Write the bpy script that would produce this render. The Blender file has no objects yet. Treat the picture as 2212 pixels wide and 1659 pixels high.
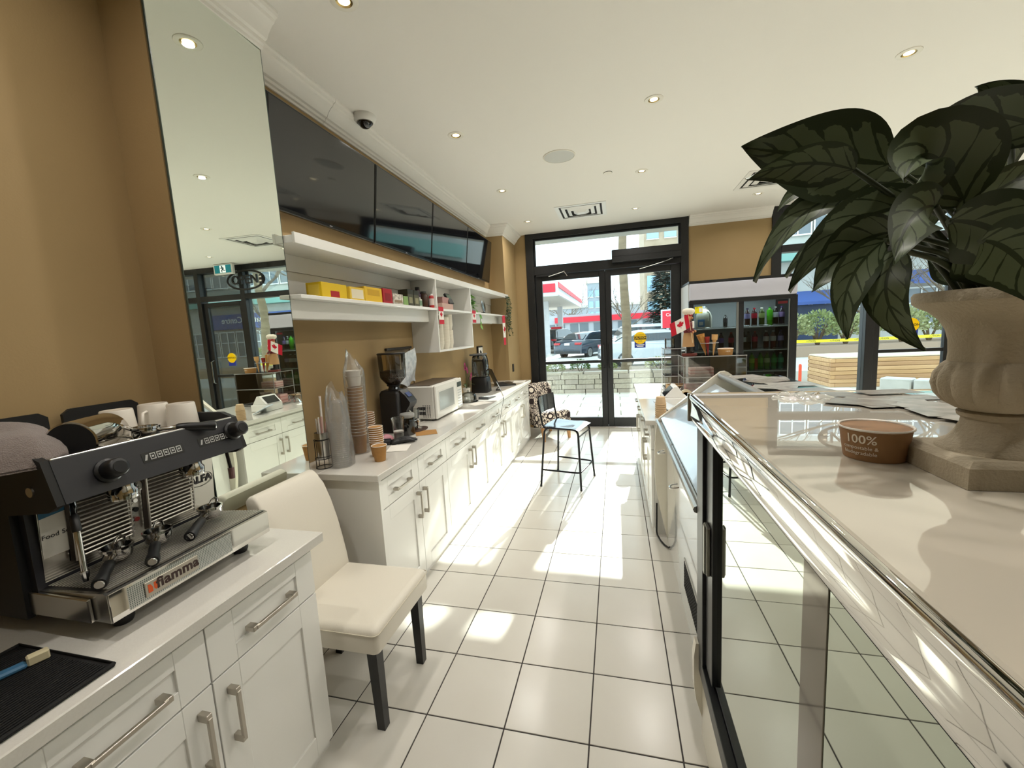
import bpy, math, random
from math import pi, sin, cos, radians, sqrt, atan2
from mathutils import Vector, Matrix
random.seed(7)
SC = bpy.context.scene
COL = SC.collection

# ------------------------------------------------------------------ camera
F_PX = 894.9
CAM = Vector((1.138, -1.399, 1.565))
def cam_axes(yaw, pitch, roll):
    fwd = Vector((-sin(yaw)*cos(pitch), cos(yaw)*cos(pitch), -sin(pitch)))
    right = Vector((cos(yaw), sin(yaw), 0)); up = right.cross(fwd)
    return cos(roll)*right+sin(roll)*up, -sin(roll)*right+cos(roll)*up, fwd
_r, _u, _f = cam_axes(0.249745, 0.123745, -0.055152)
cd = bpy.data.cameras.new('camera'); co = bpy.data.objects.new('camera', cd); COL.objects.link(co)
cd.sensor_width = 36; cd.lens = 36*F_PX/2212; cd.clip_start = .02; cd.clip_end = 400
co.matrix_world = Matrix(((_r.x,_u.x,-_f.x,CAM.x),(_r.y,_u.y,-_f.y,CAM.y),(_r.z,_u.z,-_f.z,CAM.z),(0,0,0,1)))
SC.camera = co

# ------------------------------------------------------------------ world, sun, exposure
SKY_STRENGTH = 2.6
SUN_STRENGTH = 14.0
POT_WATTS = 4.6
EXPOSURE = 0.5
wd = bpy.data.worlds.new('world'); SC.world = wd; wd.use_nodes = True
_bg = wd.node_tree.nodes['Background']; _bg.inputs[0].default_value = (.74, .90, 1.0, 1); _bg.inputs[1].default_value = SKY_STRENGTH
sl = bpy.data.lights.new('sun', 'SUN'); so = bpy.data.objects.new('sun', sl); COL.objects.link(so)
sl.energy = SUN_STRENGTH; sl.angle = radians(.55); sl.color = (1, .965, .90)
_el = radians(29.5); _sd = Vector((-.125*cos(_el), -.992*cos(_el), -sin(_el)))
so.rotation_euler = _sd.to_track_quat('-Z', 'Y').to_euler(); so.location = (2, 30, 20)
SC.view_settings.view_transform = 'Standard'; SC.view_settings.look = 'None'
SC.view_settings.gamma = 1; SC.view_settings.use_curve_mapping = False
SC.view_settings.exposure = EXPOSURE

try:
    SC.cycles.transparent_max_bounces = 12; SC.cycles.max_bounces = 6; SC.cycles.diffuse_bounces = 3; SC.cycles.glossy_bounces = 4; SC.cycles.transmission_bounces = 4
except Exception: pass

# ------------------------------------------------------------------ materials
_mc = {}
def srgb(c):
    if isinstance(c, str):
        c = [int(c[i:i+2], 16)/255 for i in (0, 2, 4)]
    return tuple(x/12.92 if x <= .04045 else ((x+.055)/1.055)**2.4 for x in c)
def M(name, col='808080', rough=.5, metal=0, spec=.5, noise=None, bump=None, emit=None, estr=1, alpha=None, coat=0, trans=0, sheen=0, ior=1.5):
    """noise=(scale, other colour, contrast) ; bump=(scale, strength)"""
    if name in _mc: return _mc[name]
    m = bpy.data.materials.new(name); m.use_nodes = True; _mc[name] = m
    nt = m.node_tree; b = nt.nodes['Principled BSDF']
    c = srgb(col)
    b.inputs['Base Color'].default_value = (*c, 1); b.inputs['Roughness'].default_value = rough
    b.inputs['Metallic'].default_value = metal; b.inputs['Specular IOR Level'].default_value = spec; b.inputs['IOR'].default_value = ior
    b.inputs['Coat Weight'].default_value = coat; b.inputs['Transmission Weight'].default_value = trans
    b.inputs['Coat Roughness'].default_value = .04
    if sheen: b.inputs['Sheen Weight'].default_value = sheen
    if alpha is not None: b.inputs['Alpha'].default_value = alpha
    if emit: b.inputs['Emission Color'].default_value = (*srgb(emit), 1); b.inputs['Emission Strength'].default_value = estr
    if noise or bump: tc = nt.nodes.new('ShaderNodeTexCoord')
    if noise:
        sc_, oc, ct = noise
        n = nt.nodes.new('ShaderNodeTexNoise'); n.inputs['Detail'].default_value = 5
        n.inputs['Scale'].default_value = sc_ if not isinstance(sc_, tuple) else 1
        if isinstance(sc_, tuple):
            mp = nt.nodes.new('ShaderNodeMapping'); mp.inputs['Scale'].default_value = sc_
            nt.links.new(tc.outputs['Object'], mp.inputs[0]); nt.links.new(mp.outputs[0], n.inputs['Vector'])
        else: nt.links.new(tc.outputs['Object'], n.inputs['Vector'])
        r = nt.nodes.new('ShaderNodeValToRGB'); r.color_ramp.elements[0].position = .5-ct; r.color_ramp.elements[1].position = .5+ct
        r.color_ramp.elements[0].color = (*c, 1); r.color_ramp.elements[1].color = (*srgb(oc), 1)
        nt.links.new(n.outputs['Fac'], r.inputs[0]); nt.links.new(r.outputs[0], b.inputs['Base Color'])
    if bump:
        n = nt.nodes.new('ShaderNodeTexNoise'); n.inputs['Scale'].default_value = bump[0]; n.inputs['Detail'].default_value = 4
        nt.links.new(tc.outputs['Object'], n.inputs['Vector'])
        bp = nt.nodes.new('ShaderNodeBump'); bp.inputs['Strength'].default_value = bump[1]; bp.inputs['Distance'].default_value = .01
        nt.links.new(n.outputs['Fac'], bp.inputs['Height']); nt.links.new(bp.outputs[0], b.inputs['Normal'])
    return m
def glassmat(name, tint='ffffff', refl=.04, rough=0., maxr=.9, base=0.):
    """thin clear sheet: transparent plus fresnel gloss; base = share of a milky diffuse film"""
    if name in _mc: return _mc[name]
    m = bpy.data.materials.new(name); m.use_nodes = True; _mc[name] = m; nt = m.node_tree
    for n in list(nt.nodes): nt.nodes.remove(n)
    o = nt.nodes.new('ShaderNodeOutputMaterial'); t = nt.nodes.new('ShaderNodeBsdfTransparent'); g = nt.nodes.new('ShaderNodeBsdfGlossy')
    mx = nt.nodes.new('ShaderNodeMixShader'); lw = nt.nodes.new('ShaderNodeFresnel'); lw.inputs[0].default_value = 1.45
    t.inputs[0].default_value = (*srgb(tint), 1); g.inputs['Roughness'].default_value = rough
    ml = nt.nodes.new('ShaderNodeMath'); ml.operation = 'MULTIPLY_ADD'; ml.inputs[1].default_value = maxr; ml.inputs[2].default_value = refl; ml.use_clamp = True
    nt.links.new(lw.outputs[0], ml.inputs[0]); nt.links.new(ml.outputs[0], mx.inputs[0])
    src = t.outputs[0]
    if base:
        d = nt.nodes.new('ShaderNodeBsdfDiffuse'); d.inputs[0].default_value = (*srgb('f4f4f2'), 1); m2 = nt.nodes.new('ShaderNodeMixShader'); m2.inputs[0].default_value = base
        tl = nt.nodes.new('ShaderNodeBsdfTranslucent'); tl.inputs[0].default_value = (*srgb('f4f4f2'), 1); dm = nt.nodes.new('ShaderNodeMixShader'); dm.inputs[0].default_value = .5
        nt.links.new(d.outputs[0], dm.inputs[1]); nt.links.new(tl.outputs[0], dm.inputs[2])
        nt.links.new(t.outputs[0], m2.inputs[1]); nt.links.new(dm.outputs[0], m2.inputs[2]); src = m2.outputs[0]
    nt.links.new(src, mx.inputs[1]); nt.links.new(g.outputs[0], mx.inputs[2]); nt.links.new(mx.outputs[0], o.inputs[0])
    return m

# ------------------------------------------------------------------ mesh builder
class MB:
    def __init__(s): s.v = []; s.f = []; s.uv = None
    def add(s, vs, fs):
        o = len(s.v); s.v += [tuple(p) for p in vs]; s.f += [tuple(i+o for i in q) for q in fs]; return s
    def box(s, a, b, bev=0):
        x0,y0,z0 = [min(p,q) for p,q in zip(a,b)]; x1,y1,z1 = [max(p,q) for p,q in zip(a,b)]
        if bev <= 0:
            return s.add([(x0,y0,z0),(x1,y0,z0),(x1,y1,z0),(x0,y1,z0),(x0,y0,z1),(x1,y0,z1),(x1,y1,z1),(x0,y1,z1)],
                         [(0,3,2,1),(4,5,6,7),(0,1,5,4),(1,2,6,5),(2,3,7,6),(3,0,4,7)])
        bev = min(bev, .45*(x1-x0), .45*(y1-y0), .45*(z1-z0))
        vs = []; c = {}
        for i in (0,1):
            for j in (0,1):
                for k in (0,1):
                    X,Y,Z = (x0,x1)[i],(y0,y1)[j],(z0,z1)[k]; sx,sy,sz = (bev,-bev)[i],(bev,-bev)[j],(bev,-bev)[k]
                    c[i,j,k] = len(vs); vs += [(X,Y+sy,Z+sz),(X+sx,Y,Z+sz),(X+sx,Y+sy,Z)]
        g = lambda i,j,k,a: c[i,j,k]+a
        fs = [(g(0,0,0,0),g(0,0,1,0),g(0,1,1,0),g(0,1,0,0)),(g(1,0,0,0),g(1,1,0,0),g(1,1,1,0),g(1,0,1,0)),
              (g(0,0,0,1),g(1,0,0,1),g(1,0,1,1),g(0,0,1,1)),(g(0,1,0,1),g(0,1,1,1),g(1,1,1,1),g(1,1,0,1)),
              (g(0,0,0,2),g(0,1,0,2),g(1,1,0,2),g(1,0,0,2)),(g(0,0,1,2),g(1,0,1,2),g(1,1,1,2),g(0,1,1,2))]
        for j in (0,1):
            for k in (0,1): fs.append((g(0,j,k,1),g(0,j,k,2),g(1,j,k,2),g(1,j,k,1)))
        for i in (0,1):
            for k in (0,1): fs.append((g(i,0,k,0),g(i,0,k,2),g(i,1,k,2),g(i,1,k,0)))
        for i in (0,1):
            for j in (0,1): fs.append((g(i,j,0,0),g(i,j,0,1),g(i,j,1,1),g(i,j,1,0)))
        for q in c.values(): fs.append((q,q+1,q+2))
        return s.add(vs, fs)
    def tube(s, pts, r, n=8, caps=True, close=False):
        pts = [Vector(p) for p in pts]; m = len(pts); rs = r if isinstance(r, (list, tuple)) else [r]*m
        up = None; rings = []
        for i, p in enumerate(pts):
            t = (pts[(i+1) % m]-pts[i-1]) if close else (pts[min(i+1,m-1)]-pts[max(i-1,0)])
            if t.length < 1e-9: t = Vector((0,0,1))
            t.normalize()
            if up is None: up = Vector((0,0,1)) if abs(t.z) < .9 else Vector((1,0,0))
            a = t.cross(up)
            if a.length < 1e-6: a = t.cross(Vector((0,1,0)))
            a.normalize(); b = a.cross(t); up = b
            rings.append([p+rs[i]*(cos(2*pi*k/n)*a+sin(2*pi*k/n)*b) for k in range(n)])
        vs = [v for q in rings for v in q]; fs = []
        for i in range(m if close else m-1):
            j = (i+1) % m
            for k in range(n): l = (k+1) % n; fs.append((i*n+k, i*n+l, j*n+l, j*n+k))
        if caps and not close: fs += [tuple(range(n))[::-1], tuple((m-1)*n+k for k in range(n))]
        return s.add(vs, fs)
    def cyl(s, p0, p1, r0, r1=None, n=16, caps=True): return s.tube([p0, p1], [r0, r0 if r1 is None else r1], n, caps)
    def lathe(s, prof, c=(0,0,0), n=24, mod=None, sx=1, sy=1, caps=True):
        vs = []; fs = []
        for i, (r, z) in enumerate(prof):
            for k in range(n):
                a = 2*pi*k/n; q = r*(mod(a, z) if mod else 1)
                vs.append((c[0]+q*cos(a)*sx, c[1]+q*sin(a)*sy, c[2]+z))
        for i in range(len(prof)-1):
            for k in range(n): l = (k+1) % n; fs.append((i*n+k, i*n+l, (i+1)*n+l, (i+1)*n+k))
        if caps and prof[0][0] > 1e-6: fs.append(tuple(range(n))[::-1])
        if caps and prof[-1][0] > 1e-6: fs.append(tuple((len(prof)-1)*n+k for k in range(n)))
        return s.add(vs, fs)
    def prism(s, poly, d0, d1, fn):
        """poly of (a,b), extruded from d0 to d1; fn(a,b,d)->(x,y,z)"""
        n = len(poly)
        return s.add([fn(a,b,d0) for a,b in poly]+[fn(a,b,d1) for a,b in poly],
                     [tuple(range(n))[::-1], tuple(range(n,2*n))]+[(i,(i+1)%n,n+(i+1)%n,n+i) for i in range(n)])
    def grid(s, fn, nu, nv):
        vs = [fn(i/nu, j/nv) for j in range(nv+1) for i in range(nu+1)]
        return s.add(vs, [(j*(nu+1)+i, j*(nu+1)+i+1, (j+1)*(nu+1)+i+1, (j+1)*(nu+1)+i) for j in range(nv) for i in range(nu)])
    def loft(s, rings, caps=True):
        n = len(rings[0]); vs = [p for q in rings for p in q]; fs = []
        for i in range(len(rings)-1):
            for k in range(n): l = (k+1) % n; fs.append((i*n+k, i*n+l, (i+1)*n+l, (i+1)*n+k))
        if caps: fs += [tuple(range(n))[::-1], tuple((len(rings)-1)*n+k for k in range(n))]
        return s.add(vs, fs)
    def ball(s, c, r, n=10, sz=1, m=6):
        return s.lathe([(1e-7 if j in (0, m) else r*sin(pi*j/m), -r*sz*cos(pi*j/m)) for j in range(m+1)], c, n)
    def xf(s, mat): s.v = [tuple(mat @ Vector(p)) for p in s.v]; return s

def mesh(mb, name, mat=None, smooth=35):
    me = bpy.data.meshes.new(name); me.from_pydata(mb.v, [], mb.f); me.update()
    if mat is not None: me.materials.append(mat)
    import bmesh
    b = bmesh.new(); b.from_mesh(me); bmesh.ops.recalc_face_normals(b, faces=b.faces); b.to_mesh(me); b.free()
    if smooth: me.shade_smooth(); me.set_sharp_from_angle(angle=radians(smooth))
    return me
def new(name, data, parent=None, loc=None, rot=None):
    o = bpy.data.objects.new(name, data); COL.objects.link(o)
    if parent is not None: o.parent = parent
    if loc is not None: o.location = loc
    if rot is not None: o.rotation_euler = rot
    return o
def tag(o, label=None, cat=None, group=None, kind=None):
    if label: o['label'] = label
    if cat: o['category'] = cat
    if group: o['group'] = group
    if kind: o['kind'] = kind
    return o
def thing(name, label, cat, loc=(0,0,0), rz=0, group=None):
    return tag(new(name, None, None, loc, (0,0,rz)), label, cat, group)
def root_loc(p):
    v = Vector((0,0,0))
    while p is not None: v += p.location; p = p.parent
    return v
def part(mb, name, mat, parent, world=False, smooth=35, label=None):
    """verts are in the thing's own space; world=True: given in the room's space"""
    if world:
        L = root_loc(parent); mb = MB().add([(x-L.x, y-L.y, z-L.z) for x,y,z in mb.v], mb.f)
    o = new(name, mesh(mb, name, mat, smooth), parent)
    if label: o['label'] = label
    return o
def solo(mb, name, mat, label, cat, group=None, smooth=35, world=True):
    """a thing that is one mesh; origin moved to its base centre"""
    xs, ys, zs = zip(*mb.v); c = ((min(xs)+max(xs))/2, (min(ys)+max(ys))/2, min(zs))
    mb = MB().add([(x-c[0], y-c[1], z-c[2]) for x,y,z in mb.v], mb.f)
    return tag(new(name, mesh(mb, name, mat, smooth), None, c), label, cat, group)
def struct(mb, name, mat, parent=None, smooth=0):
    o = new(name, mesh(mb, name, mat, smooth), parent)
    if parent is None: o['kind'] = 'structure'
    return o
def copy_tree(o, parent=None):
    c = o.copy(); COL.objects.link(c); c.parent = parent
    for ch in list(o.children): copy_tree(ch, c)
    return c
_fc = {}
def text_mb(body, size, mtx, depth=.0005, align='CENTER', bold=0., spacing=1., shear=0.):
    """flat lettering as mesh; text plane XY mapped by mtx"""
    cu = bpy.data.curves.new('lettering', 'FONT'); cu.body = body; cu.size = size; cu.align_x = align; cu.align_y = 'CENTER'
    cu.extrude = depth; cu.offset = bold; cu.space_character = spacing; cu.resolution_u = 3; cu.shear = shear
    ob = bpy.data.objects.new('lettering', cu); COL.objects.link(ob)
    dg = bpy.context.evaluated_depsgraph_get(); dg.update(); me = bpy.data.meshes.new_from_object(ob.evaluated_get(dg))
    mb = MB().add([tuple(mtx @ v.co) if not callable(mtx) else tuple(mtx(v.co)) for v in me.vertices], [tuple(p.vertices) for p in me.polygons])
    bpy.data.objects.remove(ob); bpy.data.curves.remove(cu); bpy.data.meshes.remove(me)
    return mb
def frame_mtx(o, ex, ey):
    ex = Vector(ex).normalized(); ey = Vector(ey).normalized(); ez = ex.cross(ey)
    return Matrix(((ex.x,ey.x,ez.x,o[0]),(ex.y,ey.y,ez.y,o[1]),(ex.z,ey.z,ez.z,o[2]),(0,0,0,1)))
def fnX(x): return lambda a, b, d: (d, a, b)      # profile in (y,z), extruded along x
def fnY(y): return lambda a, b, d: (a, d, b)      # profile in (x,z), extruded along y
PX = lambda a, b, d: (d, a, b)
PY = lambda a, b, d: (a, d, b)
PZ = lambda a, b, d: (a, b, d)

# ------------------------------------------------------------------ common materials
def wallmat():
    return M('tan_paint', 'ae9468', .72, noise=(3, 'a98f63', .4), bump=(160, .06))
TAN = wallmat()
WHITE_CEIL = M('ceiling_paint', 'f2efe8', .85)
WHITE_TRIM = M('trim_paint', 'f4f1ea', .5)
BLACK_FRAME = M('black_aluminium', '17181a', .38, spec=.5, noise=(40, '1f2022', .3))
LACQ = M('white_lacquer', 'f3f2ec', .22, coat=.25)
QUARTZ = M('quartz_top', 'dfdcd4', .12, noise=(220, 'd6d2c9', .35), coat=.3)
NICKEL = M('brushed_nickel', 'b5afa5', .30, metal=1)
CHROME = M('chrome', 'd8d8d8', .07, metal=1)
STEEL = M('polished_steel', 'dcdad6', .035, metal=1)
BRUSHED = M('brushed_steel', 'c4c2bd', .24, metal=1)
BLACKP = M('black_plastic', '141415', .4)
MATTEBLK = M('matte_black', '0d0d0e', .7)
WHITEP = M('white_plastic', 'efeee9', .35)
KRAFT = M('kraft_paper', 'a9793f', .75, noise=(60, 'b48549', .3))
KRAFT2 = M('kraft_brown', '8f6a45', .7, noise=(60, '99724c', .3))
PAPERW = M('white_paper', 'f3efe6', .7)
GLASS = glassmat('window_glass', 'f6fbfa', .03)
CLEAR = glassmat('clear_plastic', 'f2f4f4', .06, .03)
ACRYL = glassmat('clear_acrylic', 'f4f4f4', .07)
FILM = glassmat('thin_plastic_film', 'fbfbfb', .05, .10, .7, .16)
RED = M('red_print', 'c8102e', .5)
MIRROR = M('mirror_silver', 'eef4ec', .0, metal=1)
# ================================================================== ROOM SHELL
T = .335
XW, XR, YF, YB, ZC = -.61, 7.4, 5.144, -5.0, 3.05
GROUT = M('grout', '3f3a38', .9)
def tile_mat():
    m = M('floor_tile', 'dad7ce', .22, noise=(2.2, 'cfcabf', .35), spec=.5)
    nt = m.node_tree; b = nt.nodes['Principled BSDF']; oi = nt.nodes.new('ShaderNodeObjectInfo')
    src = b.inputs['Base Color'].links[0].from_socket
    hs = nt.nodes.new('ShaderNodeHueSaturation'); mr = nt.nodes.new('ShaderNodeMapRange'); mr.inputs[3].default_value = .96; mr.inputs[4].default_value = 1.03
    nt.links.new(oi.outputs['Random'], mr.inputs[0]); nt.links.new(mr.outputs[0], hs.inputs['Value']); nt.links.new(src, hs.inputs['Color']); nt.links.new(hs.outputs[0], b.inputs['Base Color'])
    return m
TILE = tile_mat()
floor = struct(MB().box((XW-.2, YB-.2, -.10), (XR+.2, YF+.12, -.003)), 'floor', GROUT)
tb = MB().box((-T/2+.0028, -T/2+.0028, -.006), (T/2-.0028, T/2-.0028, 0), .0012)
tme = mesh(tb, 'tile', TILE, 0)
cells = set()
for i in range(-1, 5):
    for j in range(-4, 15):
        cells.add((i, j)); new('tile', tme, floor, ((i+.5)*T, (j+.5)*T, 0))
rest = MB()
for i in range(-2, 22):
    for j in range(-15, 16):
        if (i, j) in cells: continue
        x0, x1 = i*T+.0028, (i+1)*T-.0028; y0, y1 = j*T+.0028, min((j+1)*T-.0028, YF+.1)
        rest.box((x0, y0, -.006), (x1, y1, 0))
o = struct(rest, 'tile_field', TILE, floor); o['kind'] = 'stuff'

struct(MB().box((XW-.3, YB-.3, ZC), (XR+.3, YF+.16, ZC+.12)), 'ceiling', WHITE_CEIL)
struct(MB().box((XW-.15, YB, 0), (XW, YF, ZC)), 'wall_left', TAN)
struct(MB().box((XR, YB, 0), (XR+.15, YF, ZC)), 'wall_right', TAN)
struct(MB().box((XW-.15, YB-.15, 0), (XR+.15, YB, ZC)), 'wall_back', TAN)
# storefront wall pieces beside the glazing
wf = MB()
wf.box((XW-.15, YF, 0), (-.193, YF+.16, ZC)); wf.box((2.172, YF, 0), (3.227, YF+.16, ZC)); wf.box((6.95, YF, 0), (XR+.15, YF+.16, ZC))
struct(wf, 'wall_front', TAN)
struct(MB().box((XW-.01, 4.41, 0), (-.37, YF, ZC)), 'wall_pillar', TAN)
struct(MB().box((XW-.01, -.165, 0), (-.418, .36, ZC)), 'wall_column', TAN)
# mirror panel on the column, full height, turned a hair towards the doors
mr_ = tag(new('wall_mirror', None, None, (-.412, .0975, .0)), 'tall wall mirror panel on the column behind the white chair', 'mirror')
mr_.rotation_euler = (0, 0, radians(1.25))
part(MB().box((-.003, -.260, .90), (.002, .260, ZC-.07)), 'mirror_sheet', MIRROR, mr_, smooth=0)
part(MB().box((-.005, -.263, .90), (.0025, -.260, ZC-.07)).box((-.005, .260, .90), (.0025, .2625, ZC-.07)).box((-.005, -.263, ZC-.07), (.0025, .2625, ZC-.064)), 'mirror_edge', M('mirror_edge', '3d4a42', .3), mr_, smooth=0)

# crown mouldings
CP = [(0,-.135),(.010,-.135),(.012,-.122),(.024,-.118),(.028,-.104),(.040,-.098),(.052,-.076),(.074,-.050),(.088,-.042),(.094,-.030),(.108,-.024),(.114,-.012),(.114,0),(0,0)]
_tn = [0]
def crown(p0, p1, nrm, m0=0, m1=0, name=None):
    p0 = Vector((*p0, 0)); p1 = Vector((*p1, 0)); t = (p1-p0).normalized(); n = Vector((*nrm, 0))
    rings = [[tuple(p+n*d+t*(sg*m*d)+Vector((0,0,ZC+z-.0005))) for d, z in CP] for p, m, sg in ((p0, m0, -1), (p1, m1, 1))]
    _tn[0] += 1
    return struct(MB().loft(rings), 'trim_%d' % _tn[0], WHITE_TRIM, smooth=25)
crown((XW, .36), (XW, 1.02), (1, 0)); crown((XW, 1.023), (XW, 4.41), (1, 0), 0, -1)
crown((XW, 4.41), (-.37, 4.41), (0, -1), -1, 1)
crown((-.37, 4.41), (-.37, YF-.02), (1, 0), 1, 0)
crown((-.412, -.165), (-.412, .36), (1, 0))
crown((XW, YB), (XW, -.165), (1, 0))
crown((2.175, YF), (3.22, YF), (0, -1))

# ------------------------------------------------------------------ storefront glazing
def bars(name, boxes, parent, mat=BLACK_FRAME, bev=.004):
    mb = MB()
    for a, b in boxes: mb.box(a, b, bev)
    return part(mb, name, mat, parent)
def pane(x0, x1, z0, z1, parent, y=5.185):
    return part(MB().box((x0, y-.004, z0), (x1, y+.004, z1)), 'pane', GLASS, parent, smooth=0)
def frame_of(name, kind_loc=(0,0,0)):
    o = new(name, None); o['kind'] = 'structure'; return o
y0, y1 = 5.115, 5.27
w1 = frame_of('window_1')      # fixed frame and transom light of the double doors
bars('jamb', [((-.193, y0, 0), (-.07, y1, 3.05))], w1); bars('jamb', [((2.065, y0, 0), (2.172, y1, 3.05))], w1)
bars('head', [((-.193, y0+.002, 2.972), (2.172, y1, 3.05))], w1)
bars('transom_bar', [((-.07, y0+.002, 2.425), (2.065, y1, 2.552))], w1)
bars('glazing_bead', [((-.07, 5.165, 2.552), (-.045, 5.20, 2.972)), ((2.04, 5.165, 2.552), (2.065, 5.20, 2.972)), ((-.045, 5.165, 2.947), (2.04, 5.20, 2.972)), ((-.045, 5.165, 2.552), (2.04, 5.20, 2.568))], w1)
pane(-.05, 2.045, 2.565, 2.95, w1)
bars('threshold', [((-.16, 5.09, .0), (2.14, 5.30, .022))], w1, BRUSHED)
bars('door_stop', [((-.07, 5.215, .02), (-.04, 5.25, 2.425)), ((2.035, 5.215, .02), (2.065, 5.25, 2.425))], w1)
def leaf(name, x0, x1, sl, sr):
    d = frame_of(name); a, b = 5.155, 5.215
    bars('stile', [((x0, a, .02), (x0+sl, b, 2.42))], d); bars('stile', [((x1-sr, a, .02), (x1, b, 2.42))], d)
    bars('top_rail', [((x0+sl, a, 2.332), (x1-sr, b, 2.42))], d); bars('bottom_rail', [((x0+sl, a, .02), (x1-sr, b, .16))], d)
    bars('mid_rail', [((x0+sl, a+.002, 1.022), (x1-sr, b, 1.066))], d)
    pane(x0+sl, x1-sr, .16, 1.022, d); pane(x0+sl, x1-sr, 1.066, 2.332, d)
    return d
d1 = leaf('door_1', -.068, .9985, .108, .088); d2 = leaf('door_2', 1.0015, 2.063, .086, .128)
bars('added_gap_strip', [((.985, 5.216, .03), (1.015, 5.222, 2.41))], d1)  # strip added over the leaf gap to block the sunlit line
for d, x, s in ((d1, .96, -1), (d2, 1.04, 1)):
    part(MB().tube([(x, 5.15, .95), (x, 5.10, .97), (x, 5.10, 1.30), (x, 5.15, 1.32)], .011, 8), 'pull_handle', BLACKP, d)
# automatic operator over the right leaf and closer arms
op = tag(new('door_operator', None, None, (1.585, 5.06, 2.50)), 'black automatic operator box above the right glass door', 'door operator')
part(MB().box((1.108, 4.995, 2.497), (2.062, 5.114, 2.672), .008), 'housing', BLACK_FRAME, op, world=True)
part(MB().box((1.112, 4.992, 2.575), (2.058, 4.996, 2.580)), 'seam', MATTEBLK, op, world=True)
part(MB().tube([(1.95, 5.03, 2.490), (1.90, 5.02, 2.47)], .012).tube([(1.92, 5.02, 2.47), (1.50, 5.10, 2.385)], .007), 'closer_arm', CHROME, op, world=True)
cl = tag(new('door_closer', None, None, (.20, 5.1, 2.40)), 'slim closer with a steel arm above the left glass door', 'door closer')
part(MB().box((-.04, 5.09, 2.39), (.32, 5.15, 2.425), .006), 'rail', BLACK_FRAME, cl, world=True)
part(MB().tube([(.16, 5.08, 2.385), (.40, 5.06, 2.44)], .006).ball((.40, 5.06, 2.44), .012).tube([(.40, 5.06, 2.44), (.44, 5.10, 2.375)], .006), 'closer_arm', CHROME, cl, world=True)
# caution sticker
st = tag(new('caution_sticker', None, None, (1.494, 5.178, 1.25)), 'round yellow caution sticker with a blue base on the right glass door', 'sticker')
part(MB().box((1.412, 5.1775, 1.228), (1.572, 5.180, 1.33)), 'blue_panel', M('sticker_blue', '23348c', .4), st, world=True, smooth=0)
part(MB().cyl((1.494, 5.1773, 1.375), (1.494, 5.1765, 1.375), .092, n=32), 'disc', M('sticker_yellow', 'f2c400', .4), st, world=True)
part(MB().box((1.404, 5.1758, 1.352), (1.584, 5.1763, 1.400)), 'band', M('sticker_black', '141414', .4), st, world=True, smooth=0)
part(text_mb('CAUTION', .042, frame_mtx((1.494, 5.1752, 1.376), (1,0,0), (0,0,1)), bold=.0006), 'lettering', M('sticker_yellow'), st, world=True, smooth=0)
for zz, ww in ((1.266, .062), (1.245, .048)): part(MB().box((1.494-ww, 5.1768, zz), (1.494+ww, 5.1774, zz+.011)), 'fine_print', PAPERW, st, world=True, smooth=0)
part(text_mb('AUTOMATIC', .021, frame_mtx((1.494, 5.1760, 1.420), (1,0,0), (0,0,1))), 'lettering', M('sticker_black'), st, world=True, smooth=0)
part(text_mb('DOOR', .021, frame_mtx((1.494, 5.1760, 1.328), (1,0,0), (0,0,1))), 'lettering', M('sticker_black'), st, world=True, smooth=0)

w2 = frame_of('window_2')      # shop window right of the fridge
bars('jamb', [((3.227, y0, 0), (3.345, y1, 3.05))], w2); bars('post', [((4.355, y0, 0), (4.455, y1, 3.05))], w2)
bars('head', [((3.345, y0+.002, 2.955), (4.355, y1, 3.05))], w2); bars('transom_bar', [((3.345, y0+.002, 2.44), (4.355, y1, 2.535))], w2)
bars('sill', [((3.345, y0+.002, 0), (4.355, y1, .11))], w2)
pane(3.345, 4.355, 2.535, 2.955, w2); pane(3.345, 4.355, .11, 2.44, w2)
w3 = frame_of('window_3')      # frame and transom of the single door, and the last window
bars('jamb', [((5.335, y0, 0), (5.43, y1, 3.05))], w3); bars('jamb', [((6.85, y0, 0), (6.95, y1, 3.05))], w3)
bars('head', [((4.455, y0+.002, 2.955), (6.85, y1, 3.05))], w3); bars('transom_bar', [((4.455, y0+.002, 2.44), (6.85, y1, 2.535))], w3)
bars('sill', [((5.43, y0+.002, 0), (6.85, y1, .11))], w3)
pane(4.455, 5.335, 2.535, 2.955, w3); pane(5.43, 6.85, 2.535, 2.955, w3); pane(5.43, 6.85, .11, 2.44, w3)
d3 = leaf('door_3', 4.46, 5.33, .075, .085)
part(MB().tube([(5.27, 5.15, .9), (5.27, 5.09, .92), (5.27, 5.09, 1.32), (5.27, 5.15, 1.34)], .011, 8), 'pull_handle', BRUSHED, d3)
st = tag(new('caution_sticker', None, None, (4.90, 5.178, 1.25)), 'round yellow sticker on the single glass door, seen in the mirror', 'sticker')
part(MB().cyl((4.89, 5.1773, 1.375), (4.89, 5.1765, 1.375), .092, n=32), 'disc', M('sticker_yellow'), st, world=True)
part(MB().box((4.81, 5.1775, 1.228), (4.97, 5.180, 1.33)), 'blue_panel', M('sticker_blue'), st, world=True, smooth=0)
part(text_mb('CAUTION', .042, frame_mtx((4.89, 5.1755, 1.376), (1,0,0), (0,0,1)), bold=.0006), 'lettering', M('sticker_black'), st, world=True, smooth=0)

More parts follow.
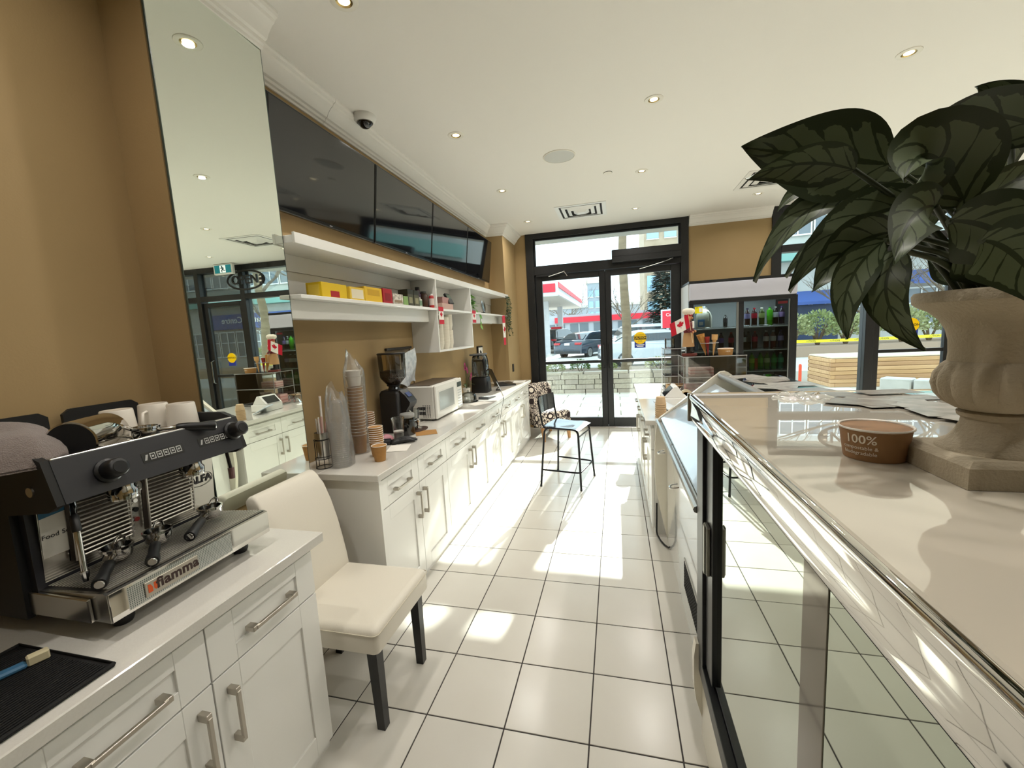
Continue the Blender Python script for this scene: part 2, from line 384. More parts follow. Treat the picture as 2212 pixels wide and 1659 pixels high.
# OPEN neon sign hanging in the shop window (faces the street), exit sign
def ring_pts(cx, cz, rx, rz, y, n=40): return [(cx+rx*cos(2*pi*k/n), y, cz+rz*sin(2*pi*k/n)) for k in range(n)]
OPX, OPZ, OPY = 4.215, 2.755, 5.03
sg = tag(new('open_sign', None, None, (OPX, OPY, OPZ-.17)), 'black oval neon sign reading OPEN towards the street, in the shop window', 'sign')
part(MB().tube(ring_pts(OPX, OPZ, .385, .165, OPY), .018, 8, close=True), 'oval_tube', BLACKP, sg, world=True)
part(text_mb('OPEN', .215, frame_mtx((OPX+.02, OPY, OPZ), (-1,0,0), (0,0,1)), depth=.015, bold=.002, spacing=1.0), 'lettering', BLACKP, sg, world=True, smooth=0)
part(MB().box((OPX-.36, OPY-.02, OPZ-.09), (OPX-.29, OPY+.03, OPZ+.07), .006), 'transformer', BLACKP, sg, world=True)
for dz in (.05, -.02): part(MB().box((OPX-.345, OPY-.026, OPZ-.03+dz), (OPX-.305, OPY-.019, OPZ-.005+dz)), 'rating_label', PAPERW, sg, world=True)
for dx in (-.2, .2): part(MB().cyl((OPX+dx, OPY, OPZ+.14), (OPX+dx, OPY, ZC-.002), .0016, n=5), 'hanging_wire', MATTEBLK, sg, world=True)
ex = tag(new('exit_sign', None, None, (4.52, 4.93, 2.86)), 'white framed green exit sign with running figure under the ceiling', 'sign')
part(MB().box((4.335, 4.90, 2.862), (4.735, 4.955, 3.043), .006), 'case', WHITEP, ex, world=True)
part(MB().box((4.365, 4.896, 2.885), (4.705, 4.9005, 3.02)), 'face', M('exit_green', '0f6f78', .35, emit='0f6f78', estr=.5), ex, world=True, smooth=0)
part(MB().box((4.475, 4.8945, 2.89), (4.595, 4.8965, 3.015)), 'doorway', M('exit_white', 'f2f6f4', .4, emit='f2f6f4', estr=.5), ex, world=True, smooth=0)
rf = MB(); ry = 4.893
rf.ball((4.548, ry, 2.997), .0125, 8)
for a, b, r in (((4.545,2.985),(4.530,2.945),.011),((4.530,2.945),(4.560,2.925),.008),((4.560,2.925),(4.548,2.898),.007),((4.530,2.945),(4.505,2.925),.008),((4.505,2.925),(4.482,2.925),.006),((4.545,2.978),(4.568,2.962),.006),((4.568,2.962),(4.580,2.970),.005),((4.540,2.978),(4.515,2.972),.006),((4.515,2.972),(4.508,2.953),.005)):
    rf.cyl((a[0], ry, a[1]), (b[0], ry, b[1]), r, n=6)
part(rf, 'running_figure', M('exit_dark', '0b4f58', .5), ex, world=True)

# ------------------------------------------------------------------ ceiling fittings
LENS = M('lamp_lens', 'fff3d0', .4, emit='fff0c4', estr=4)
RING = M('lamp_ring', 'f0ece0', .35)
ring_me = mesh(MB().lathe([(.034,-.001),(.036,-.004),(.054,-.006),(.060,-.003),(.061,.0)], n=28), 'trim_ring', RING)
gold_me = mesh(MB().lathe([(.026,-.0005),(.034,-.003),(.036,-.0042),(.037,-.001)], n=24), 'reflector_ring', M('lamp_reflector', 'b09a6a', .3, metal=1))
lens_me = mesh(MB().lathe([(1e-7,-.0035),(.018,-.003),(.027,-.0005)], n=20), 'lens', LENS)
row = {1.73: 'first', 3.05: 'second', 4.38: 'third'}
colm = {.013: 'over the left cabinets', 1.42: 'over the aisle', 2.83: 'over the glass display cases'}
POTS = [(x, y) for y in (1.73, 3.05, 4.38, .40, -.93) for x in (.013, 1.42, 2.83, 4.24, 5.65)]  # rows and columns out of view are added to light the room
for x, y in POTS:
    lab = 'added round recessed ceiling light outside the picture, '+{1.73: 'third', 3.05: 'second', 4.38: 'first', .40: 'fourth', -.93: 'fifth', -2.26: 'sixth'}[y]+' row from the doors, '+{.013: 'first', 1.42: 'second', 2.83: 'third', 4.24: 'fourth', 5.65: 'fifth'}[x]+' from the left'; grp = 'added recessed ceiling lights out of the picture'
    if y in row and x in colm:
        lab = {1.73: 'nearest', 3.05: 'middle', 4.38: 'farthest'}[y]+' round recessed ceiling light '+colm[x]; grp = 'recessed ceiling lights'
    t = thing('ceiling_light', lab, 'ceiling light', (x, y, ZC), 0, grp)
    new('trim_ring', ring_me, t); new('reflector_ring', gold_me, t); new('lens', lens_me, t)
    ld = bpy.data.lights.new('ceiling_light_beam', 'AREA'); ld.shape = 'DISK'; ld.size = .05; ld.energy = POT_WATTS; ld.color = (1, .95, .885); ld.spread = radians(150)
    new('beam', ld, t, (0, 0, -.012))
# four-way air diffusers
def diffuser(cx, cy, h, label):
    t = thing('ceiling_vent', label, 'air vent', (cx, cy, ZC), 0, None)
    def fr(o_, i_, z0, z1, nm):
        mb = MB(); n = 4
        q = lambda s, z: [(-s,-s,z),(s,-s,z),(s,s,z),(-s,s,z)]
        mb.loft([q(o_, z1), q(i_, z0), q(i_, z0+.003), q(o_, z1+.0012)], caps=False)
        return part(mb, nm, WHITEP, t, smooth=0)
    part(MB().box((-h, -h, -.006), (-h+.05, h, -.0005)).box((h-.05, -h, -.006), (h, h, -.0005)).box((-h+.05, -h, -.006), (h-.05, -h+.05, -.0005)).box((-h+.05, h-.05, -.006), (h-.05, h, -.0005)), 'frame', WHITEP, t, smooth=0)
    part(MB().box((-h+.05, -h+.05, -.0012), (h-.05, h-.05, -.0004)), 'throat', M('vent_dark', '2b2b2b', .9), t, smooth=0)
    for a in (.235, .165, .095):
        k = a*h/.31; fr(k, k-.044, -.012-(.235-a)*.12, -.004, 'louvre')
    part(MB().box((-.05, -.05, -.030), (.05, .05, -.024)), 'centre_plate', WHITEP, t, smooth=0)
diffuser(.75, 4.18, .31, 'square white air vent in the ceiling before the doors')
diffuser(2.80, 3.80, .31, 'square white air vent in the ceiling behind the plant leaves')
t = thing('ceiling_speaker', 'flat round grey speaker grille in the white ceiling', 'speaker', (.70, 2.40, ZC))
part(MB().lathe([(.128,-.001),(.130,-.007),(.138,-.006),(.140,0)], n=40), 'rim', RING, t)
part(MB().lathe([(1e-7,-.0062),(.127,-.0062),(.129,-.001)], n=40), 'grille', M('speaker_grille', 'dadbd6', .6, bump=(900, .4)), t)
t = thing('sprinkler_cap', 'small flat white sprinkler cover on the ceiling', 'sprinkler', (1.10, 2.96, ZC))
part(MB().lathe([(1e-7,-.006),(.038,-.006),(.040,-.003),(.040,0)], n=28), 'cover_plate', RING, t); part(MB().lathe([(.040,-.0035),(.0415,-.0035),(.0415,0)], n=28), 'shadow_gap', M('vent_dark'), t)
t = thing('dome_camera', 'white dome security camera with dark bubble on the ceiling', 'camera', (-.455, 1.262, ZC))
part(MB().lathe([(.072,0),(.074,-.012),(.068,-.03),(.055,-.042),(.050,-.042)], n=32), 'housing', WHITEP, t)
part(MB().lathe([(1e-7,-.080),(.015,-.078),(.030,-.070),(.042,-.056),(.047,-.04)], n=28), 'bubble', M('dark_bubble', '0c0d10', .06, coat=.6), t)
part(MB().lathe([(.047,-.040),(.052,-.046),(.054,-.042)], n=28), 'bezel', M('smoke_ring', '9a968c', .3), t)
# ================================================================== CABINETS, COUNTERS, SHELVES
CABW = LACQ
PANELGAP = M('cabinet_shadow_gap', '6d6a62', .8)
def shaker(y0, y1, z0, z1, x, s, rail, railz):
    """shaker front: recessed panel inside a proud frame; outer face at x, facing s"""
    t = .020; mb = MB(); xo, xi, xb = x, x-s*.008, x-s*t
    a, b, c, d = y0+rail, y1-rail, z0+railz, z1-railz
    mb.box((xb, a-.002, c-.002), (xi, b+.002, d+.002))
    for p, q in (((y0, z0), (a, z1)), ((b, z0), (y1, z1)), ((a, z0), (b, c)), ((a, d), (b, z1))):
        mb.box((xb, p[0], p[1]), (xo, q[0], q[1]), .0012)
    return mb
def handle_mb(s, L, vert):
    """square bow handle, centred, on the plane x=0, reaching out along s"""
    mb = MB(); h = L/2
    bx = lambda a0, a1, x0, x1, w: mb.box((s*x0, -w, a0) if vert else (s*x0, a0, -w), (s*x1, w, a1) if vert else (s*x1, a1, w), .0015)
    bx(-h, -h+.022, 0, .034, .008); bx(h-.022, h, 0, .034, .008); bx(-h+.012, h-.012, .026, .036, .0062)
    return mb
HM = {}
def add_handle(par, s, x, y, z, L, vert):
    k = (s, L, vert)
    if k not in HM: HM[k] = mesh(handle_mb(*k), 'handle', NICKEL)
    return new('handle', HM[k], par, (x, y, z))
def base_unit(label, y0, y1, xf, s, depth, group=None, ndoor=2, drawers=True, end_handles=True):
    """base cabinet with its front at x=xf facing s (+1 to +x); spans y0..y1"""
    xb = xf-s*depth; t = thing('base_cabinet', label, 'cabinet', ((xf+xb)/2, (y0+y1)/2, 0), 0, group)
    L = t.location
    loc = lambda mb: MB().add([(x-L.x, y-L.y, z) for x, y, z in mb.v], mb.f)
    part(loc(MB().box((xf-s*.021, y0+.0005, .0), (xb, y1-.0005, .838))), 'body', CABW, t, smooth=0)
    n = ndoor; w = (y1-y0)/n
    for i in range(n):
        a, b = y0+i*w+.0018, y0+(i+1)*w-.0018
        d = part(loc(shaker(a, b, .652, .812, xf, s, .082, .050)), 'drawer', CABW, t, smooth=0)
        add_handle(d, s, xf-L.x, (a+b)/2-L.y, .724, .18, False)
        dd = part(loc(shaker(a, b, .045, .647, xf, s, .082, .080)), 'door', CABW, t, smooth=0)
        hy = b-.042 if i % 2 == 0 else a+.042
        add_handle(dd, s, xf-L.x, hy-L.y, .517, .172, True)
    return t
seams = [.475, 1.37, 2.40, 3.42, 4.40]
nm = ['nearest', 'second', 'third', 'farthest']
for i in range(4):
    base_unit(nm[i]+' white base cabinet of the long left row, two drawers over two doors', seams[i], seams[i+1], -.10, 1, .48, 'white base cabinets under the long left worktop')
t = thing('end_panel', 'plain white end panel of the long left cabinet row, behind the chair', 'panel', (-.345, .462, 0))
part(MB().box((-.255, -.011, 0), (.215, .011, .836)).box((.215, -.012, .0), (.262, .011, .836)), 'board', CABW, t, smooth=0)
solo(MB().box((XW+.003, .412, .8392), (-.418, 4.409, .875), .002).box((-.4185, .412, .8392), (-.06, 4.409, .875), .003), 'worktop', QUARTZ, 'long white quartz worktop on the left cabinet row', 'worktop')
nu = base_unit('white cabinet with two drawers and doors under the coffee machine', -1.02, -.194, .035, 1, .60)
nu2 = base_unit('white cabinet running out of the picture under the coffee machine worktop', -1.85, -1.024, .035, 1, .60)
solo(MB().box((XW+.003, -1.86, .8392), (.075, -.170, .875), .003), 'worktop', QUARTZ, 'near white quartz worktop under the coffee machine', 'worktop')

# ------------------------------------------------------------------ wall shelf with cubby
sh = thing('wall_shelf', 'long white wall shelf with open cubby box under the screens', 'shelf', (-.47, 2.36, 1.43))
Lw = sh.location
def sp(n, *bx, mat=CABW, bev=.0015):
    mb = MB()
    for a, b in bx: mb.box(a, b, bev)
    return part(mb, n, mat, sh, world=True, smooth=0)
SX = -.352
sp('top_board', ((XW+.002, .364, 2.056), (SX-.016, 4.407, 2.092)))
sp('fascia', ((SX-.016, .364, 2.053), (SX, 4.50, 2.105)), bev=.002)
sp('back_cleat', ((XW+.002, .364, 1.965), (XW+.020, 4.407, 2.056)))
sp('middle_board', ((XW+.002, .364, 1.790), (SX-.002, 4.407, 1.809)))
sp('back_cleat', ((XW+.002, .364, 1.700), (XW+.020, 1.972, 1.790)))
sp('back_cleat', ((XW+.002, 2.882, 1.700), (XW+.020, 4.407, 1.790)))
sp('front_apron', ((-.45, .364, 1.694), (-.435, 1.972, 1.790)))
sp('front_apron', ((-.45, 2.882, 1.694), (-.435, 4.407, 1.790)))
sp('divider', ((XW+.02, 1.982, 1.809), (SX-.004, 2.000, 2.056))); sp('divider', ((XW+.02, 2.862, 1.809), (SX-.004, 2.880, 2.056)))
sp('back_panel', ((XW+.002, .364, 1.809), (XW+.010, 4.407, 1.965)))
sp('cubby_side', ((XW+.002, 1.974, 1.427), (SX-.004, 1.992, 1.790))); sp('cubby_side', ((XW+.002, 2.862, 1.427), (SX-.004, 2.880, 1.790)))
sp('cubby_bottom', ((XW+.002, 1.992, 1.427), (SX-.004, 2.862, 1.445))); sp('cubby_back', ((XW+.002, 1.992, 1.445), (XW+.010, 2.862, 1.790)))

# ------------------------------------------------------------------ four menu screens, tilted forward
SCR = M('screen_glass', '0b0c10', .06, coat=.5, spec=.6)
BEZ = M('screen_bezel', '08080a', .25)
tvs = [(.44, 1.388), (1.396, 2.348), (2.356, 3.298), (3.306, 4.25)]
tn = ['nearest wall-mounted dark screen, beside the mirror', 'second dark wall screen from the mirror', 'third dark wall screen from the mirror', 'farthest dark wall screen, at the end of the row']
for (a, b), l in zip(tvs, tn):
    t = thing('menu_screen', l, 'screen', (-.545, (a+b)/2, 2.264), 0, 'dark menu screens in a row above the shelf'); t.rotation_euler = (0, radians(6.7), 0)
    h, w = .542, (b-a)/2
    part(MB().box((-.030, -w, 0), (0, w, h), .004), 'housing', BEZ, t)
    part(MB().box((-.0005, -w+.011, .020), (.0018, w-.011, h-.011)), 'display', SCR, t, smooth=0)
    part(MB().box((-.0005, -.012, .007), (.0022, .012, .012)), 'badge', M('badge_grey', '9a9a9a', .4), t, smooth=0)
    part(MB().box((-.058, -.10, .2), (-.030, .10, .42)), 'bracket', BLACKP, t, smooth=0)

# ------------------------------------------------------------------ white leather chair
LEATH = M('cream_leather', 'ded7c8', .38, bump=(260, .05), spec=.45)
LEGB = M('black_leg', '121214', .35)
ch = thing('dining_chair', 'cream leather dining chair with black legs beside the counter', 'chair', (-.03, .085, 0))
def wl(mb): return MB().add([(x+.03, y-.085, z) for x, y, z in mb.v], mb.f)
# seat: rounded cushion
def rrect(x0, x1, y0, y1, r, n=4):
    out = []
    for cx, cy, a0 in ((x1-r, y1-r, 0), (x0+r, y1-r, 90), (x0+r, y0+r, 180), (x1-r, y0+r, 270)):
        for k in range(n+1): a = radians(a0+90*k/n); out.append((cx+r*cos(a), cy+r*sin(a)))
    return out
rings = []
for z, ins in ((.368, .006), (.372, .0), (.440, .0), (.455, .004), (.464, .014), (.468, .032)):
    rings.append([(x, y, z+(.004*(1-((y-.08)/.22)**2) if z > .46 else 0)) for x, y in rrect(-.235+ins, .232-ins, -.142+ins, .304-ins, .022)])
part(wl(MB().loft(rings)), 'seat', LEATH, ch, smooth=50)
part(wl(MB().tube([(x, y, .449) for x, y in rrect(-.238, .235, -.145, .307, .024)], .0022, 6, close=True)), 'seam', M('leather_seam', 'cfc6b2', .5), ch)
prof = [(-.186,.462),(-.190,.52),(-.200,.60),(-.215,.70),(-.238,.80),(-.268,.885),(-.296,.932),(-.312,.948),(-.328,.954),(-.345,.950),(-.356,.938),(-.352,.915),(-.322,.84),(-.290,.74),(-.268,.64),(-.254,.54),(-.246,.46),(-.240,.40),(-.190,.40)]
rings = []
for k, (v, ins) in enumerate(((0, .012), (.015, .003), (.04, 0), (.96, 0), (.985, .003), (1, .012))):
    ring = []
    cx = sum(p[0] for p in prof)/len(prof)
    for x, z in prof:
        tz = (z-.40)/.555; ya = -.125+.037*tz; yb = .292-.022*tz
        sh_ = 1-ins*1.3
        mx = -.215-.11*tz*tz
        ring.append((mx+(x-mx)*(1-ins*9), ya+(yb-ya)*v, z-ins*(.9 if z > .9 else 0)))
    rings.append(ring)
part(wl(MB().loft(rings)), 'backrest', LEATH, ch, smooth=50)
for x, y, dx, dy in ((.180, -.088, .004, .004), (.180, .262, .004, -.004), (-.215, -.088, -.045, .004), (-.215, .250, -.045, -.004)):
    q = lambda cx, cy, s, z: [(cx-s, cy-s, z), (cx+s, cy-s, z), (cx+s, cy+s, z), (cx-s, cy+s, z)]
    part(wl(MB().loft([q(x+dx, y+dy, .0175, 0), q(x, y, .022, .37)])), 'leg', LEGB, ch, smooth=0)

# ------------------------------------------------------------------ black bar stool
t = thing('bar_stool', 'black metal bar stool with low backrest standing in the aisle', 'stool', (.63, 2.76, 0))
STM = M('stool_metal', '1b1b1f', .3, metal=.6); STS = M('stool_seat', '24272c', .16, coat=.5)
def ws(mb): return MB().add([(x-.63, y-2.76, z) for x, y, z in mb.v], mb.f)
A, B, Cc, D = Vector((.425, 2.615, .60)), Vector((.765, 2.52, .60)), Vector((.845, 2.85, .60)), Vector((.515, 2.985, .60))
a, b, c, d = Vector((.37, 2.58, .0)), Vector((.78, 2.50, 0)), Vector((.885, 2.935, 0)), Vector((.478, 3.06, 0))
def bend(p, q, r, n=5, rad=.06):
    p, q, r = Vector(p), Vector(q), Vector(r); u = (p-q).normalized(); w = (r-q).normalized(); s, e = q+u*rad, q+w*rad
    return [tuple((1-k/n)**2*s+2*(k/n)*(1-k/n)*q+(k/n)**2*e) for k in range(n+1)]
for lo, hi, hi2, lo2 in ((a, A, B, b), (d, D, Cc, c)):
    part(ws(MB().tube([tuple(lo)]+bend(lo, hi, hi2)+bend(hi, hi2, lo2)+[tuple(lo2)], .0105, 8)), 'leg_frame', STM, t, smooth=60)
part(ws(MB().tube([tuple(B+(b-B)*.12), tuple(Cc+(c-Cc)*.12)], .008, 8)), 'stretcher', STM, t)
fr = [x+(y-x)*.71 for x, y in ((A, a), (B, b), (Cc, c), (D, d))]
part(ws(MB().tube([tuple(fr[0])]+bend(fr[0], fr[1], fr[2], 5, .05)+bend(fr[1], fr[2], fr[3], 5, .05)+[tuple(fr[3])], .009, 8)), 'foot_rest', STM, t, smooth=60)
ctr = (A+B+Cc+D)/4; ex_ = (B-A+Cc-D).normalized(); ey_ = (D-A+Cc-B).normalized(); W = .185
def seatf(u, v, top):
    x = (u-.5)*2; y = (v-.5)*2
    p = ctr+ex_*x*.195+ey_*y*.19; z = .617-.018*(1-x*x)*(1-.4*y*y)-.035*max(0, x-.55)**1.5*2.2
    e = 1 if max(abs(x), abs(y)) < .99 else .35
    return (p.x, p.y, z+(.006*e if top else -.006*e))
part(ws(MB().grid(lambda u, v: seatf(u, v, 1), 12, 10).grid(lambda u, v: seatf(u, v, 0), 12, 10)), 'seat', STS, t, smooth=60)
for lo, out in ((A, -.03), (D, -.02)):
    lo = lo-ex_*.01
    part(ws(MB().tube([tuple(lo+ex_*.05+Vector((0,0,-.004))), tuple(lo+ex_*.01), tuple(lo-ex_*.012+Vector((0,0,.03))), tuple(lo-ex_*.03+Vector((0,0,.14))), tuple(lo-ex_*.052+Vector((0,0,.275)))], .0095, 8)), 'back_post', STM, t, smooth=60)
def backf(u, v, f):
    p = A.lerp(D, -.03+1.06*u)-ex_*(.040+.016*v-.0); y = (u-.5)*2
    p = p-ex_*(.028*(1-y*y))+ex_*(f*.005)
    return (p.x, p.y, .735+.165*v)
part(ws(MB().grid(lambda u, v: backf(u, v, 1), 12, 4).grid(lambda u, v: backf(u, v, -1), 12, 4)), 'backrest', STS, t, smooth=60)
for i, p in enumerate((a, b, c, d)): part(ws(MB().cyl(tuple(p), tuple(p+Vector((0,0,.02))), .0125, n=10)), 'foot_cap', BLACKP, t)

# ------------------------------------------------------------------ patterned slipper chair
def pattern():
    m = bpy.data.materials.new('medallion_fabric'); m.use_nodes = True; nt = m.node_tree; b = nt.nodes['Principled BSDF']; b.inputs['Roughness'].default_value = .85
    tc = nt.nodes.new('ShaderNodeTexCoord'); vo = nt.nodes.new('ShaderNodeTexVoronoi'); vo.inputs['Scale'].default_value = 6.2; vo.inputs['Randomness'].default_value = .35
    nt.links.new(tc.outputs['Object'], vo.inputs['Vector'])
    s = nt.nodes.new('ShaderNodeMath'); s.operation = 'SINE'; mu = nt.nodes.new('ShaderNodeMath'); mu.operation = 'MULTIPLY'; mu.inputs[1].default_value = 21
    nt.links.new(vo.outputs['Distance'], mu.inputs[0]); nt.links.new(mu.outputs[0], s.inputs[0])
    nz = nt.nodes.new('ShaderNodeTexNoise'); nz.inputs['Scale'].default_value = 34; nz.inputs['Detail'].default_value = 1.5; nz.inputs['Distortion'].default_value = 1.8; nt.links.new(tc.outputs['Object'], nz.inputs['Vector'])
    ma = nt.nodes.new('ShaderNodeMath'); ma.operation = 'MULTIPLY_ADD'; ma.inputs[1].default_value = 5; ma.inputs[2].default_value = -2.45; nt.links.new(nz.outputs['Fac'], ma.inputs[0])
    lt = nt.nodes.new('ShaderNodeMath'); lt.operation = 'LESS_THAN'; lt.inputs[1].default_value = .42; nt.links.new(vo.outputs['Distance'], lt.inputs[0])
    mx = nt.nodes.new('ShaderNodeMix'); mx.data_type = 'FLOAT'; nt.links.new(lt.outputs[0], mx.inputs[0]); nt.links.new(ma.outputs[0], mx.inputs[2]); nt.links.new(s.outputs[0], mx.inputs[3])
    gt = nt.nodes.new('ShaderNodeMath'); gt.operation = 'GREATER_THAN'; gt.inputs[1].default_value = .0; nt.links.new(mx.outputs[0], gt.inputs[0])
    cm = nt.nodes.new('ShaderNodeMix'); cm.data_type = 'RGBA'; nt.links.new(gt.outputs[0], cm.inputs[0]); cm.inputs[6].default_value = (*srgb('efe2d2'), 1); cm.inputs[7].default_value = (*srgb('2a1c1c'), 1)
    nt.links.new(cm.outputs[2], b.inputs['Base Color']); return m
FAB = pattern()
ac = thing('slipper_chair', 'low armless chair in cream and dark medallion fabric beside the doors', 'chair', (.10, 4.60, 0), radians(-50))
# local: x forward, y left; width .50, depth .60
def rb(x0, x1, y0, y1, zs, r=.04):
    return MB().loft([[(x, y, z) for x, y in rrect(x0+i, x1-i, y0+i, y1-i, r)] for z, i in zs])
part(rb(-.22, .31, -.25, .25, ((.20, .01), (.21, 0), (.37, 0), (.405, .012), (.42, .04))), 'seat', FAB, ac, smooth=50)
bp = [(-.155,.40),(-.165,.55),(-.19,.70),(-.215,.765),(-.245,.785),(-.275,.77),(-.285,.72),(-.275,.55),(-.25,.36),(-.22,.21),(-.16,.24)]
rings = []
for v, ins in ((0, .35), (.04, .08), (.10, 0), (.90, 0), (.96, .08), (1, .35)):
    rings.append([(-.215+(x+.215)*(1-ins), -.235+.47*v, z-(.06*ins*2 if z > .6 else 0)) for x, z in bp])
part(MB().loft(rings), 'backrest', FAB, ac, smooth=50)
WOODL = M('light_wood', 'b98a58', .5, noise=((30, 30, 4), 'a87a4a', .3))
for x, y, dx in ((.27, .21, .02), (.27, -.21, .02), (-.19, .20, -.03), (-.19, -.20, -.03)):
    q = lambda cx, s, z: [(cx-s, y-s, z), (cx+s, y-s, z), (cx+s, y+s, z), (cx-s, y+s, z)]
    part(MB().loft([q(x+dx, .015, 0), q(x, .024, .205)]), 'leg', WOODL, ac, smooth=0)
# ================================================================== RIGHT SIDE: CASE, FREEZER, CABINETS, FRIDGE
CREAM = M('cream_enamel', 'e6e0cf', .25, coat=.3)
CASEW = M('case_white', 'f0ede4', .2, coat=.4)
TOPW = M('case_top_laminate', 'cfc7b7', .012, coat=1.0, spec=.8); TOPW.node_tree.nodes['Principled BSDF'].inputs['Coat Roughness'].default_value = .004
TMIR = M('tinted_mirror_glass', 'bcc4b8', .012, metal=1)
dc = thing('display_case', 'near glass display case with glossy cream top and polished steel edge', 'display case', (1.78, -.80, 0))
YN = -1.95; CTZ = 1.328
part(MB().box((1.381, YN, 1.310), (2.04, .082, CTZ), .004), 'top', TOPW, dc, world=True)
fp = [(1.382,1.326),(1.376,1.3275),(1.3715,1.3245),(1.3705,1.317),(1.372,1.311),(1.3737,1.296),(1.3737,1.274),(1.3725,1.258),(1.3737,1.246),(1.380,1.238),(1.393,1.2355),(1.424,1.2355),(1.424,1.310),(1.382,1.310)]
part(MB().prism(fp, YN, .078, PY), 'steel_fascia', STEEL, dc, world=True, smooth=50)
part(MB().box((1.368, .076, 1.2335), (1.428, .087, 1.330), .002), 'end_trim', BRUSHED, dc, world=True)
part(MB().box((1.428, .076, 1.303), (2.042, .087, 1.330), .002), 'end_trim', M('beige_edge', 'b9a98c', .3, metal=.6), dc, world=True)
part(MB().box((1.410, YN, 1.196), (1.444, .150, 1.235), .002), 'top_rail', BLACK_FRAME, dc, world=True)
part(MB().box((1.410, YN, .277), (1.436, .150, .340), .002), 'bottom_rail', BLACK_FRAME, dc, world=True); part(MB().box((1.436, YN, .277), (1.46, .150, .353), .002), 'track', M('track_black', '26272a', .3), dc, world=True)
part(MB().box((1.410, .052, .340), (1.444, .150, 1.196), .002), 'post', BLACK_FRAME, dc, world=True)
dl = part(MB().box((1.421, -.046, .357), (1.446, .050, 1.196), .002), 'door_stile', M('stile_black', '1d1e20', .3), dc, world=True)
part(MB().box((1.408, -.024, .735), (1.421, .026, .903), .003).box((1.403, -.010, .735), (1.408, .012, .903), .002), 'finger_pull', M('pull_grey', '8f8d84', .35, metal=.7), dl, world=True)
part(MB().box((1.436, -.654, .357), (1.442, -.046, 1.196)), 'sliding_glass', TMIR, dc, world=True, smooth=0)
part(MB().box((1.4345, -.738, .357), (1.444, -.654, 1.196), .001), 'door_stile', M('stile_bronze', '6d675c', .06, metal=.9), dc, world=True)
part(MB().box((1.436, YN, .357), (1.442, -.738, 1.196)), 'sliding_glass', TMIR, dc, world=True, smooth=0)
part(MB().box((1.46, YN, .0), (2.01, .150, 1.310)), 'body', CREAM, dc, world=True, smooth=0)
part(MB().prism([(1.447,0),(1.425,.07),(1.402,.15),(1.394,.21),(1.393,.33),(1.400,.384),(1.410,.384),(1.410,.277),(1.46,.277),(1.46,0)], .114, .152, PY), 'end_bracket', CREAM, dc, world=True)
part(MB().box((1.422, YN, .0), (1.46, .114, .275)), 'kick_panel', CREAM, dc, world=True, smooth=0)

# ------------------------------------------------------------------ ice cream freezer
fz = thing('ice_cream_freezer', 'cream ice cream dipping freezer with sloping glass lid beyond the display case', 'freezer', (1.75, 1.03, 0))
ol = [(1.475,0),(1.464,.03),(1.422,.236),(1.397,.388),(1.387,.513),(1.389,.694),(1.396,.80),(1.405,.87),(1.414,.898),(1.43,.915),(1.815,1.226),(1.845,1.230),(1.862,1.222)]
out = ol+[(2.12,1.02),(2.14,.98),(2.14,0)]
part(MB().prism(out, 1.622, 1.652, PY), 'end_panel', CREAM, fz, world=True, smooth=40)
part(MB().prism([(1.47,0),(1.47,.86),(2.12,.86),(2.12,0)], .160, 1.621, PY), 'body', M('freezer_white', 'f2f2ee', .07, coat=.8), fz, world=True, smooth=0)
part(MB().tube([(1.412, .160, .885), (1.412, 1.652, .885)], .014, 8).box((1.416, .160, .86), (1.47, 1.621, .895), .003), 'rim', BRUSHED, fz, world=True)
part(MB().box((1.425, .160, .846), (1.47, 1.621, .857), .001), 'rim_gasket', MATTEBLK, fz, world=True)
lid = part(MB().prism([(1.432,.900),(1.78,1.135),(1.78,1.147),(1.432,.912)], .162, 1.617, PY), 'lid', M('lid_glass', 'a9b6c0', .16, coat=.7, bump=(14, .12)), fz, world=True)
part(MB().box((1.424, 1.0, .897), (1.440, 1.006, .90)), 'lid_catch', BRUSHED, lid, world=True)
for yy in (.62, 1.18):
    part(MB().tube([(1.410, yy-.022, .80), (1.385, yy-.022, .795), (1.372, yy-.01, .79), (1.372, yy+.01, .79), (1.385, yy+.022, .795), (1.410, yy+.022, .80)], .005, 8), 'latch_ring', CHROME, fz, world=True, smooth=60)
part(MB().cyl((1.815, .160, 1.200), (1.815, 1.621, 1.200), .020, n=14), 'ridge_tube', M('grey_tube', '85847f', .35), fz, world=True)
part(MB().box((1.845, .160, 1.196), (2.14, 1.621, 1.203)), 'serving_shelf', GLASS, fz, world=True, smooth=0)
part(MB().box((2.13, .160, .86), (2.136, 1.621, 1.195)), 'front_glass', GLASS, fz, world=True, smooth=0)
g = MB()
for i in range(22):
    for j in range(9): g.box((1.463, .40+i*.0195, .165+j*.0165), (1.4655, .412+i*.0195, .175+j*.0165))
gp = part(MB().box((1.4655, .385, .15), (1.4695, .835, .32)), 'grille_plate', M('grille_grey', 'b9b8b2', .4), fz, world=True, smooth=0)
part(g, 'grille_slot', M('vent_dark'), gp, world=True, smooth=0)['kind'] = 'stuff'
pc = solo(MB().tube([(1.405, 1.70, .25), (1.402, 1.70, .03), (1.405, 1.68, .012), (1.42, 1.60, .010), (1.44, 1.54, .010), (1.462, 1.50, .012), (1.474, 1.48, .03)], .006, 8), 'power_cord', MATTEBLK, 'black power cord looping on the floor under the freezer end', 'cord', smooth=60)

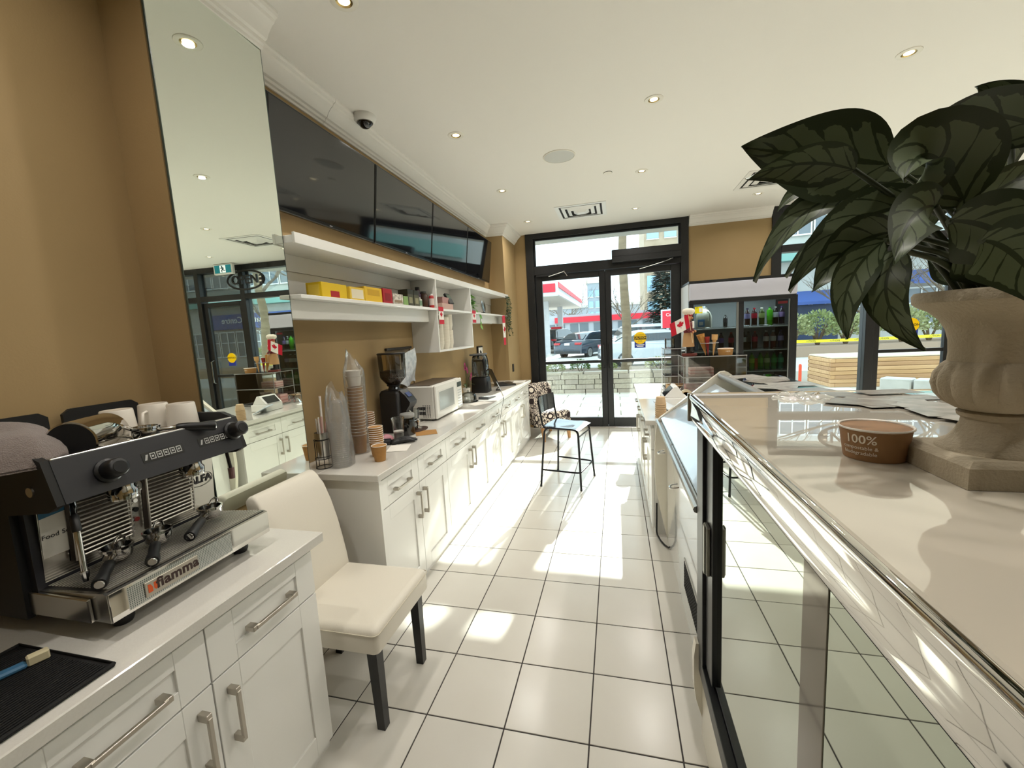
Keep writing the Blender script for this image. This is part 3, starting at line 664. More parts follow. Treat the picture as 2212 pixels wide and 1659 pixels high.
# flyers lying on the freezer shelf and on the display case
FLY = [M('flyer_grey', '8d877d', .25, noise=(22, 'b5afa3', .25)), M('flyer_white', 'b3aea3', .22, noise=(26, '8a847a', .2)), M('flyer_brown', '776d62', .25, noise=(24, '9b9285', .25))]
fl = [(1.93,1.52,1.2032,.21,.15,.3),(2.02,1.40,1.2040,.22,.16,-.2),(1.98,1.28,1.2048,.20,.14,.5),(2.05,1.12,1.2056,.22,.16,.1),(1.94,1.02,1.2064,.20,.15,-.4),(2.04,.88,1.2072,.21,.15,.25)]
fd = ['topmost of the far end', 'tilted, second from the far end', 'turned, third from the far end', 'wide, near the middle', 'turned, towards the near end', 'at the near end']
for i, (x, y, z, w, h, a) in enumerate(fl):
    mb = MB().box((-w/2,-h/2,0),(w/2,h/2,.0006)).xf(Matrix.Translation((x, y, z)) @ Matrix.Rotation(a, 4, 'Z'))
    solo(mb, 'flyer', FLY[i % 3], 'flyer on the freezer serving shelf, '+fd[i], 'flyer', 'flyers on the freezer shelf', smooth=0)
rnd = random.Random(17)
cn = ['at the far corner', 'beside the far corner, tilted', 'third from the far corner', 'nearest the window side', 'in the middle, turned', 'in the middle, under the turned one', 'in front of the middle', 'tilted towards the aisle', 'close behind the stone urn', 'half behind the stone urn', 'at the far edge, darkest', 'closest to the picture edge']
cp_ = [(1.77,.030,.35),(1.82,.0,-.2),(1.86,-.04,.5),(1.91,-.06,.1),(1.80,-.07,.75),(1.84,-.12,-.3),(1.80,-.16,.2),(1.76,-.13,-.55),(1.87,-.20,.3),(1.85,-.28,-.1),(1.90,.02,.15),(1.88,-.35,.4)]
for i, (x, y, a) in enumerate(cp_):
    z = CTZ+.0004+.0006*i; w, h = rnd.uniform(.10, .15), rnd.uniform(.07, .10)
    mb = MB().box((-w/2, -h/2, 0), (w/2, h/2, .0004)).xf(Matrix.Translation((x, y, z)) @ Matrix.Rotation(a, 4, 'Z'))
    solo(mb, 'flyer', FLY[(i+1) % 3], 'glossy flyer in the pile on the display case, '+cn[i], 'flyer', 'flyers piled on the display case', smooth=0)
bag = MB().grid(lambda u, v: (1.60+.13*u+.015*sin(9*v), -.09+.12*v+.015*sin(7*u), CTZ+.001+.018*abs(sin(11*u+3*v))*abs(sin(8*v+2*u))*(4*u*(1-u))**.4*(4*v*(1-v))**.4), 24, 24)
solo(bag, 'plastic_sleeve', FILM, 'crumpled clear plastic sleeve beside the flyers on the display case', 'plastic bag', smooth=60)

# ------------------------------------------------------------------ right cabinets with worktop
base_unit('white cabinet of the right counter, next to the freezer', 1.72, 2.72, 1.372, -1, .58, 'white cabinets under the right counter')
base_unit('white cabinet of the right counter, nearer the glass doors', 2.724, 3.70, 1.372, -1, .58, 'white cabinets under the right counter')
solo(MB().box((1.333, 1.70, .8392), (2.36, 3.725, .875), .003), 'worktop', QUARTZ, 'white worktop of the right counter catching the sun', 'worktop')

# ------------------------------------------------------------------ drinks fridge
FX0, FX1, FYF, FYB = 2.06, 3.29, 4.40, 5.07
fr_ = thing('drinks_fridge', 'black double-door drinks fridge with white header by the wall', 'fridge', ((FX0+FX1)/2, (FYF+FYB)/2, 0))
SIDEG = M('fridge_side', 'c9c9c6', .35); INT = M('fridge_interior', 'b9bdbd', .45)
P4 = lambda mb, n, m, p=fr_, **k: part(mb, n, m, p, world=True, **k)
P4(MB().box((FX0, FYF+.06, .0), (FX0+.03, FYB, 2.06)), 'side', SIDEG, smooth=0); P4(MB().box((FX1-.03, FYF+.06, .0), (FX1, FYB, 2.06)), 'side', BLACK_FRAME, smooth=0)
P4(MB().box((FX0+.03, FYB-.03, .0), (FX1-.03, FYB, 2.06)), 'back', INT, smooth=0)
P4(MB().box((FX0+.03, FYF+.06, 1.82), (FX1-.03, FYB-.03, 2.06)), 'top_box', BLACK_FRAME, smooth=0); P4(MB().box((FX0, FYF+.0, 2.055), (FX1, FYB, 2.085)), 'lid', BLACK_FRAME, smooth=0)
P4(MB().box((FX0+.03, FYF+.06, .0), (FX1-.03, FYB-.03, .30)), 'plinth', BLACK_FRAME, smooth=0)
hp = [(FYF+.06,1.835),(FYF+.015,1.838),(FYF+.0,1.85),(FYF-.014,1.95),(FYF-.004,2.045),(FYF+.01,2.055),(FYF+.06,2.055)]
P4(MB().prism([(a, b) for a, b in hp], FX0+.012, FX1-.012, lambda a, b, d: (d, a, b)), 'header_panel', M('header_white', 'c6c6d2', .3), smooth=40)
P4(MB().box((FX0, FYF, 1.79), (FX1, FYF+.06, 1.835), .003), 'frame_top', BLACK_FRAME); P4(MB().box((FX0, FYF, .0), (FX1, FYF+.06, .34), .003), 'frame_bottom', BLACK_FRAME)
P4(MB().box((FX0, FYF, .34), (FX0+.055, FYF+.06, 1.79), .003), 'frame_side', BLACK_FRAME); P4(MB().box((FX1-.075, FYF, .34), (FX1, FYF+.06, 1.79), .003), 'frame_side', BLACK_FRAME)
P4(MB().box((2.648, FYF, .34), (2.70, FYF+.06, 1.79), .003), 'mullion', BLACK_FRAME)
DGL = glassmat('fridge_glass', 'c6cecd', .03)
for a, b in ((FX0+.055, 2.648), (2.70, FX1-.075)):
    d = P4(MB().box((a, FYF+.02, .34), (b, FYF+.026, 1.79)), 'glass_door', DGL, smooth=0)
    P4(MB().box((b-.030, FYF+.012, .34), (b, FYF+.034, 1.79), .002) if a < 2.3 else MB().box((b-.014, FYF+.012, .34), (b, FYF+.034, 1.79), .002), 'door_strip', M('door_strip_grey', '8d908e', .3, metal=.5), d)
P4(MB().box((2.132, FYF+.012, 1.675), (2.222, FYF+.0195, 1.76)), 'price_sticker', M('sticker_yellow2', 'efe000', .4), smooth=0)
P4(MB().box((2.182, FYF+.0105, 1.690), (2.216, FYF+.0122, 1.745)), 'sticker_window', PAPERW, smooth=0); P4(MB().box((2.142, FYF+.0105, 1.742), (2.170, FYF+.0122, 1.748)), 'sticker_print', MATTEBLK, smooth=0)
P4(MB().box((3.08, FYF+.012, 1.735), (3.185, FYF+.0195, 1.765)), 'red_label', M('dark_red', '5c1016', .4), smooth=0)
P4(MB().box((2.12, FYF+.16, 1.805), (3.20, FYF+.20, 1.818)), 'added_glow_tube', M('fridge_fill_glow', 'f4fbff', .4, emit='eaf6ff', estr=14), smooth=0)  # unseen glowing tube, added to brighten the interior
for lx in (2.36, 2.95):
    ld = bpy.data.lights.new('fridge_fill_beam', 'AREA'); ld.shape = 'RECTANGLE'; ld.size = .5; ld.size_y = .04; ld.energy = 1.6; ld.color = (.9, .97, 1); new('beam', ld, fr_, (lx-2.675, FYF+.075-4.735, 1.80), (radians(18), 0, 0))  # area lights added to brighten the shelves, no visible source
SHZ = [1.47, 1.175, .905, .64]
for z in SHZ:
    s = P4(MB().box((FX0+.032, FYF+.09, z-.006), (FX1-.032, FYB-.05, z)), 'shelf', glassmat('shelf_wire', 'd8dcdc', .08, .1, .9, .15), smooth=0)
    P4(MB().box((FX0+.032, FYF+.075, z-.014), (FX1-.032, FYF+.09, z+.002), .002), 'shelf_edge', WHITEP, s)
    g = MB()
    for i in range(5):
        x0 = FX0+.05+i*.232; g.tube([(x0, FYF+.082, z), (x0+.02, FYF+.082, z+.016), (x0+.205, FYF+.082, z+.016), (x0+.225, FYF+.082, z)], .003, 5)
    P4(g, 'wire_guard', CHROME, s)
# bottles and cans
def liquid(c): return M('drink_'+c, c, .12, coat=.6)
def bottle(x, y, z, drink, lab, cap, label, h=.235, r=.033, band=(.44, .70)):
    t = thing('drink_bottle', label, 'bottle', (x, y, z), 0, 'drinks in the fridge')
    pr = [(r*.75,0),(r*.97,.01),(r,.03),(r*.96,h*.22),(r,h*.42),(r,h*.70),(r*.85,h*.78),(r*.5,h*.88),(r*.38,h*.92),(r*.38,h*.93)]
    part(MB().lathe(pr, n=14), 'bottle_body', liquid(drink), t, smooth=60)
    part(MB().lathe([(r*1.015,h*band[0]),(r*1.02,h*band[0]+.002),(r*1.02,h*band[1]-.002),(r*1.015,h*band[1])], n=14), 'paper_label', M('label_'+lab, lab, .4), t, smooth=60)
    part(MB().lathe([(r*.43,h*.93),(r*.43,h*.995),(r*.40,h)], n=10), 'cap', M('cap_'+cap, cap, .4), t)
    return t
def can(x, y, z, colr, label, h=.122, r=.033, topc='b8b8b8'):
    t = thing('drink_can', label, 'can', (x, y, z), 0, 'drinks in the fridge')
    part(MB().lathe([(r*.8,0),(r,.008),(r,h-.012),(r*.82,h)], n=14), 'can_body', M('can_'+colr, colr, .25, metal=.3), t, smooth=50)
    part(MB().lathe([(1e-7,h-.002),(r*.78,h-.002),(r*.84,h+.001)], n=14), 'can_top', BRUSHED, t)
yb = FYF+.135
S1 = [(2.775,'2a1216','8c86b8','24224a','white and violet striped label, first'),(2.855,'2a0d10','c9263c','b01225','red label, second'),(2.94,'3a4a1c','9fb56a','e8e4d8','pale green label, third'),(3.03,'46a81e','58c428','1f6d14','bright green label, fourth'),(3.095,'1a1614','d8dce2','9a9a9a','white label, fifth'),(3.165,'241a2a','a78cc8','3b2a66','lilac label, last')]
for x, d, l, c, n in S1: bottle(x, yb, SHZ[0]+.001, d, l, c, n+' from the left on the top right fridge shelf', band=(.30, .86) if 'bright' in n else (.44, .70))
S2 = [(2.735,'1d1614','e4e0d8','202020','white label, first'),(2.79,'1c1512','4a4640','1a1a1a','small dark label, second'),(2.865,'4a0c1a','d23a55','b01225','pink-red label, third'),(2.995,'4a1a20','d9c9c0','d0d0d0','cream label, fourth'),(3.075,'571a22','ddd2c6','c8c8c8','cream label on red drink, fifth'),(3.16,'23284a','b0a4d6','2d2f66','pale lilac label, last')]
for x, d, l, c, n in S2: bottle(x, yb, SHZ[1]+.001, d, l, c, n+' from the left on the middle right fridge shelf')
S3 = [(2.835,'6fa82e','b9d24a','2a6a1c','lime label, first bottle'),(2.935,'3f8a2a','5da83a','1f5a1c','green label, second bottle'),(3.01,'5a8a34','c8d29a','2a6a2c','pale label on green drink, third bottle'),(3.09,'1f8a3c','2fae58','0f5a2a','emerald label, fourth bottle'),(3.165,'17806a','3ab88a','e4e4e4','teal label, last bottle')]
for x, d, l, c, n in S3: bottle(x, yb, SHZ[2]+.001, d, l, c, n+' from the left on the lower right fridge shelf', h=.225)
can(2.745, yb, SHZ[2]+.001, 'b3202c', 'red can on the lower right fridge shelf beside the mullion', h=.15); can(2.885, yb+.01, SHZ[2]+.001, 'c8603a', 'slim orange can between green bottles in the fridge', h=.155, r=.026)
for i, c in enumerate(('2a2c30', '50555a', '1d2026', '6a5a2a', 'b89a3a')): can(2.97+i*.048, yb, SHZ[3]+.001, c, ['charcoal', 'steel grey', 'black', 'bronze', 'gold'][i]+' small can on the lowest visible fridge shelf', h=.10, r=.022)
bottle(2.47, yb, SHZ[1]+.001, '241826', '7a62a8', '2a2040', 'violet label, first bottle on the middle left fridge shelf'); bottle(2.59, yb, SHZ[1]+.001, '3a0c16', 'c43a52', 'a01222', 'red label, second bottle on the middle left fridge shelf')
can(2.16, yb, SHZ[1]+.001, '8fa0c8', 'pale blue can at the left end of the fridge', h=.13)
bottle(2.53, yb+.05, SHZ[0]+.001, '2c2c2e', '3a3a3c', '222222', 'small dark bottle on the upper left fridge shelf', h=.17, r=.028)
jg = thing('milk_jug', 'large translucent white jug with blue label in the fridge', 'jug', (2.265, yb+.03, SHZ[0]+.001), 0)
part(MB().loft([[(x, y, z) for x, y in rrect(-.095+i, .095-i, -.07+i, .07-i, .035)] for z, i in ((0,.01),(.01,0),(.15,0),(.20,.012),(.24,.035),(.262,.055),(.275,.062))]), 'jug_body', M('jug_white', 'd6d4c4', .35), jg, smooth=50)
part(MB().box((-.085, -.0735, .03), (-.0, -.0705, .125), .001), 'jug_label', M('jug_blue', '5f9bd0', .4), jg); part(MB().box((-.068, -.0750, .05), (-.02, -.0736, .095)), 'label_print', PAPERW, jg, smooth=0)
part(MB().tube([(.03, -.07, .225), (.055, -.082, .20), (.06, -.084, .14), (.05, -.075, .10)], .011, 8), 'jug_handle', M('jug_white'), jg, smooth=60); part(MB().cyl((-.0,0,.274),(-.0,0,.295),.02,n=14), 'cap', M('jug_cap', 'd0d8e8', .4), jg)
# ================================================================== COFFEE MACHINE AND NEAR COUNTER
EM = thing('espresso_machine', 'two-group black and steel espresso machine on the near worktop', 'espresso machine', (-.30, -.5125, .876))
E = lambda mb, n, m, p=EM, **k: part(mb, n, m, p, world=True, **k)
MY0, MY1 = -.757, -.268
DGREY = M('panel_charcoal', '2c2c30', .38, spec=.4); SIDEB = M('machine_side', '0b0b0c', .55)
# black side cheeks
side = [(-.585,.915),(-.585,1.30),(-.545,1.345),(-.20,1.345),(-.152,1.328),(-.122,1.222),(-.155,1.205),(-.300,1.19),(-.310,.915)]
E(MB().prism(side, MY0-.012, MY0+.004, PY), 'side_panel', SIDEB); E(MB().prism(side, MY1-.004, MY1+.012, PY), 'side_panel', SIDEB)
E(MB().cyl((-.20, MY0-.016, 1.255), (-.20, MY0-.011, 1.255), .012, n=14), 'side_bolt', NICKEL)
# boiler housing and tilted control panel
E(MB().prism([(-.58,.925),(-.58,1.275),(-.155,1.275),(-.14,1.235),(-.28,1.215),(-.285,.925)], MY0+.004, MY1-.004, PY), 'housing', DGREY, smooth=0)
pn = E(MB().prism([(-.120,1.222),(-.150,1.326),(-.166,1.322),(-.136,1.218)], MY0+.004, MY1-.004, PY), 'control_panel', DGREY, smooth=0)
tx = Vector((0, 1, 0)); tz = Vector((-.030, 0, .104)).normalized(); tnrm = tx.cross(tz)
def onp(y, s, d=.0): # point on control panel: s = 0..1 up the slope
    p = Vector((-.120, y, 1.222))+Vector((-.030, 0, .104))*s+tnrm*d; return p
for cy, s in ((-.655, .46), (-.290, .60)):
    a, b = onp(cy, s, 0), onp(cy, s, .048)
    k = E(MB().tube([a, onp(cy, s, .006), onp(cy, s, .010), onp(cy, s, .044), b], [.031, .031, .025, .024, .019], 18), 'steam_knob', BLACKP, pn, smooth=50)
    E(MB().tube([onp(cy, s, .046), onp(cy, s, .0495)], [.016, .015], 16), 'knob_cap', MATTEBLK, k)
ICON = M('icon_grey', 'b4b4b0', .4)
for c0 in (-.565, -.405):
    q = lambda y, s, d: tuple(onp(y, s, d))
    bpnl = MB().add([q(c0-.008, .38, .001), q(c0+.105, .38, .001), q(c0+.105, .64, .001), q(c0-.008, .64, .001)], [(0,1,2,3)]); E(bpnl, 'button_panel', M('panel_black', '131316', .25), pn, smooth=0)
    for i in range(5):
        y = c0+.019+i*.018; w = .0072
        fmb = MB()
        for s0, s1, ya, yb2 in ((.43,.455,y-w,y+w),(.575,.60,y-w,y+w),(.455,.575,y-w,y-w+.0022),(.455,.575,y+w-.0022,y+w)):
            fmb.add([q(ya, s0, .0016), q(yb2, s0, .0016), q(yb2, s1, .0016), q(ya, s1, .0016)], [(0,1,2,3)])
        b = E(fmb, 'button', ICON, pn, smooth=0)
        E(MB().add([q(y-.0028,.49,.0016), q(y+.0028,.49,.0016), q(y+.0028,.54,.0016), q(y-.0028,.54,.0016)], [(0,1,2,3)]), 'icon', ICON, b, smooth=0)
    E(MB().add([q(c0-.004,.44,.0016), q(c0+.002,.44,.0016), q(c0+.008,.58,.0016), q(c0+.002,.58,.0016)], [(0,1,2,3)]), 'logo_mark', ICON, pn, smooth=0)
# top tray with rails
E(MB().box((-.56, MY0+.006, 1.276), (-.165, MY1-.006, 1.286), .002), 'cup_tray', BRUSHED)
E(MB().box((-.166, MY0+.006, 1.318), (-.150, MY1-.006, 1.330), .002), 'front_lip', BRUSHED)
for ya, yb_ in ((MY0+.02, -.53), (-.495, MY1-.012)):
    E(MB().prism([(ya, 1.31), (ya, 1.385), (ya+.02, 1.40), (yb_-.02, 1.40), (yb_, 1.385), (yb_, 1.31)], -.572, -.560, lambda a, b, d: (d, a, b)), 'back_guard', SIDEB)
# backsplash, stickers, gauge
E(MB().prism([(-.284,.995),(-.264,1.212),(-.270,1.214),(-.290,.995)], MY0+.02, MY1-.004, PY), 'backsplash', M('splash_steel', 'd2d0ca', .16, metal=1), smooth=0)
bs = lambda y, z, d=.001: (-.284+.020*(z-.995)/.217+d, y, z)
E(MB().add([bs(-.735,1.06), bs(-.645,1.06), bs(-.645,1.195), bs(-.735,1.195)], [(0,1,2,3)]), 'service_sticker', PAPERW, smooth=0)
E(MB().add([bs(-.735,1.165,.0014), bs(-.665,1.172,.0014), bs(-.665,1.195,.0014), bs(-.735,1.195,.0014)], [(0,1,2,3)]), 'sticker_band', M('sticker_cyan', '2a6f98', .4), smooth=0)
E(text_mb('Food Service', .017, frame_mtx(bs(-.69,1.115,.002), (0,1,0), (.09,0,1)), depth=.0002), 'sticker_print', M('print_dark', '333033', .5), smooth=0)
E(text_mb('ALFA', .034, frame_mtx(bs(-.318,1.118,.002), (0,1,0), (.09,0,1)), depth=.0002, bold=.0012), 'sticker_print', M('print_dark'), smooth=0)
E(MB().tube([bs(-.318+.042*cos(a*pi/12), 1.118+.024*sin(a*pi/12), .002) for a in range(24)], .0008, 5, close=True), 'sticker_outline', M('print_dark'))
E(MB().add([bs(-.545,1.0,.0012), bs(-.503,1.0,.0012), bs(-.503,1.205,.0012), bs(-.545,1.205,.0012)], [(0,1,2,3)]), 'gauge_plate', BRUSHED, smooth=0)
gg = E(MB().cyl(bs(-.524,1.172,.001), bs(-.524,1.172,.010), .021, n=24), 'gauge', CHROME); E(MB().cyl(bs(-.524,1.172,.0095), bs(-.524,1.172,.0108), .018, n=24), 'gauge_face', M('gauge_face', 'b8b6ae', .3), gg)
E(MB().tube([bs(-.530,1.164,.0115), bs(-.518,1.182,.0115)], .0007, 4), 'needle', MATTEBLK, gg)
for z, m_, r in ((1.128, CHROME, .006), (1.100, MATTEBLK, .007), (1.070, M('pilot_red', '8a1616', .3), .007)): E(MB().cyl(bs(-.524,z,.001), bs(-.524,z,.006), r, n=12), 'pilot_button', m_)
# cup grids in front of the backsplash
for ya, yb_ in ((-.68, -.548), (-.50, -.362)):
    g = MB()
    E(MB().add([bs(ya-.004, 1.026, .0025), bs(yb_+.004, 1.026, .0025), bs(yb_+.004, 1.198, .0025), bs(ya-.004, 1.198, .0025)], [(0,1,2,3)]), 'added_dark_sheet', M('added_dark_sheet', '4a423a', .35, metal=.6), smooth=0)  # dark sheet added behind the wires to paint the gaps dark
    for i in range(13):
        z = 1.036+i*.0122; g.tube([bs(ya, z, .020), bs(yb_, z, .020)], .0027, 6, caps=False)
    g.tube([bs(ya, 1.028, .020), bs(ya, 1.188, .020), bs(ya+.01, 1.196, .016), bs(yb_-.01, 1.196, .016), bs(yb_, 1.188, .020), bs(yb_, 1.028, .020)], .0032, 6)
    for i in range(13): z = 1.036+i*.0122; g.tube([bs(yb_, z, .020), bs(yb_+.014, z+.002, .006)], .0022, 5, caps=False)
    E(g, 'wire_grid', M('wire_bright', 'd2cec6', .28, metal=.7))
# group heads, wands
for y in (-.590, -.395):
    gh = E(MB().lathe([(.024,1.165),(.033,1.168),(.034,1.19),(.028,1.20),(.028,1.24)], (-.200, y, 0), 20), 'group_head', CHROME, smooth=40)
    E(MB().box((-.235, y-.02, 1.19), (-.20, y+.02, 1.24), .004), 'group_block', BLACKP, gh)
w = E(MB().tube([(-.195, -.705, 1.225), (-.190, -.705, 1.195), (-.180, -.712, 1.18), (-.150, -.728, 1.176), (-.140, -.734, 1.165), (-.137, -.735, 1.14), (-.134, -.737, 1.03)], .0065, 10), 'steam_wand', CHROME, smooth=60)
E(MB().tube([(-.155, -.726, 1.177), (-.142, -.733, 1.168), (-.137, -.735, 1.145)], .0095, 10), 'wand_grip', BLACKP, w, smooth=60); E(MB().cyl((-.134, -.737, 1.045), (-.1335, -.737, 1.018), .009, .006, 10), 'nozzle', CHROME, w)
w = E(MB().tube([(-.185, -.285, 1.225), (-.180, -.283, 1.18), (-.178, -.280, 1.14)], .0055, 8), 'steam_wand', M('wand_dark', '2c1f1f', .3), smooth=60); E(MB().cyl((-.178, -.280, 1.15), (-.178, -.280, 1.112), .010, .009, 10), 'wand_grip', M('wand_grip', '7a5a58', .3), w)
# drip tray
tr = E(MB().prism([(-.285,.925),(-.285,.985),(-.062,1.000),(-.050,.996),(-.050,.925)], MY0+.006, MY1-.010, PY), 'drip_tray', BRUSHED, smooth=0)
def meshmat():
    m = M('pressed_mesh', 'c9ccca', .3, metal=.8); nt = m.node_tree; tc = nt.nodes.new('ShaderNodeTexCoord'); b = nt.nodes['Principled BSDF']
    sx = nt.nodes.new('ShaderNodeSeparateXYZ'); nt.links.new(tc.outputs['Object'], sx.inputs[0]); pr = []
    for ax in ('Y', 'Z'):
        a = nt.nodes.new('ShaderNodeMath'); a.operation = 'MULTIPLY'; a.inputs[1].default_value = 210; nt.links.new(sx.outputs[ax], a.inputs[0])
        c = nt.nodes.new('ShaderNodeMath'); c.operation = 'FRACT'; nt.links.new(a.outputs[0], c.inputs[0])
        d = nt.nodes.new('ShaderNodeMath'); d.operation = 'GREATER_THAN'; d.inputs[1].default_value = .42; nt.links.new(c.outputs[0], d.inputs[0]); pr.append(d)
    an = nt.nodes.new('ShaderNodeMath'); an.operation = 'MULTIPLY'; nt.links.new(pr[0].outputs[0], an.inputs[0]); nt.links.new(pr[1].outputs[0], an.inputs[1])
    mx = nt.nodes.new('ShaderNodeMix'); mx.data_type = 'RGBA'; nt.links.new(an.outputs[0], mx.inputs[0]); mx.inputs[6].default_value = (*srgb('d4d6d3'), 1); mx.inputs[7].default_value = (*srgb('6c7674'), 1); nt.links.new(mx.outputs[2], b.inputs['Base Color'])
    return m
E(MB().box((-.050, MY0+.008, .924), (-.0472, MY1-.012, .997), .001), 'front_plate', STEEL, tr, smooth=0)
E(MB().box((-.0472, MY0+.045, .932), (-.0468, -.425, .990)), 'mesh_panel', meshmat(), tr, smooth=0)
bd = E(MB().box((-.0468, -.675, .940), (-.043, -.535, .980), .0015), 'badge', M('badge_plate', 'bdb6a8', .35, metal=.4), tr)
E(text_mb('fiamma', .038, frame_mtx((-.0426, -.592, .963), (0,1,0), (0,0,1)), depth=.0003, bold=.0012, spacing=1.05), 'badge_lettering', M('badge_brown', '3a2420', .4), bd, smooth=0)
og = MB()
for y0 in (-.669, -.655): og.add([(-.0425,y0,.950),(-.0425,y0+.011,.950),(-.0425,y0+.011,.962),(-.0425,y0+.006,.972),(-.0425,y0,.972)] if y0 < -.66 else [(-.0425,y0,.972),(-.0425,y0+.011,.972),(-.0425,y0+.011,.960),(-.0425,y0+.005,.950),(-.0425,y0,.956)], [(0,1,2,3,4)])
E(og, 'badge_emblem', M('badge_orange', 'e0602a', .4), bd, smooth=0)
g = MB()
for i in range(18): x = -.276+i*.0121; zz = .9853+.0149*(x+.285)/.235; g.box((x, MY0+.020, zz+.0045), (x+.0056, MY1-.022, zz+.0057))
E(g, 'drip_grate', M('grate_steel', 'bdb8ae', .4, metal=.7), tr, smooth=0)
E(MB().prism([(-.283,.9856),(-.058,1.0002),(-.058,.9998),(-.283,.9850)], MY0+.014, MY1-.016, PY), 'drip_basin', M('basin_dark', '1c1a19', .4), tr, smooth=0)
E(MB().box((-.40, MY0-.004, .925), (-.10, MY0+.005, .985), .002), 'side_skirt', BRUSHED, tr)
for x, y in ((-.12, MY0+.07), (-.12, MY1-.07), (-.50, MY0+.07), (-.50, MY1-.07)): E(MB().lathe([(.020,.8755),(.024,.885),(.024,.900),(.016,.926)], (x, y, 0), 14), 'foot', BLACKP)
# portafilters
def portafilter(label, p, ang, tilt=0., name='portafilter'):
    t = thing(name, label, 'portafilter', p, ang)
    hz = .028
    part(MB().lathe([(.010,.006),(.026,.008),(.031,.014),(.033,.022),(.033,.036),(.036,.038),(.036,.044),(.031,.044),(.029,.020),(1e-7,.018)], n=22), 'basket', CHROME, t, smooth=40)
    part(MB().tube([(0,-.018,.0035),(0,-.012,.009),(0,0,.010),(0,.012,.009),(0,.018,.0035)], .0035, 8), 'spout', CHROME, t, smooth=60)
    part(MB().tube([(.030,0,hz),(.060,0,hz-.001),(.072,0,hz-.002)], [.008,.007,.010], 10), 'neck', CHROME, t, smooth=60)
    h = part(MB().tube([(.070,0,hz-.002),(.076,0,hz-.002),(.100,0,hz-.004),(.125,0,hz-.007),(.158,0,hz-.011),(.168,0,hz-.012)], [.010,.0125,.0135,.0125,.0165,.015], 12), 'handle', BLACKP, t, smooth=60)
    part(MB().tube([(.1675,0,hz-.012),(.170,0,hz-.012)], [.011,.009], 12), 'end_cap', CHROME, h)
    part(MB().tube([(-.030,-.012,.040),(-.045,-.008,.050),(-.050,.0,.055),(-.045,.008,.050),(-.030,.012,.040)], .004, 8), 'lug', CHROME, t, smooth=60)
    return t
portafilter('portafilter at the left end of the drip tray, handle towards the front', (-.205, -.625, 1.000), radians(-44))
portafilter('portafilter in the middle of the drip tray', (-.190, -.530, 1.001), radians(-40))
portafilter('portafilter at the right end of the drip tray', (-.190, -.365, 1.001), radians(-58))
portafilter('portafilter lying on top of the coffee machine before the cups', (-.215, -.500, 1.306), radians(52))
# cups on the machine
CER = M('white_ceramic', 'e4ddd0', .25, coat=.3)
def mug(x, y, z, label, ang, r=.040, h=.072):
    t = thing('coffee_cup', label, 'cup', (x, y, z), ang, 'white cups on the coffee machine')
    part(MB().lathe([(1e-7,h*.98),(r*.80,h),(r*.84,h*.97),(r*1.0,.004),(r*.98,0),(r*.94,0),(r*.80,h*.92),(1e-7,h*.92)], n=28), 'cup_body', CER, t, smooth=45)
    part(MB().tube([(r*.90,0,h*.80),(r*1.35,0,h*.78),(r*1.55,0,h*.5),(r*1.35,0,h*.25),(r*.96,0,h*.2)], .0045, 8), 'cup_handle', CER, t, smooth=60)
mug(-.392, -.348, 1.2868, 'upturned white cup between the steel jug and the end cup', radians(-60), .048, .106)
mug(-.297, -.328, 1.2868, 'upturned white cup at the right end of the coffee machine', radians(150), .047, .103)
mug(-.385, -.460, 1.2868, 'upturned white cup half hidden behind the steel jug', radians(120), .048, .106)
jt = thing('milk_pitcher', 'large polished steel milk pitcher lying on its side on the coffee machine', 'pitcher', (-.270, -.600, 1.2868))
JM = Matrix.Translation((0,0,.0565)) @ Matrix.Rotation(radians(33), 4, 'Z') @ Matrix.Rotation(radians(-90), 4, 'X')
pj = MB().lathe([(.052,-.082),(.056,-.080),(.0555,.0),(.054,.076),(.050,.083),(1e-7,.084)], n=36).xf(JM)
part(pj, 'pitcher_body', STEEL, jt, smooth=40)
part(MB().lathe([(1e-7,.070),(.046,.070),(.0515,-.06),(.052,-.0822)], n=30).xf(JM), 'pitcher_mouth_shade', MATTEBLK, jt, smooth=40)  # matte black mouth and inside: shade of the hollow painted on
part(MB().tube([(.054,0,-.06),(.080,0,-.06),(.090,0,-.03),(.090,0,.02),(.078,0,.055),(.054,0,.055)], .004, 8).xf(JM @ Matrix.Rotation(radians(20), 4, 'Z')), 'pitcher_handle', STEEL, jt, smooth=60)
# towel heaped on the machine's left end
TOW = M('towel_grey', '8f8078', .95, noise=(70, '7d6f68', .3), bump=(380, .8), sheen=.4)
def tw(u, v):
    x = -.16-.38*v; y = -1.03+.335*u+.105*v
    e = min(1, 4*u*(1-u)*1.5)*min(1, 4*v*(1-v)*1.8)
    z = 1.356+.045*e**.6+.010*sin(9*u+4*v)*sin(5*v+2)+.006*sin(14*u*v+1)
    if v < .30: z -= (.30-v)/.30*(.022+.030*max(0, 1-abs(u-.80)/.35))
    return (x+.05*max(0, 1-abs(u-.80)/.35)*(1-v)-.05*(1-v), y+.012*sin(6*v), z)
tm = MB().grid(tw, 34, 26); n0 = len(tm.v); tm.add([(x, y, z-.006) for x, y, z in tm.v], [tuple(i for i in q) for q in tm.f])
solo(tm, 'tea_towel', TOW, 'grey-brown terry towel heaped on the left end of the coffee machine', 'towel', smooth=80)
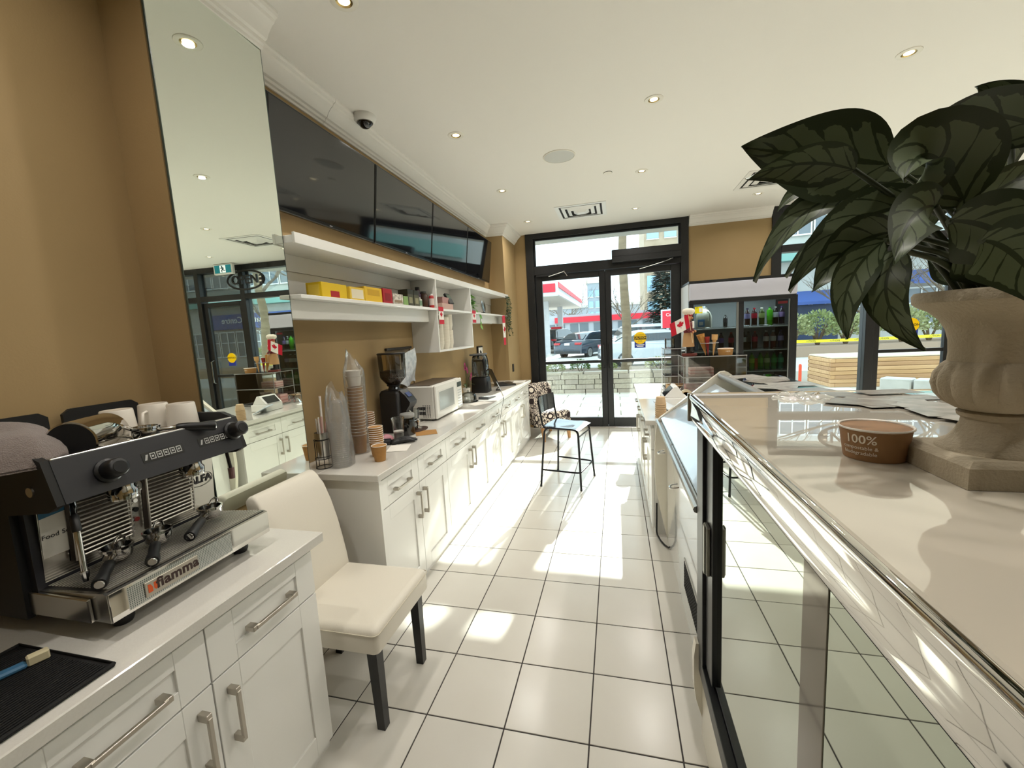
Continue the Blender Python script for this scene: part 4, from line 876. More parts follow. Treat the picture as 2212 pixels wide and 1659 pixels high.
# rubber bar mat and bits at the left edge
RUB = M('rubber_mat', '0d0d0e', .75)
mt = thing('bar_mat', 'black ribbed rubber bar mat on the near worktop', 'mat', (-.118, -1.09, .8752))
part(MB().box((-.158, -.285, 0), (.158, .285, .006), .004), 'mat_base', RUB, mt)
g = MB()
for i in range(36): x = -.148+i*.0083; g.box((x, -.272, .006), (x+.0045, .272, .0095))
part(g, 'mat_rib', RUB, mt, smooth=0)
part(MB().tube([(-.156,-.283,.008),(.156,-.283,.008),(.156,.283,.008),(-.156,.283,.008)], .004, 6, close=True), 'mat_border', RUB, mt)
bb = thing('blue_cloth_brush', 'small blue handled brush lying at the left picture edge', 'brush', (-.17, -.90, .885), radians(70))
part(MB().box((-.06, -.012, .0), (.05, .012, .012), .004), 'handle', M('brush_blue', '3f6f93', .5), bb); part(MB().box((.05, -.010, -.0), (.085, .010, .022), .003), 'bristles', M('bristle_cream', 'd8cda8', .9), bb)
# ================================================================== THINGS ON THE LONG LEFT WORKTOP
CT = .8755
ORDW = 'first second third fourth fifth sixth seventh eighth ninth tenth eleventh twelfth thirteenth fourteenth fifteenth sixteenth seventeenth eighteenth nineteenth twentieth'.split()
ORD = lambda i: ORDW[i] if i < 20 else 'twenty-'+ORDW[i-20]
def cup_prof(r0, r1, h, t=.0012):
    return [(1e-7,.003),(r0-.001,.003),(r0,0),(r0+.0005,.002),(r1,h-.003),(r1+.0022,h-.002),(r1+.0022,h),(r1-.0005,h),(r1-t*1.5,h-.004),(r0-t,.006),(1e-7,.006)]
RIM = PAPERW
def paper_cup(x, y, z, r0, r1, h, mat, label, cat='cup', group=None, name='paper_cup'):
    t = thing(name, label, cat, (x, y, z), 0, group)
    part(MB().lathe([(1e-7,.003),(r0-.001,.003),(r0,0),(r0+.0005,.002),(r1,h-.003)], n=28), 'cup_wall', mat, t, smooth=45)
    part(MB().lathe([(r1,h-.004),(r1+.0022,h-.003),(r1+.0026,h-.0012),(r1+.0015,h),(r1-.0008,h-.001),(r1-.0012,h-.004),(r0-.001,.006),(1e-7,.006)], n=28), 'cup_lining', RIM, t, smooth=45)
    return t
def cup_stack(x, y, z, r0, r1, h, n, dz, mat, desc, group, lean=(0, 0), n_lab=None):
    """nested upright cups: each cup a thing of its own"""
    for i in range(n):
        q = ' '.join(['lowest cup of', 'topmost cup of'][i == n-1:][:1]) if i in (0, n-1) else 'cup %s of' % (['second','third','fourth','fifth','sixth','seventh','eighth','ninth','tenth','eleventh','twelfth','thirteenth','fourteenth','fifteenth'][i-1]+' from the bottom')
        paper_cup(x+lean[0]*i*dz, y+lean[1]*i*dz, z+i*dz, r0, r1, h, mat, q+' '+desc, group=group)
# front kraft cups
paper_cup(-.192, .655, CT, .030, .0415, .092, KRAFT, 'single kraft paper cup standing at the front of the near worktop end')
cup_stack(-.262, .742, CT, .030, .0415, .092, 8, .0125, KRAFT, 'the short kraft stack behind the single cup', 'short stack of kraft cups')
cup_stack(-.515, 1.045, CT, .033, .0475, .128, 6, .0150, KRAFT2, 'the brown cup stack beside the grinder', 'brown cup stack beside the grinder')
# tall stack: kraft cups, rims showing, topped with two white bowls, in a plastic sleeve
tx_, ty_ = -.420, .805
cup_stack(tx_, ty_, CT, .033, .0450, .118, 16, .0195, KRAFT, 'the tallest kraft stack in a plastic sleeve', 'tallest stack of kraft cups', lean=(-.03, .05))
ux, uy = tx_-.03*.31, ty_+.05*.31
paper_cup(ux, uy, CT+.418, .036, .0460, .060, PAPERW, 'lower white paper tub on top of the tallest cup stack'); paper_cup(ux, uy, CT+.452, .036, .0460, .060, PAPERW, 'upper white paper tub on top of the tallest cup stack')
def sleeve(cx, cy, r0, r1, z0, z1, seed, label, top=.05, lean=(0, 0)):
    rnd = random.Random(seed); ph = [rnd.uniform(0, 6.28) for _ in range(6)]
    def f(u, v):
        a = 2*pi*u; z = z0+(z1-z0)*v; r = r0+(r1-r0)*v
        r *= 1+.05*sin(3*a+ph[0]+5*v)+.035*sin(7*a+ph[1]-9*v)+.02*sin(13*a+ph[2]+21*v)
        if v > .86: r *= 1-(v-.86)*3.2+.25*sin(2*a+ph[3])*(v-.86)/.14
        zz = z+(top*sin(a+ph[4])+.5*top*sin(3*a+ph[5]))*max(0, v-.86)/.14
        return (cx+lean[0]*v+r*cos(a), cy+lean[1]*v+r*sin(a), zz)
    return solo(MB().grid(f, 48, 30), 'plastic_sleeve', FILM, label, 'plastic bag', smooth=70)
sleeve(tx_-.004, ty_+.006, .062, .060, CT+.001, CT+.60, 3, 'crumpled clear plastic sleeve around the tallest cup stack', .035, (-.012, .02))
# clear plastic cups in a bag
CLC = glassmat('clear_cup', 'ffffff', .06, .05, .7, .22)
cx_, cy_ = -.375, .560
for i in range(22):
    t = thing('plastic_cup', ['lowest', 'topmost'][i == 21]+' clear plastic cup of the bagged upside-down stack' if i in (0, 21) else 'clear plastic cup, '+ORD(i)+' from the bottom of the bagged upside-down stack', 'cup', (cx_-.0008*i, cy_+.001*i, CT+i*.0115), 0, 'bagged clear plastic cups')
    h, r0, r1 = .125, .049, .031
    part(MB().lathe([(r0+.002,.0),(r0+.0028,.002),(r0,.004),(r0-.0022,.016)] if i < 21 else [(r0+.002,.0),(r0+.0028,.002),(r0,.004),(r1,h-.004),(r1-.003,h),(1e-7,h)], n=22, caps=False), 'cup_wall', CLC, t, smooth=45)
sleeve(cx_, cy_, .070, .052, CT+.001, CT+.43, 5, 'clear bag around the stack of plastic cups by the mirror', .035)
# straw holder
sh2 = thing('straw_rack', 'black wire rack with steel cup of wrapped straws beside the mirror', 'straw holder', (-.455, .515, CT))
g = MB()
for r, z in ((.042,.003),(.042,.055),(.040,.16)): g.tube([(r*cos(k*pi/12), r*sin(k*pi/12), z) for k in range(24)], .0022, 6, close=True)
for k in range(5): a = 2*pi*k/5+.4; g.tube([(.042*cos(a), .042*sin(a), .003), (.041*cos(a), .041*sin(a), .10), (.040*cos(a), .040*sin(a), .16)], .0020, 6)
part(g, 'wire_frame', MATTEBLK, sh2, smooth=60); part(MB().lathe([(1e-7,.05),(.030,.05),(.034,.055),(.036,.20),(.034,.20),(.032,.056),(1e-7,.056)], n=22), 'steel_cup', BRUSHED, sh2, smooth=45)
STRW = [M('straw_wrap', 'e8ddcf', .6), M('straw_pink', 'd8b0a8', .6), M('straw_white', 'efece6', .6)]
rnd = random.Random(4)
for i in range(13):
    a = rnd.uniform(0, 6.28); r = rnd.uniform(.004, .022); L = .40 if i < 4 else rnd.uniform(.24, .30)
    tl = rnd.uniform(.0, .028)
    t = solo(MB().cyl((-.455+r*cos(a), .515+r*sin(a), CT+.058), (-.455+(r+tl)*cos(a), .515+(r+tl)*sin(a), CT+L), .0042, n=8), 'paper_straw', STRW[i % 3],
             ('tall wrapped straw standing out of the steel straw cup' if i < 4 else 'short wrapped straw in the steel straw cup'), 'straw', 'tall straws' if i < 4 else 'short straws')
# grinder
gr = thing('coffee_grinder', 'black coffee grinder with bean hopper on the left worktop', 'coffee grinder', (-.475, 1.36, CT))
GRB = M('grinder_black', '151517', .36); SMOKE = glassmat('hopper_smoke', 'd8ccb4', .06); BEAN = M('coffee_beans', '2c1a10', .5, noise=(120, '4a2e1c', .1), bump=(160, .9))
part(MB().loft([[(x, y, z) for x, y in rrect(-.105+i, .085-i, -.085+i, .085-i, .03)] for z, i in ((0,0),(.03,0),(.04,.008),(.29,.010),(.31,.02),(.318,.04))]), 'body', GRB, gr, smooth=45)
part(MB().prism([(.05,.30),(.075,.312),(.115,.275),(.150,.225),(.145,.205),(.115,.165),(.105,.10),(.075,.09),(.05,.12)], -.055, .055, PY), 'front_head', GRB, gr, smooth=30)
part(MB().prism([(.100,.292),(.128,.262),(.130,.264),(.102,.294)], -.028, .028, PY), 'display', M('grinder_display', '3a4a7a', .2), gr, smooth=0)
part(MB().tube([(.10,0,.16),(.125,0,.13),(.125,0,.11)], .010, 8), 'chute', CHROME, gr); part(MB().tube([(.08,-.03,.075),(.15,-.035,.078),(.15,.035,.078),(.08,.03,.075)], .004, 6), 'fork', CHROME, gr)
part(MB().lathe([(.045,.314),(.042,.322),(.038,.340),(.050,.345),(.050,.352)], n=20), 'collar', GRB, gr); part(MB().tube([(.03,-.04,.333),(.055,-.06,.333)], .008, 8), 'gate_slide', CHROME, gr)
hop = part(MB().lathe([(.046,.352),(.060,.368),(.088,.400),(.094,.415),(.100,.580)], n=30, caps=False), 'hopper', SMOKE, gr, smooth=45)
part(MB().lathe([(1e-7,.354),(.043,.354),(.058,.369),(.086,.401),(.0915,.416),(.0925,.452),(.05,.461),(1e-7,.458)], n=28), 'bean_fill', BEAN, hop, smooth=45)
part(MB().lathe([(1e-7,.590),(.098,.590),(.103,.586),(.103,.578),(.1005,.578)], n=30), 'hopper_lid', GRB, hop)
# glass jar with grey lid
t = thing('glass_jar', 'dark glass jar with grey screw lid in front of the grinder', 'jar', (-.330, 1.255, CT))
part(MB().lathe([(1e-7,0),(.046,0),(.050,.005),(.050,.115),(.046,.128)], n=26), 'jar_body', glassmat('dark_jar', '8d9296', .08), t, smooth=45); part(MB().lathe([(1e-7,.002),(.047,.003),(.047,.095),(1e-7,.10)], n=24), 'jar_content', M('jar_content', '24262a', .4), t, smooth=45)
part(MB().lathe([(.050,.126),(.052,.128),(.052,.150),(.048,.155),(1e-7,.155)], n=26), 'lid', M('jar_lid', '9c9c98', .35), t, smooth=45)
# clear cup with white drink, tall glass
t = thing('clear_cup', 'clear plastic cup with a little white drink', 'cup', (-.335, 1.13, CT))
part(MB().lathe([(1e-7,.001),(.030,0),(.032,.004),(.045,.145),(.047,.148),(.046,.150)], n=26, caps=False), 'cup_wall', CLEAR, t, smooth=45); part(MB().lathe([(1e-7,.003),(.029,.003),(.0325,.045),(1e-7,.047)], n=24), 'drink', M('grey_drink', '8a8880', .4), t, smooth=45); part(MB().lathe([(1e-7,.0475),(.0327,.0475),(.0335,.058),(1e-7,.058)], n=24), 'foam', PAPERW, t, smooth=45)
t = thing('tall_glass', 'tall empty clear glass before the microwave', 'glass', (-.372, 1.435, CT)); part(MB().lathe([(1e-7,.004),(.030,0),(.033,.004),(.036,.06),(.042,.150),(.040,.150),(.033,.06),(.030,.008),(1e-7,.008)], n=26), 'glass_wall', CLEAR, t, smooth=45)
# tamper on round mat, napkins, glove, pink pouch
solo(MB().lathe([(1e-7,0),(.078,0),(.080,.002),(.078,.005),(1e-7,.005)], (-.325, 1.40, CT+.0012), 28, sx=.8, sy=1.25), 'round_mat', M('brown_mat', '3a2416', .6), 'dark brown oval mat under the coffee tamper', 'mat')
t = thing('coffee_tamper', 'chrome coffee tamper standing on the dark oval mat', 'tamper', (-.325, 1.40, CT+.0064)); part(MB().lathe([(1e-7,0),(.029,0),(.029,.012),(.012,.018),(.008,.03),(.011,.045),(.017,.06),(.018,.072),(.012,.080),(1e-7,.081)], n=24), 'tamper_body', CHROME, t, smooth=45)
def sheet(x, y, w, h, a, z, mat, name, label, cat='napkin', curl=.004):
    mb = MB().grid(lambda u, v: ((u-.5)*w, (v-.5)*h, curl*(sin(3*u)*v)), 8, 6); mb.add([(p[0], p[1], p[2]+.0008) for p in mb.v], list(mb.f))
    return solo(mb.xf(Matrix.Translation((x, y, z)) @ Matrix.Rotation(a, 4, 'Z')), name, mat, label, cat, smooth=60)
sheet(-.215, 1.305, .15, .15, .5, CT+.0003, KRAFT, 'napkin', 'kraft paper napkin beside the tamper mat', curl=.001)
sheet(-.215, .905, .13, .15, .3, CT+.0003, PAPERW, 'napkin', 'white paper napkin beside the kraft cups', curl=.001)
t = thing('rubber_glove', 'crumpled black rubber glove on the left worktop', 'glove', (-.262, 1.035, CT), radians(35))
GLV = M('black_rubber', '121214', .5, bump=(60, .3))
part(MB().lathe([(1e-7,0),(.035,.002),(.042,.012),(.034,.024),(.015,.031),(1e-7,.032)], (-.03, 0, 0), 18, mod=lambda a, z: 1+.25*sin(2*a+1)+.12*sin(5*a)).tube([(-.07,.0,.012),(-.115,.012,.012),(-.14,.01,.006)], [.026,.028,.02], 10), 'palm', GLV, t, smooth=70)
for i, (y, L, b) in enumerate(((-.028,.085,-.012),(-.010,.105,.004),(.010,.10,.012),(.028,.08,.02),(.040,.05,.03))):
    part(MB().tube([(-.015,y*.8,.015),(.02,y,.022+.004*(i%2)),(.05,y+b*.5,.018),(L*.95,y+b,.010)], [.014,.012,.011,.007], 8), 'finger', GLV, t, smooth=70)
mb = MB().lathe([(1e-7,0),(.034,.003),(.040,.018),(.030,.036),(.012,.046),(1e-7,.048)], (-.395, 1.07, CT+.0005), 16, mod=lambda a, z: 1+.16*sin(3*a+40*z)+.1*sin(7*a)); solo(mb, 'pink_pouch', M('pink_film', 'c98a94', .3), 'small crumpled pink pouch behind the kraft cups', 'pouch', smooth=50)
# microwave
mw = thing('microwave', 'white microwave oven on the left worktop', 'microwave', (-.445, 1.985, CT))
MWW = M('microwave_white', 'e9e7df', .3, coat=.2); W2, D2, H2 = .2975, .150, .292
part(MB().box((-D2, -W2, .012), (D2-.02, W2, H2), .012), 'body', MWW, mw); part(MB().box((-D2+.01, -W2+.01, H2), (D2-.05, W2-.01, H2+.003)), 'top_plate', M('mw_top', '5a4e44', .4), mw, smooth=0)
dr = part(MB().box((D2-.022, -W2, .014), (D2, .155, H2), .008), 'door', MWW, mw)
part(MB().box((D2-.001, -W2+.065, .075), (D2+.0015, .085, H2-.06), .001), 'window', M('mw_window', 'aeb2ae', .08, coat=.6), dr)
part(MB().box((D2-.001, -W2+.052, .062), (D2+.001, .098, .075)).box((D2-.001, -W2+.052, H2-.06), (D2+.001, .098, H2-.048)).box((D2-.001, -W2+.052, .075), (D2+.001, -W2+.065, H2-.06)).box((D2-.001, .085, .075), (D2+.001, .098, H2-.06)), 'window_frame', M('mw_frame', 'd9d7cf', .3), dr, smooth=0)
cp = part(MB().box((D2-.022, .158, .014), (D2-.001, W2, H2), .008), 'control_strip', MWW, mw)
part(MB().box((D2-.0012, .178, H2-.075), (D2+.0012, W2-.018, H2-.032)), 'display', M('mw_display', '2c3a38', .15), cp, smooth=0)
kb = mesh(MB().box((0, -.012, -.006), (.0022, .012, .006), .001), 'button', M('mw_button', 'c3c6c4', .4))
for r in range(6):
    for c in range(3): new('button', kb, cp, (D2-.0012, .196+c*.031, .185-r*.024))
part(MB().box((D2-.0012, .185, .026), (D2+.003, W2-.022, .048), .002), 'open_button', M('mw_button'), cp)
slot = mesh(MB().box((0, -.0015, -.013), (.011, .0015, .013)), 'vent_slot', M('vent_dark'))
for i in range(5):
    for j in range(2):
        for k2 in range(1): new('vent_slot', slot, mw, (-.02+i*.014, -W2-.0005, .05+j*.04+.015))
slv = mesh(MB().box((-.0052, -.0012, -.0024), (.0052, .0012, .0024)), 'vent_slit', M('vent_dark'))
for i in range(4):
    for j in range(10): new('vent_slit', slv, mw, (.03+i*.019, -W2-.0004, .035+j*.0105))
for x, y in ((-.11,-.25),(.09,-.25),(-.11,.25),(.09,.25)): part(MB().cyl((x,y,0),(x,y,.014),.012,n=10), 'foot', BLACKP, mw)
# clip bar on the wall with hanging plastic bags
t = thing('wall_clip_bar', 'dark bar on the wall behind the grinder', 'wall bar', (-.598, 1.70, 1.475)); part(MB().box((-.010, -.205, 0), (.012, .205, .020), .003), 'bar', M('bar_dark', '2e2a26', .5), t); part(MB().box((-.0115, -.19, -.22), (-.0095, .20, 0)), 'board', M('dim_board', '8a7a62', .6), t, smooth=0)
part(MB().tube([(-.006,.19,0),(-.004,.20,-.10),(-.004,.21,-.22),(-.004,.23,-.33)], .003, 6), 'hanging_cord', MATTEBLK, t, smooth=60)
def bagf(u, v): return (-.555+.035*(1-v)+.016*sin(7*u+5*v)*v*(1-.3*v), 1.57+.26*u+.07*v*(u-.2)+.012*sin(5*v), 1.43-.25*v+.02*sin(9*u)*(v>.9)+.05*u*(1-v))
mb = MB().grid(bagf, 26, 24); solo(mb, 'bag_of_lids', M('pale_bag', 'c8d0d8', .25, noise=(26, 'eef2f6', .12), coat=.5), 'clear bag of pale blue lids leaning behind the microwave', 'plastic bag', smooth=60)
# round violet sticker above the bag
solo(MB().cyl((-.548, 1.655, 1.395), (-.552, 1.655, 1.395), .020, n=20), 'bag_seal', M('violet_seal', '8a5fa8', .5), 'small round violet seal above the bag of lids', 'sticker')
# orchid in white pot
t = thing('potted_orchid', 'small magenta orchid in a white pot behind the microwave', 'potted plant', (-.50, 2.95, CT))
part(MB().lathe([(1e-7,0),(.030,0),(.034,.004),(.043,.098),(.045,.10),(.041,.10),(.037,.088),(1e-7,.088)], n=24), 'pot', PAPERW, t, smooth=45); part(MB().lathe([(1e-7,.090),(.039,.088),(.040,.084)], n=18), 'soil', M('soil', '33251a', .9), t)
part(MB().tube([(0,0,.09),(.01,-.02,.20),(.02,-.05,.30),(.015,-.09,.36)], [.003,.003,.0025,.002], 6).tube([(0,.01,.09),(.01,.03,.18),(.03,.05,.24)], .0025, 6), 'stem', M('stem_green', '4c5a2a', .6), t, smooth=60)
PET = M('orchid_petal', '7d1148', .5, noise=(30, 'a81f63', .2))
for fx, fy, fz in ((.02,-.085,.365),(.03,-.065,.325),(.025,-.10,.33),(.03,-.04,.29),(.04,.045,.245),(.035,.03,.205)):
    fl_ = MB()
    for k in range(5):
        a = 2*pi*k/5+fx*90; c = Vector((fx, fy, fz)); d = Vector((.25, cos(a), sin(a))); n_ = Vector((1, 0, 0)).cross(d).normalized()
        tip = c+d*.030; m1 = c+d*.018+n_*.012+Vector((.006,0,0)); m2 = c+d*.018-n_*.012+Vector((.006,0,0)); fl_.add([tuple(c), tuple(m1), tuple(tip), tuple(m2)], [(0,1,2,3)])
    part(fl_, 'blossom', PET, t, smooth=0)
for a in (.3, 2.2, 4.1): part(MB().grid(lambda u, v: ((.10*v)*cos(a)+(u-.5)*.03*sin(a)*sin(pi*v), (.10*v)*sin(a)-(u-.5)*.03*cos(a)*sin(pi*v), .092+.05*sin(2.4*v)), 2, 6), 'leaf', M('orchid_leaf', '3f5a24', .45), t, smooth=60)
# white card holder behind the orchid
t = thing('card_holder', 'narrow white card holder with dark print by the orchid', 'card holder', (-.575, 2.83, CT)); part(MB().box((-.02, -.035, 0), (.02, .035, .22), .002), 'holder', PAPERW, t); part(MB().box((.0202, -.026, .10), (.021, .026, .15)), 'print', MATTEBLK, t, smooth=0)
# blender
bl = thing('blender', 'black blender with clear sound cover on the left worktop', 'blender', (-.44, 3.30, CT))
part(MB().loft([[(x, y, z) for x, y in rrect(-.10+i, .10-i, -.10+i, .10-i, .025)] for z, i in ((0,0),(.02,0),(.17,.006),(.185,.015),(.19,.03))]), 'motor_base', GRB, bl, smooth=45)
part(MB().box((.098, -.05, .04), (.103, .05, .13), .002), 'keypad', M('keypad_grey', '2c2e31', .3), bl)
part(MB().loft([[(x, y, z) for x, y in rrect(-.092+i, .092-i, -.092+i, .092-i, .04)] for z, i in ((.19,.0),(.38,.006),(.43,.014),(.455,.04))], caps=False), 'sound_cover', glassmat('cover_clear', 'c9cdd0', .09), bl, smooth=45)
jar = part(MB().loft([[(x, y, z) for x, y in rrect(-.045-i, .045+i, -.045-i, .045+i, .02)] for z, i in ((.195,0),(.22,.004),(.37,.022))], caps=False), 'jug', glassmat('jug_clear', 'dde0e2', .10), bl, smooth=45)
part(MB().box((-.068, -.068, .37), (.068, .068, .392), .006), 'jug_lid', GRB, bl); part(MB().tube([(.055,-.095,.43),(.085,-.105,.36),(.088,-.105,.29),(.098,-.105,.21)], [.022,.020,.016,.012], 8), 'hinge_arm', GRB, bl, smooth=60); part(MB().cyl((.06,-.115,.415),(.06,-.122,.415),.022,n=18), 'hinge_cap', BRUSHED, bl)
part(MB().box((-.10, -.095, .44), (.07, .095, .462), .01), 'cover_top', M('cover_grey', '6a6d70', .25), bl)
# soap bottle
t = thing('pump_bottle', 'clear pump bottle behind the blender', 'bottle', (-.45, 3.53, CT)); part(MB().lathe([(1e-7,0),(.034,0),(.037,.006),(.037,.19),(.028,.225),(.014,.24),(.014,.25)], n=20), 'bottle_body', glassmat('clear_bottle', 'dfe0dc', .1, .05, .9, .12), t, smooth=45); part(MB().lathe([(.017,.245),(.017,.27),(.006,.275),(.005,.305),(1e-7,.306)], n=12).tube([(0,0,.30),(.03,0,.302),(.045,0,.295)], .006, 8), 'pump', WHITEP, t)
# laptop
lp = thing('laptop', 'open black laptop at the far end of the left worktop', 'laptop', (-.325, 3.95, CT), radians(28))
part(MB().box((-.115, -.17, 0), (.115, .17, .016), .004), 'base', M('laptop_black', '17181a', .35), lp); part(MB().box((-.095, -.15, .0162), (.01, .15, .0172)), 'keyboard', MATTEBLK, lp, smooth=0); part(MB().box((.03, -.045, .0162), (.095, .045, .0168)), 'touchpad', M('touchpad', '2a2b2e', .3), lp, smooth=0)
sm = MB().box((-.004, -.17, 0), (.004, .17, .235), .003).xf(Matrix.Translation((-.115, 0, .014)) @ Matrix.Rotation(radians(-22), 4, 'Y')); sc_ = part(sm, 'screen', M('laptop_black'), lp)
part(MB().box((.0041, -.155, .015), (.0046, .155, .222)).xf(Matrix.Translation((-.115, 0, .014)) @ Matrix.Rotation(radians(-22), 4, 'Y')), 'display', SCR, sc_, smooth=0)
sheet(-.185, 4.20, .17, .24, .1, CT+.0003, PAPERW, 'paper_sheet', 'white sheet of paper beside the laptop', 'paper', .001)
# phone on stand, cable, calculator, glass dome, papers
ph = thing('phone_stand', 'small white phone leaning on a wire stand at the worktop front', 'phone', (-.235, 3.42, CT), radians(20)); part(MB().box((-.004, -.065, .0), (.004, .065, .115), .003).xf(Matrix.Rotation(radians(-25), 4, 'Y')), 'phone', M('phone_white', 'dfe6ec', .2), ph); part(MB().box((.0042, -.056, .012), (.0048, .056, .103)).xf(Matrix.Rotation(radians(-25), 4, 'Y')), 'phone_screen', M('phone_screen', '9fb3c0', .1), ph, smooth=0); part(MB().tube([(-.01,-.03,.055),(-.06,-.03,.0035),(-.06,.03,.0035),(-.01,.03,.055)], .003, 6).tube([(.01,-.03,.004),(-.06,-.03,.0035)], .003, 6).tube([(.01,.03,.004),(-.06,.03,.0035)], .003, 6), 'stand', BLACKP, ph)
cab = [(-.235,3.38,CT+.01),(-.16,3.20,CT+.006),(-.10,3.02,CT+.006),(-.055,2.90,CT+.004),(-.042,2.84,CT-.01),(-.045,2.78,.80),(-.045,2.70,.72),(-.042,2.64,.67),(-.042,2.58,.655),(-.042,2.56,.68),(-.042,2.62,.73),(-.042,2.74,.78),(-.044,2.80,.82),(-.05,2.86,CT+.004)]
def smoothpts(p, n=6):
    p = [Vector(q) for q in p]; o = []
    for i in range(len(p)-1):
        a, b, c, d = p[max(i-1,0)], p[i], p[i+1], p[min(i+2,len(p)-1)]
        for k in range(n):
            t = k/n; o.append(tuple(.5*((2*b)+(-a+c)*t+(2*a-5*b+4*c-d)*t*t+(-a+3*b-3*c+d)*t**3)))
    return o+[tuple(p[-1])]
solo(MB().tube(smoothpts(cab), .0028, 6), 'charging_cable', M('cable_grey', '77756e', .5), 'thin grey charging cable looping over the worktop edge', 'cable', smooth=60)
t = thing('calculator', 'grey desk calculator lying on the worktop', 'calculator', (-.225, 2.83, CT+.0005), radians(80)); part(MB().prism([(-.085,0),(.085,0),(.085,.010),(-.085,.024)], -.06, .06, PY), 'case', M('calc_grey', '54565a', .4), t, smooth=0); part(MB().prism([(-.075,.0236),(-.048,.0213),(-.048,.0219),(-.075,.0242)], -.05, .05, PY), 'display', M('calc_lcd', 'a3aaa0', .2), t, smooth=0)
kk = mesh(MB().box((-.007, -.007, 0), (.007, .007, .003), .001), 'key', M('calc_key', '9a9a98', .5))
for r in range(5):
    for c in range(5): new('key', kk, t, (-.035+r*.024, -.042+c*.021, .0205-.0020*r-.0004))
t = thing('glass_dome', 'clear glass cake dome beside the microwave', 'glass dome', (-.365, 2.62, CT)); part(MB().lathe([(.085,.004),(.086,.05),(.078,.075),(.055,.092),(.02,.100),(1e-7,.101)], n=30, caps=False), 'dome', glassmat('dome_glass', 'eef2f2', .10), t, smooth=60); part(MB().lathe([(1e-7,.0),(.10,0),(.102,.003),(1e-7,.004)], n=30), 'plate', glassmat('plate_glass', 'e2e8e6', .12), t); part(MB().ball((0,0,.110), .011, 12), 'knob', glassmat('dome_glass'), t, smooth=60)
sheet(-.20, 2.50, .21, .15, .9, CT+.0003, PAPERW, 'paper_sheet', 'white sheet of paper before the glass dome', 'paper', .001)
# framed card and outlet
t = thing('picture_frame', 'small black framed print on the wall behind the blender', 'picture frame', (-.598, 3.80, 1.25)); part(MB().box((-.010, -.10, 0), (.010, .10, .16), .003), 'frame', BLACKP, t); part(MB().box((.0102, -.082, .018), (.011, .082, .142)), 'mat', PAPERW, t, smooth=0)
part(MB().cyl((.0111,-.015,.085),(.0118,-.015,.085),.022,n=14).cyl((.0111,.02,.075),(.0118,.02,.075),.016,n=12).box((.0111,-.006,.03),(.0118,.004,.06)), 'print', MATTEBLK, t)
t = thing('wall_outlet', 'black outlet box on the sunlit side of the pillar', 'outlet', (-.3695, 4.62, .98)); part(MB().box((0, -.035, 0), (.012, .035, .115), .003), 'box', BLACKP, t); part(MB().box((.012, -.018, .03), (.0135, .018, .085)), 'socket_plate', M('socket', '3a3a3a', .4), t, smooth=0)

# ================================================================== THINGS ON THE WALL SHELF
SZ = 1.8095
def carton(y0, y1, x0, x1, h, mat, label, name='tea_box', panel=None, txt=None, tcol=None, side=None, lid=None, z=SZ):
    t = thing(name, label, 'box', ((x0+x1)/2, (y0+y1)/2, z)); a, b = (x1-x0)/2, (y1-y0)/2
    part(MB().box((-a, -b, 0), (a, b, h), .0015), 'carton', mat, t)
    if panel: part(MB().box((a, -b*panel[0], h*panel[1]), (a+.0006, b*panel[0], h*panel[2])), 'front_print', panel[3], t, smooth=0)
    if txt: part(text_mb(txt, h*.22, frame_mtx((a+.0012, 0, h*.62), (0,1,0), (0,0,1)), depth=.0001), 'lettering', tcol or MATTEBLK, t, smooth=0)
    if side: part(MB().box((-a*.7, -b-.0006, h*.15), (a*.7, -b, h*.85)), 'side_print', side, t, smooth=0)
    if lid: part(MB().box((-a-.001, -b-.001, h*.72), (a+.001, b+.001, h+.001), .001), 'lid', lid, t)
    return t
YEL = M('tea_yellow', 'dcb915', .45); YEL2 = M('tea_yellow_pale', 'e0bd3a', .45); REDB = M('tea_red', 'a81a24', .4)
carton(.580, .800, -.50, -.40, .085, YEL, 'long yellow tea box at the left end of the shelf', panel=(.35, .1, .5, REDB), side=M('tea_side', 'e6c84a', .4))
carton(.815, .965, -.50, -.39, .080, YEL2, 'yellow tea box with pale front, second on the shelf', panel=(.8, .15, .85, M('pale_print', 'e6dcc0', .5)), side=M('tea_side'))
carton(.985, 1.185, -.50, -.40, .098, M('tea_yellow3', 'dfb62c', .45), 'plain yellow tea box before the red box', panel=(.7, .45, .85, M('yellow_print', 'c79c1c', .5)))
carton(1.200, 1.320, -.50, -.40, .105, REDB, 'red tea box in the shelf row', panel=(.6, .2, .7, M('red_dark', '8a1018', .4)))
carton(1.335, 1.475, -.49, -.40, .080, M('box_cream', 'e3ddd0', .5, noise=(50, 'a8a294', .06)), 'cream printed box beside the red tea box', panel=(.8, .2, .45, M('cookie_brown', '8c7a60', .6)))
carton(1.485, 1.555, -.49, -.40, .072, M('box_green', '7fa05a', .5), 'small green tea box on the shelf')
carton(1.572, 1.665, -.49, -.41, .130, M('tin_olive', '4d4a36', .35), 'tall olive tea tin, left of the pair', panel=(.6, .2, .55, M('tin_print', '8d8a68', .5)), lid=M('tin_lid', '3c3a2b', .35), name='tea_tin')
carton(1.675, 1.768, -.49, -.41, .130, M('tin_olive2', '55523c', .35), 'tall olive tea tin, right of the pair', panel=(.6, .2, .55, M('tin_print')), lid=M('tin_lid'), name='tea_tin')
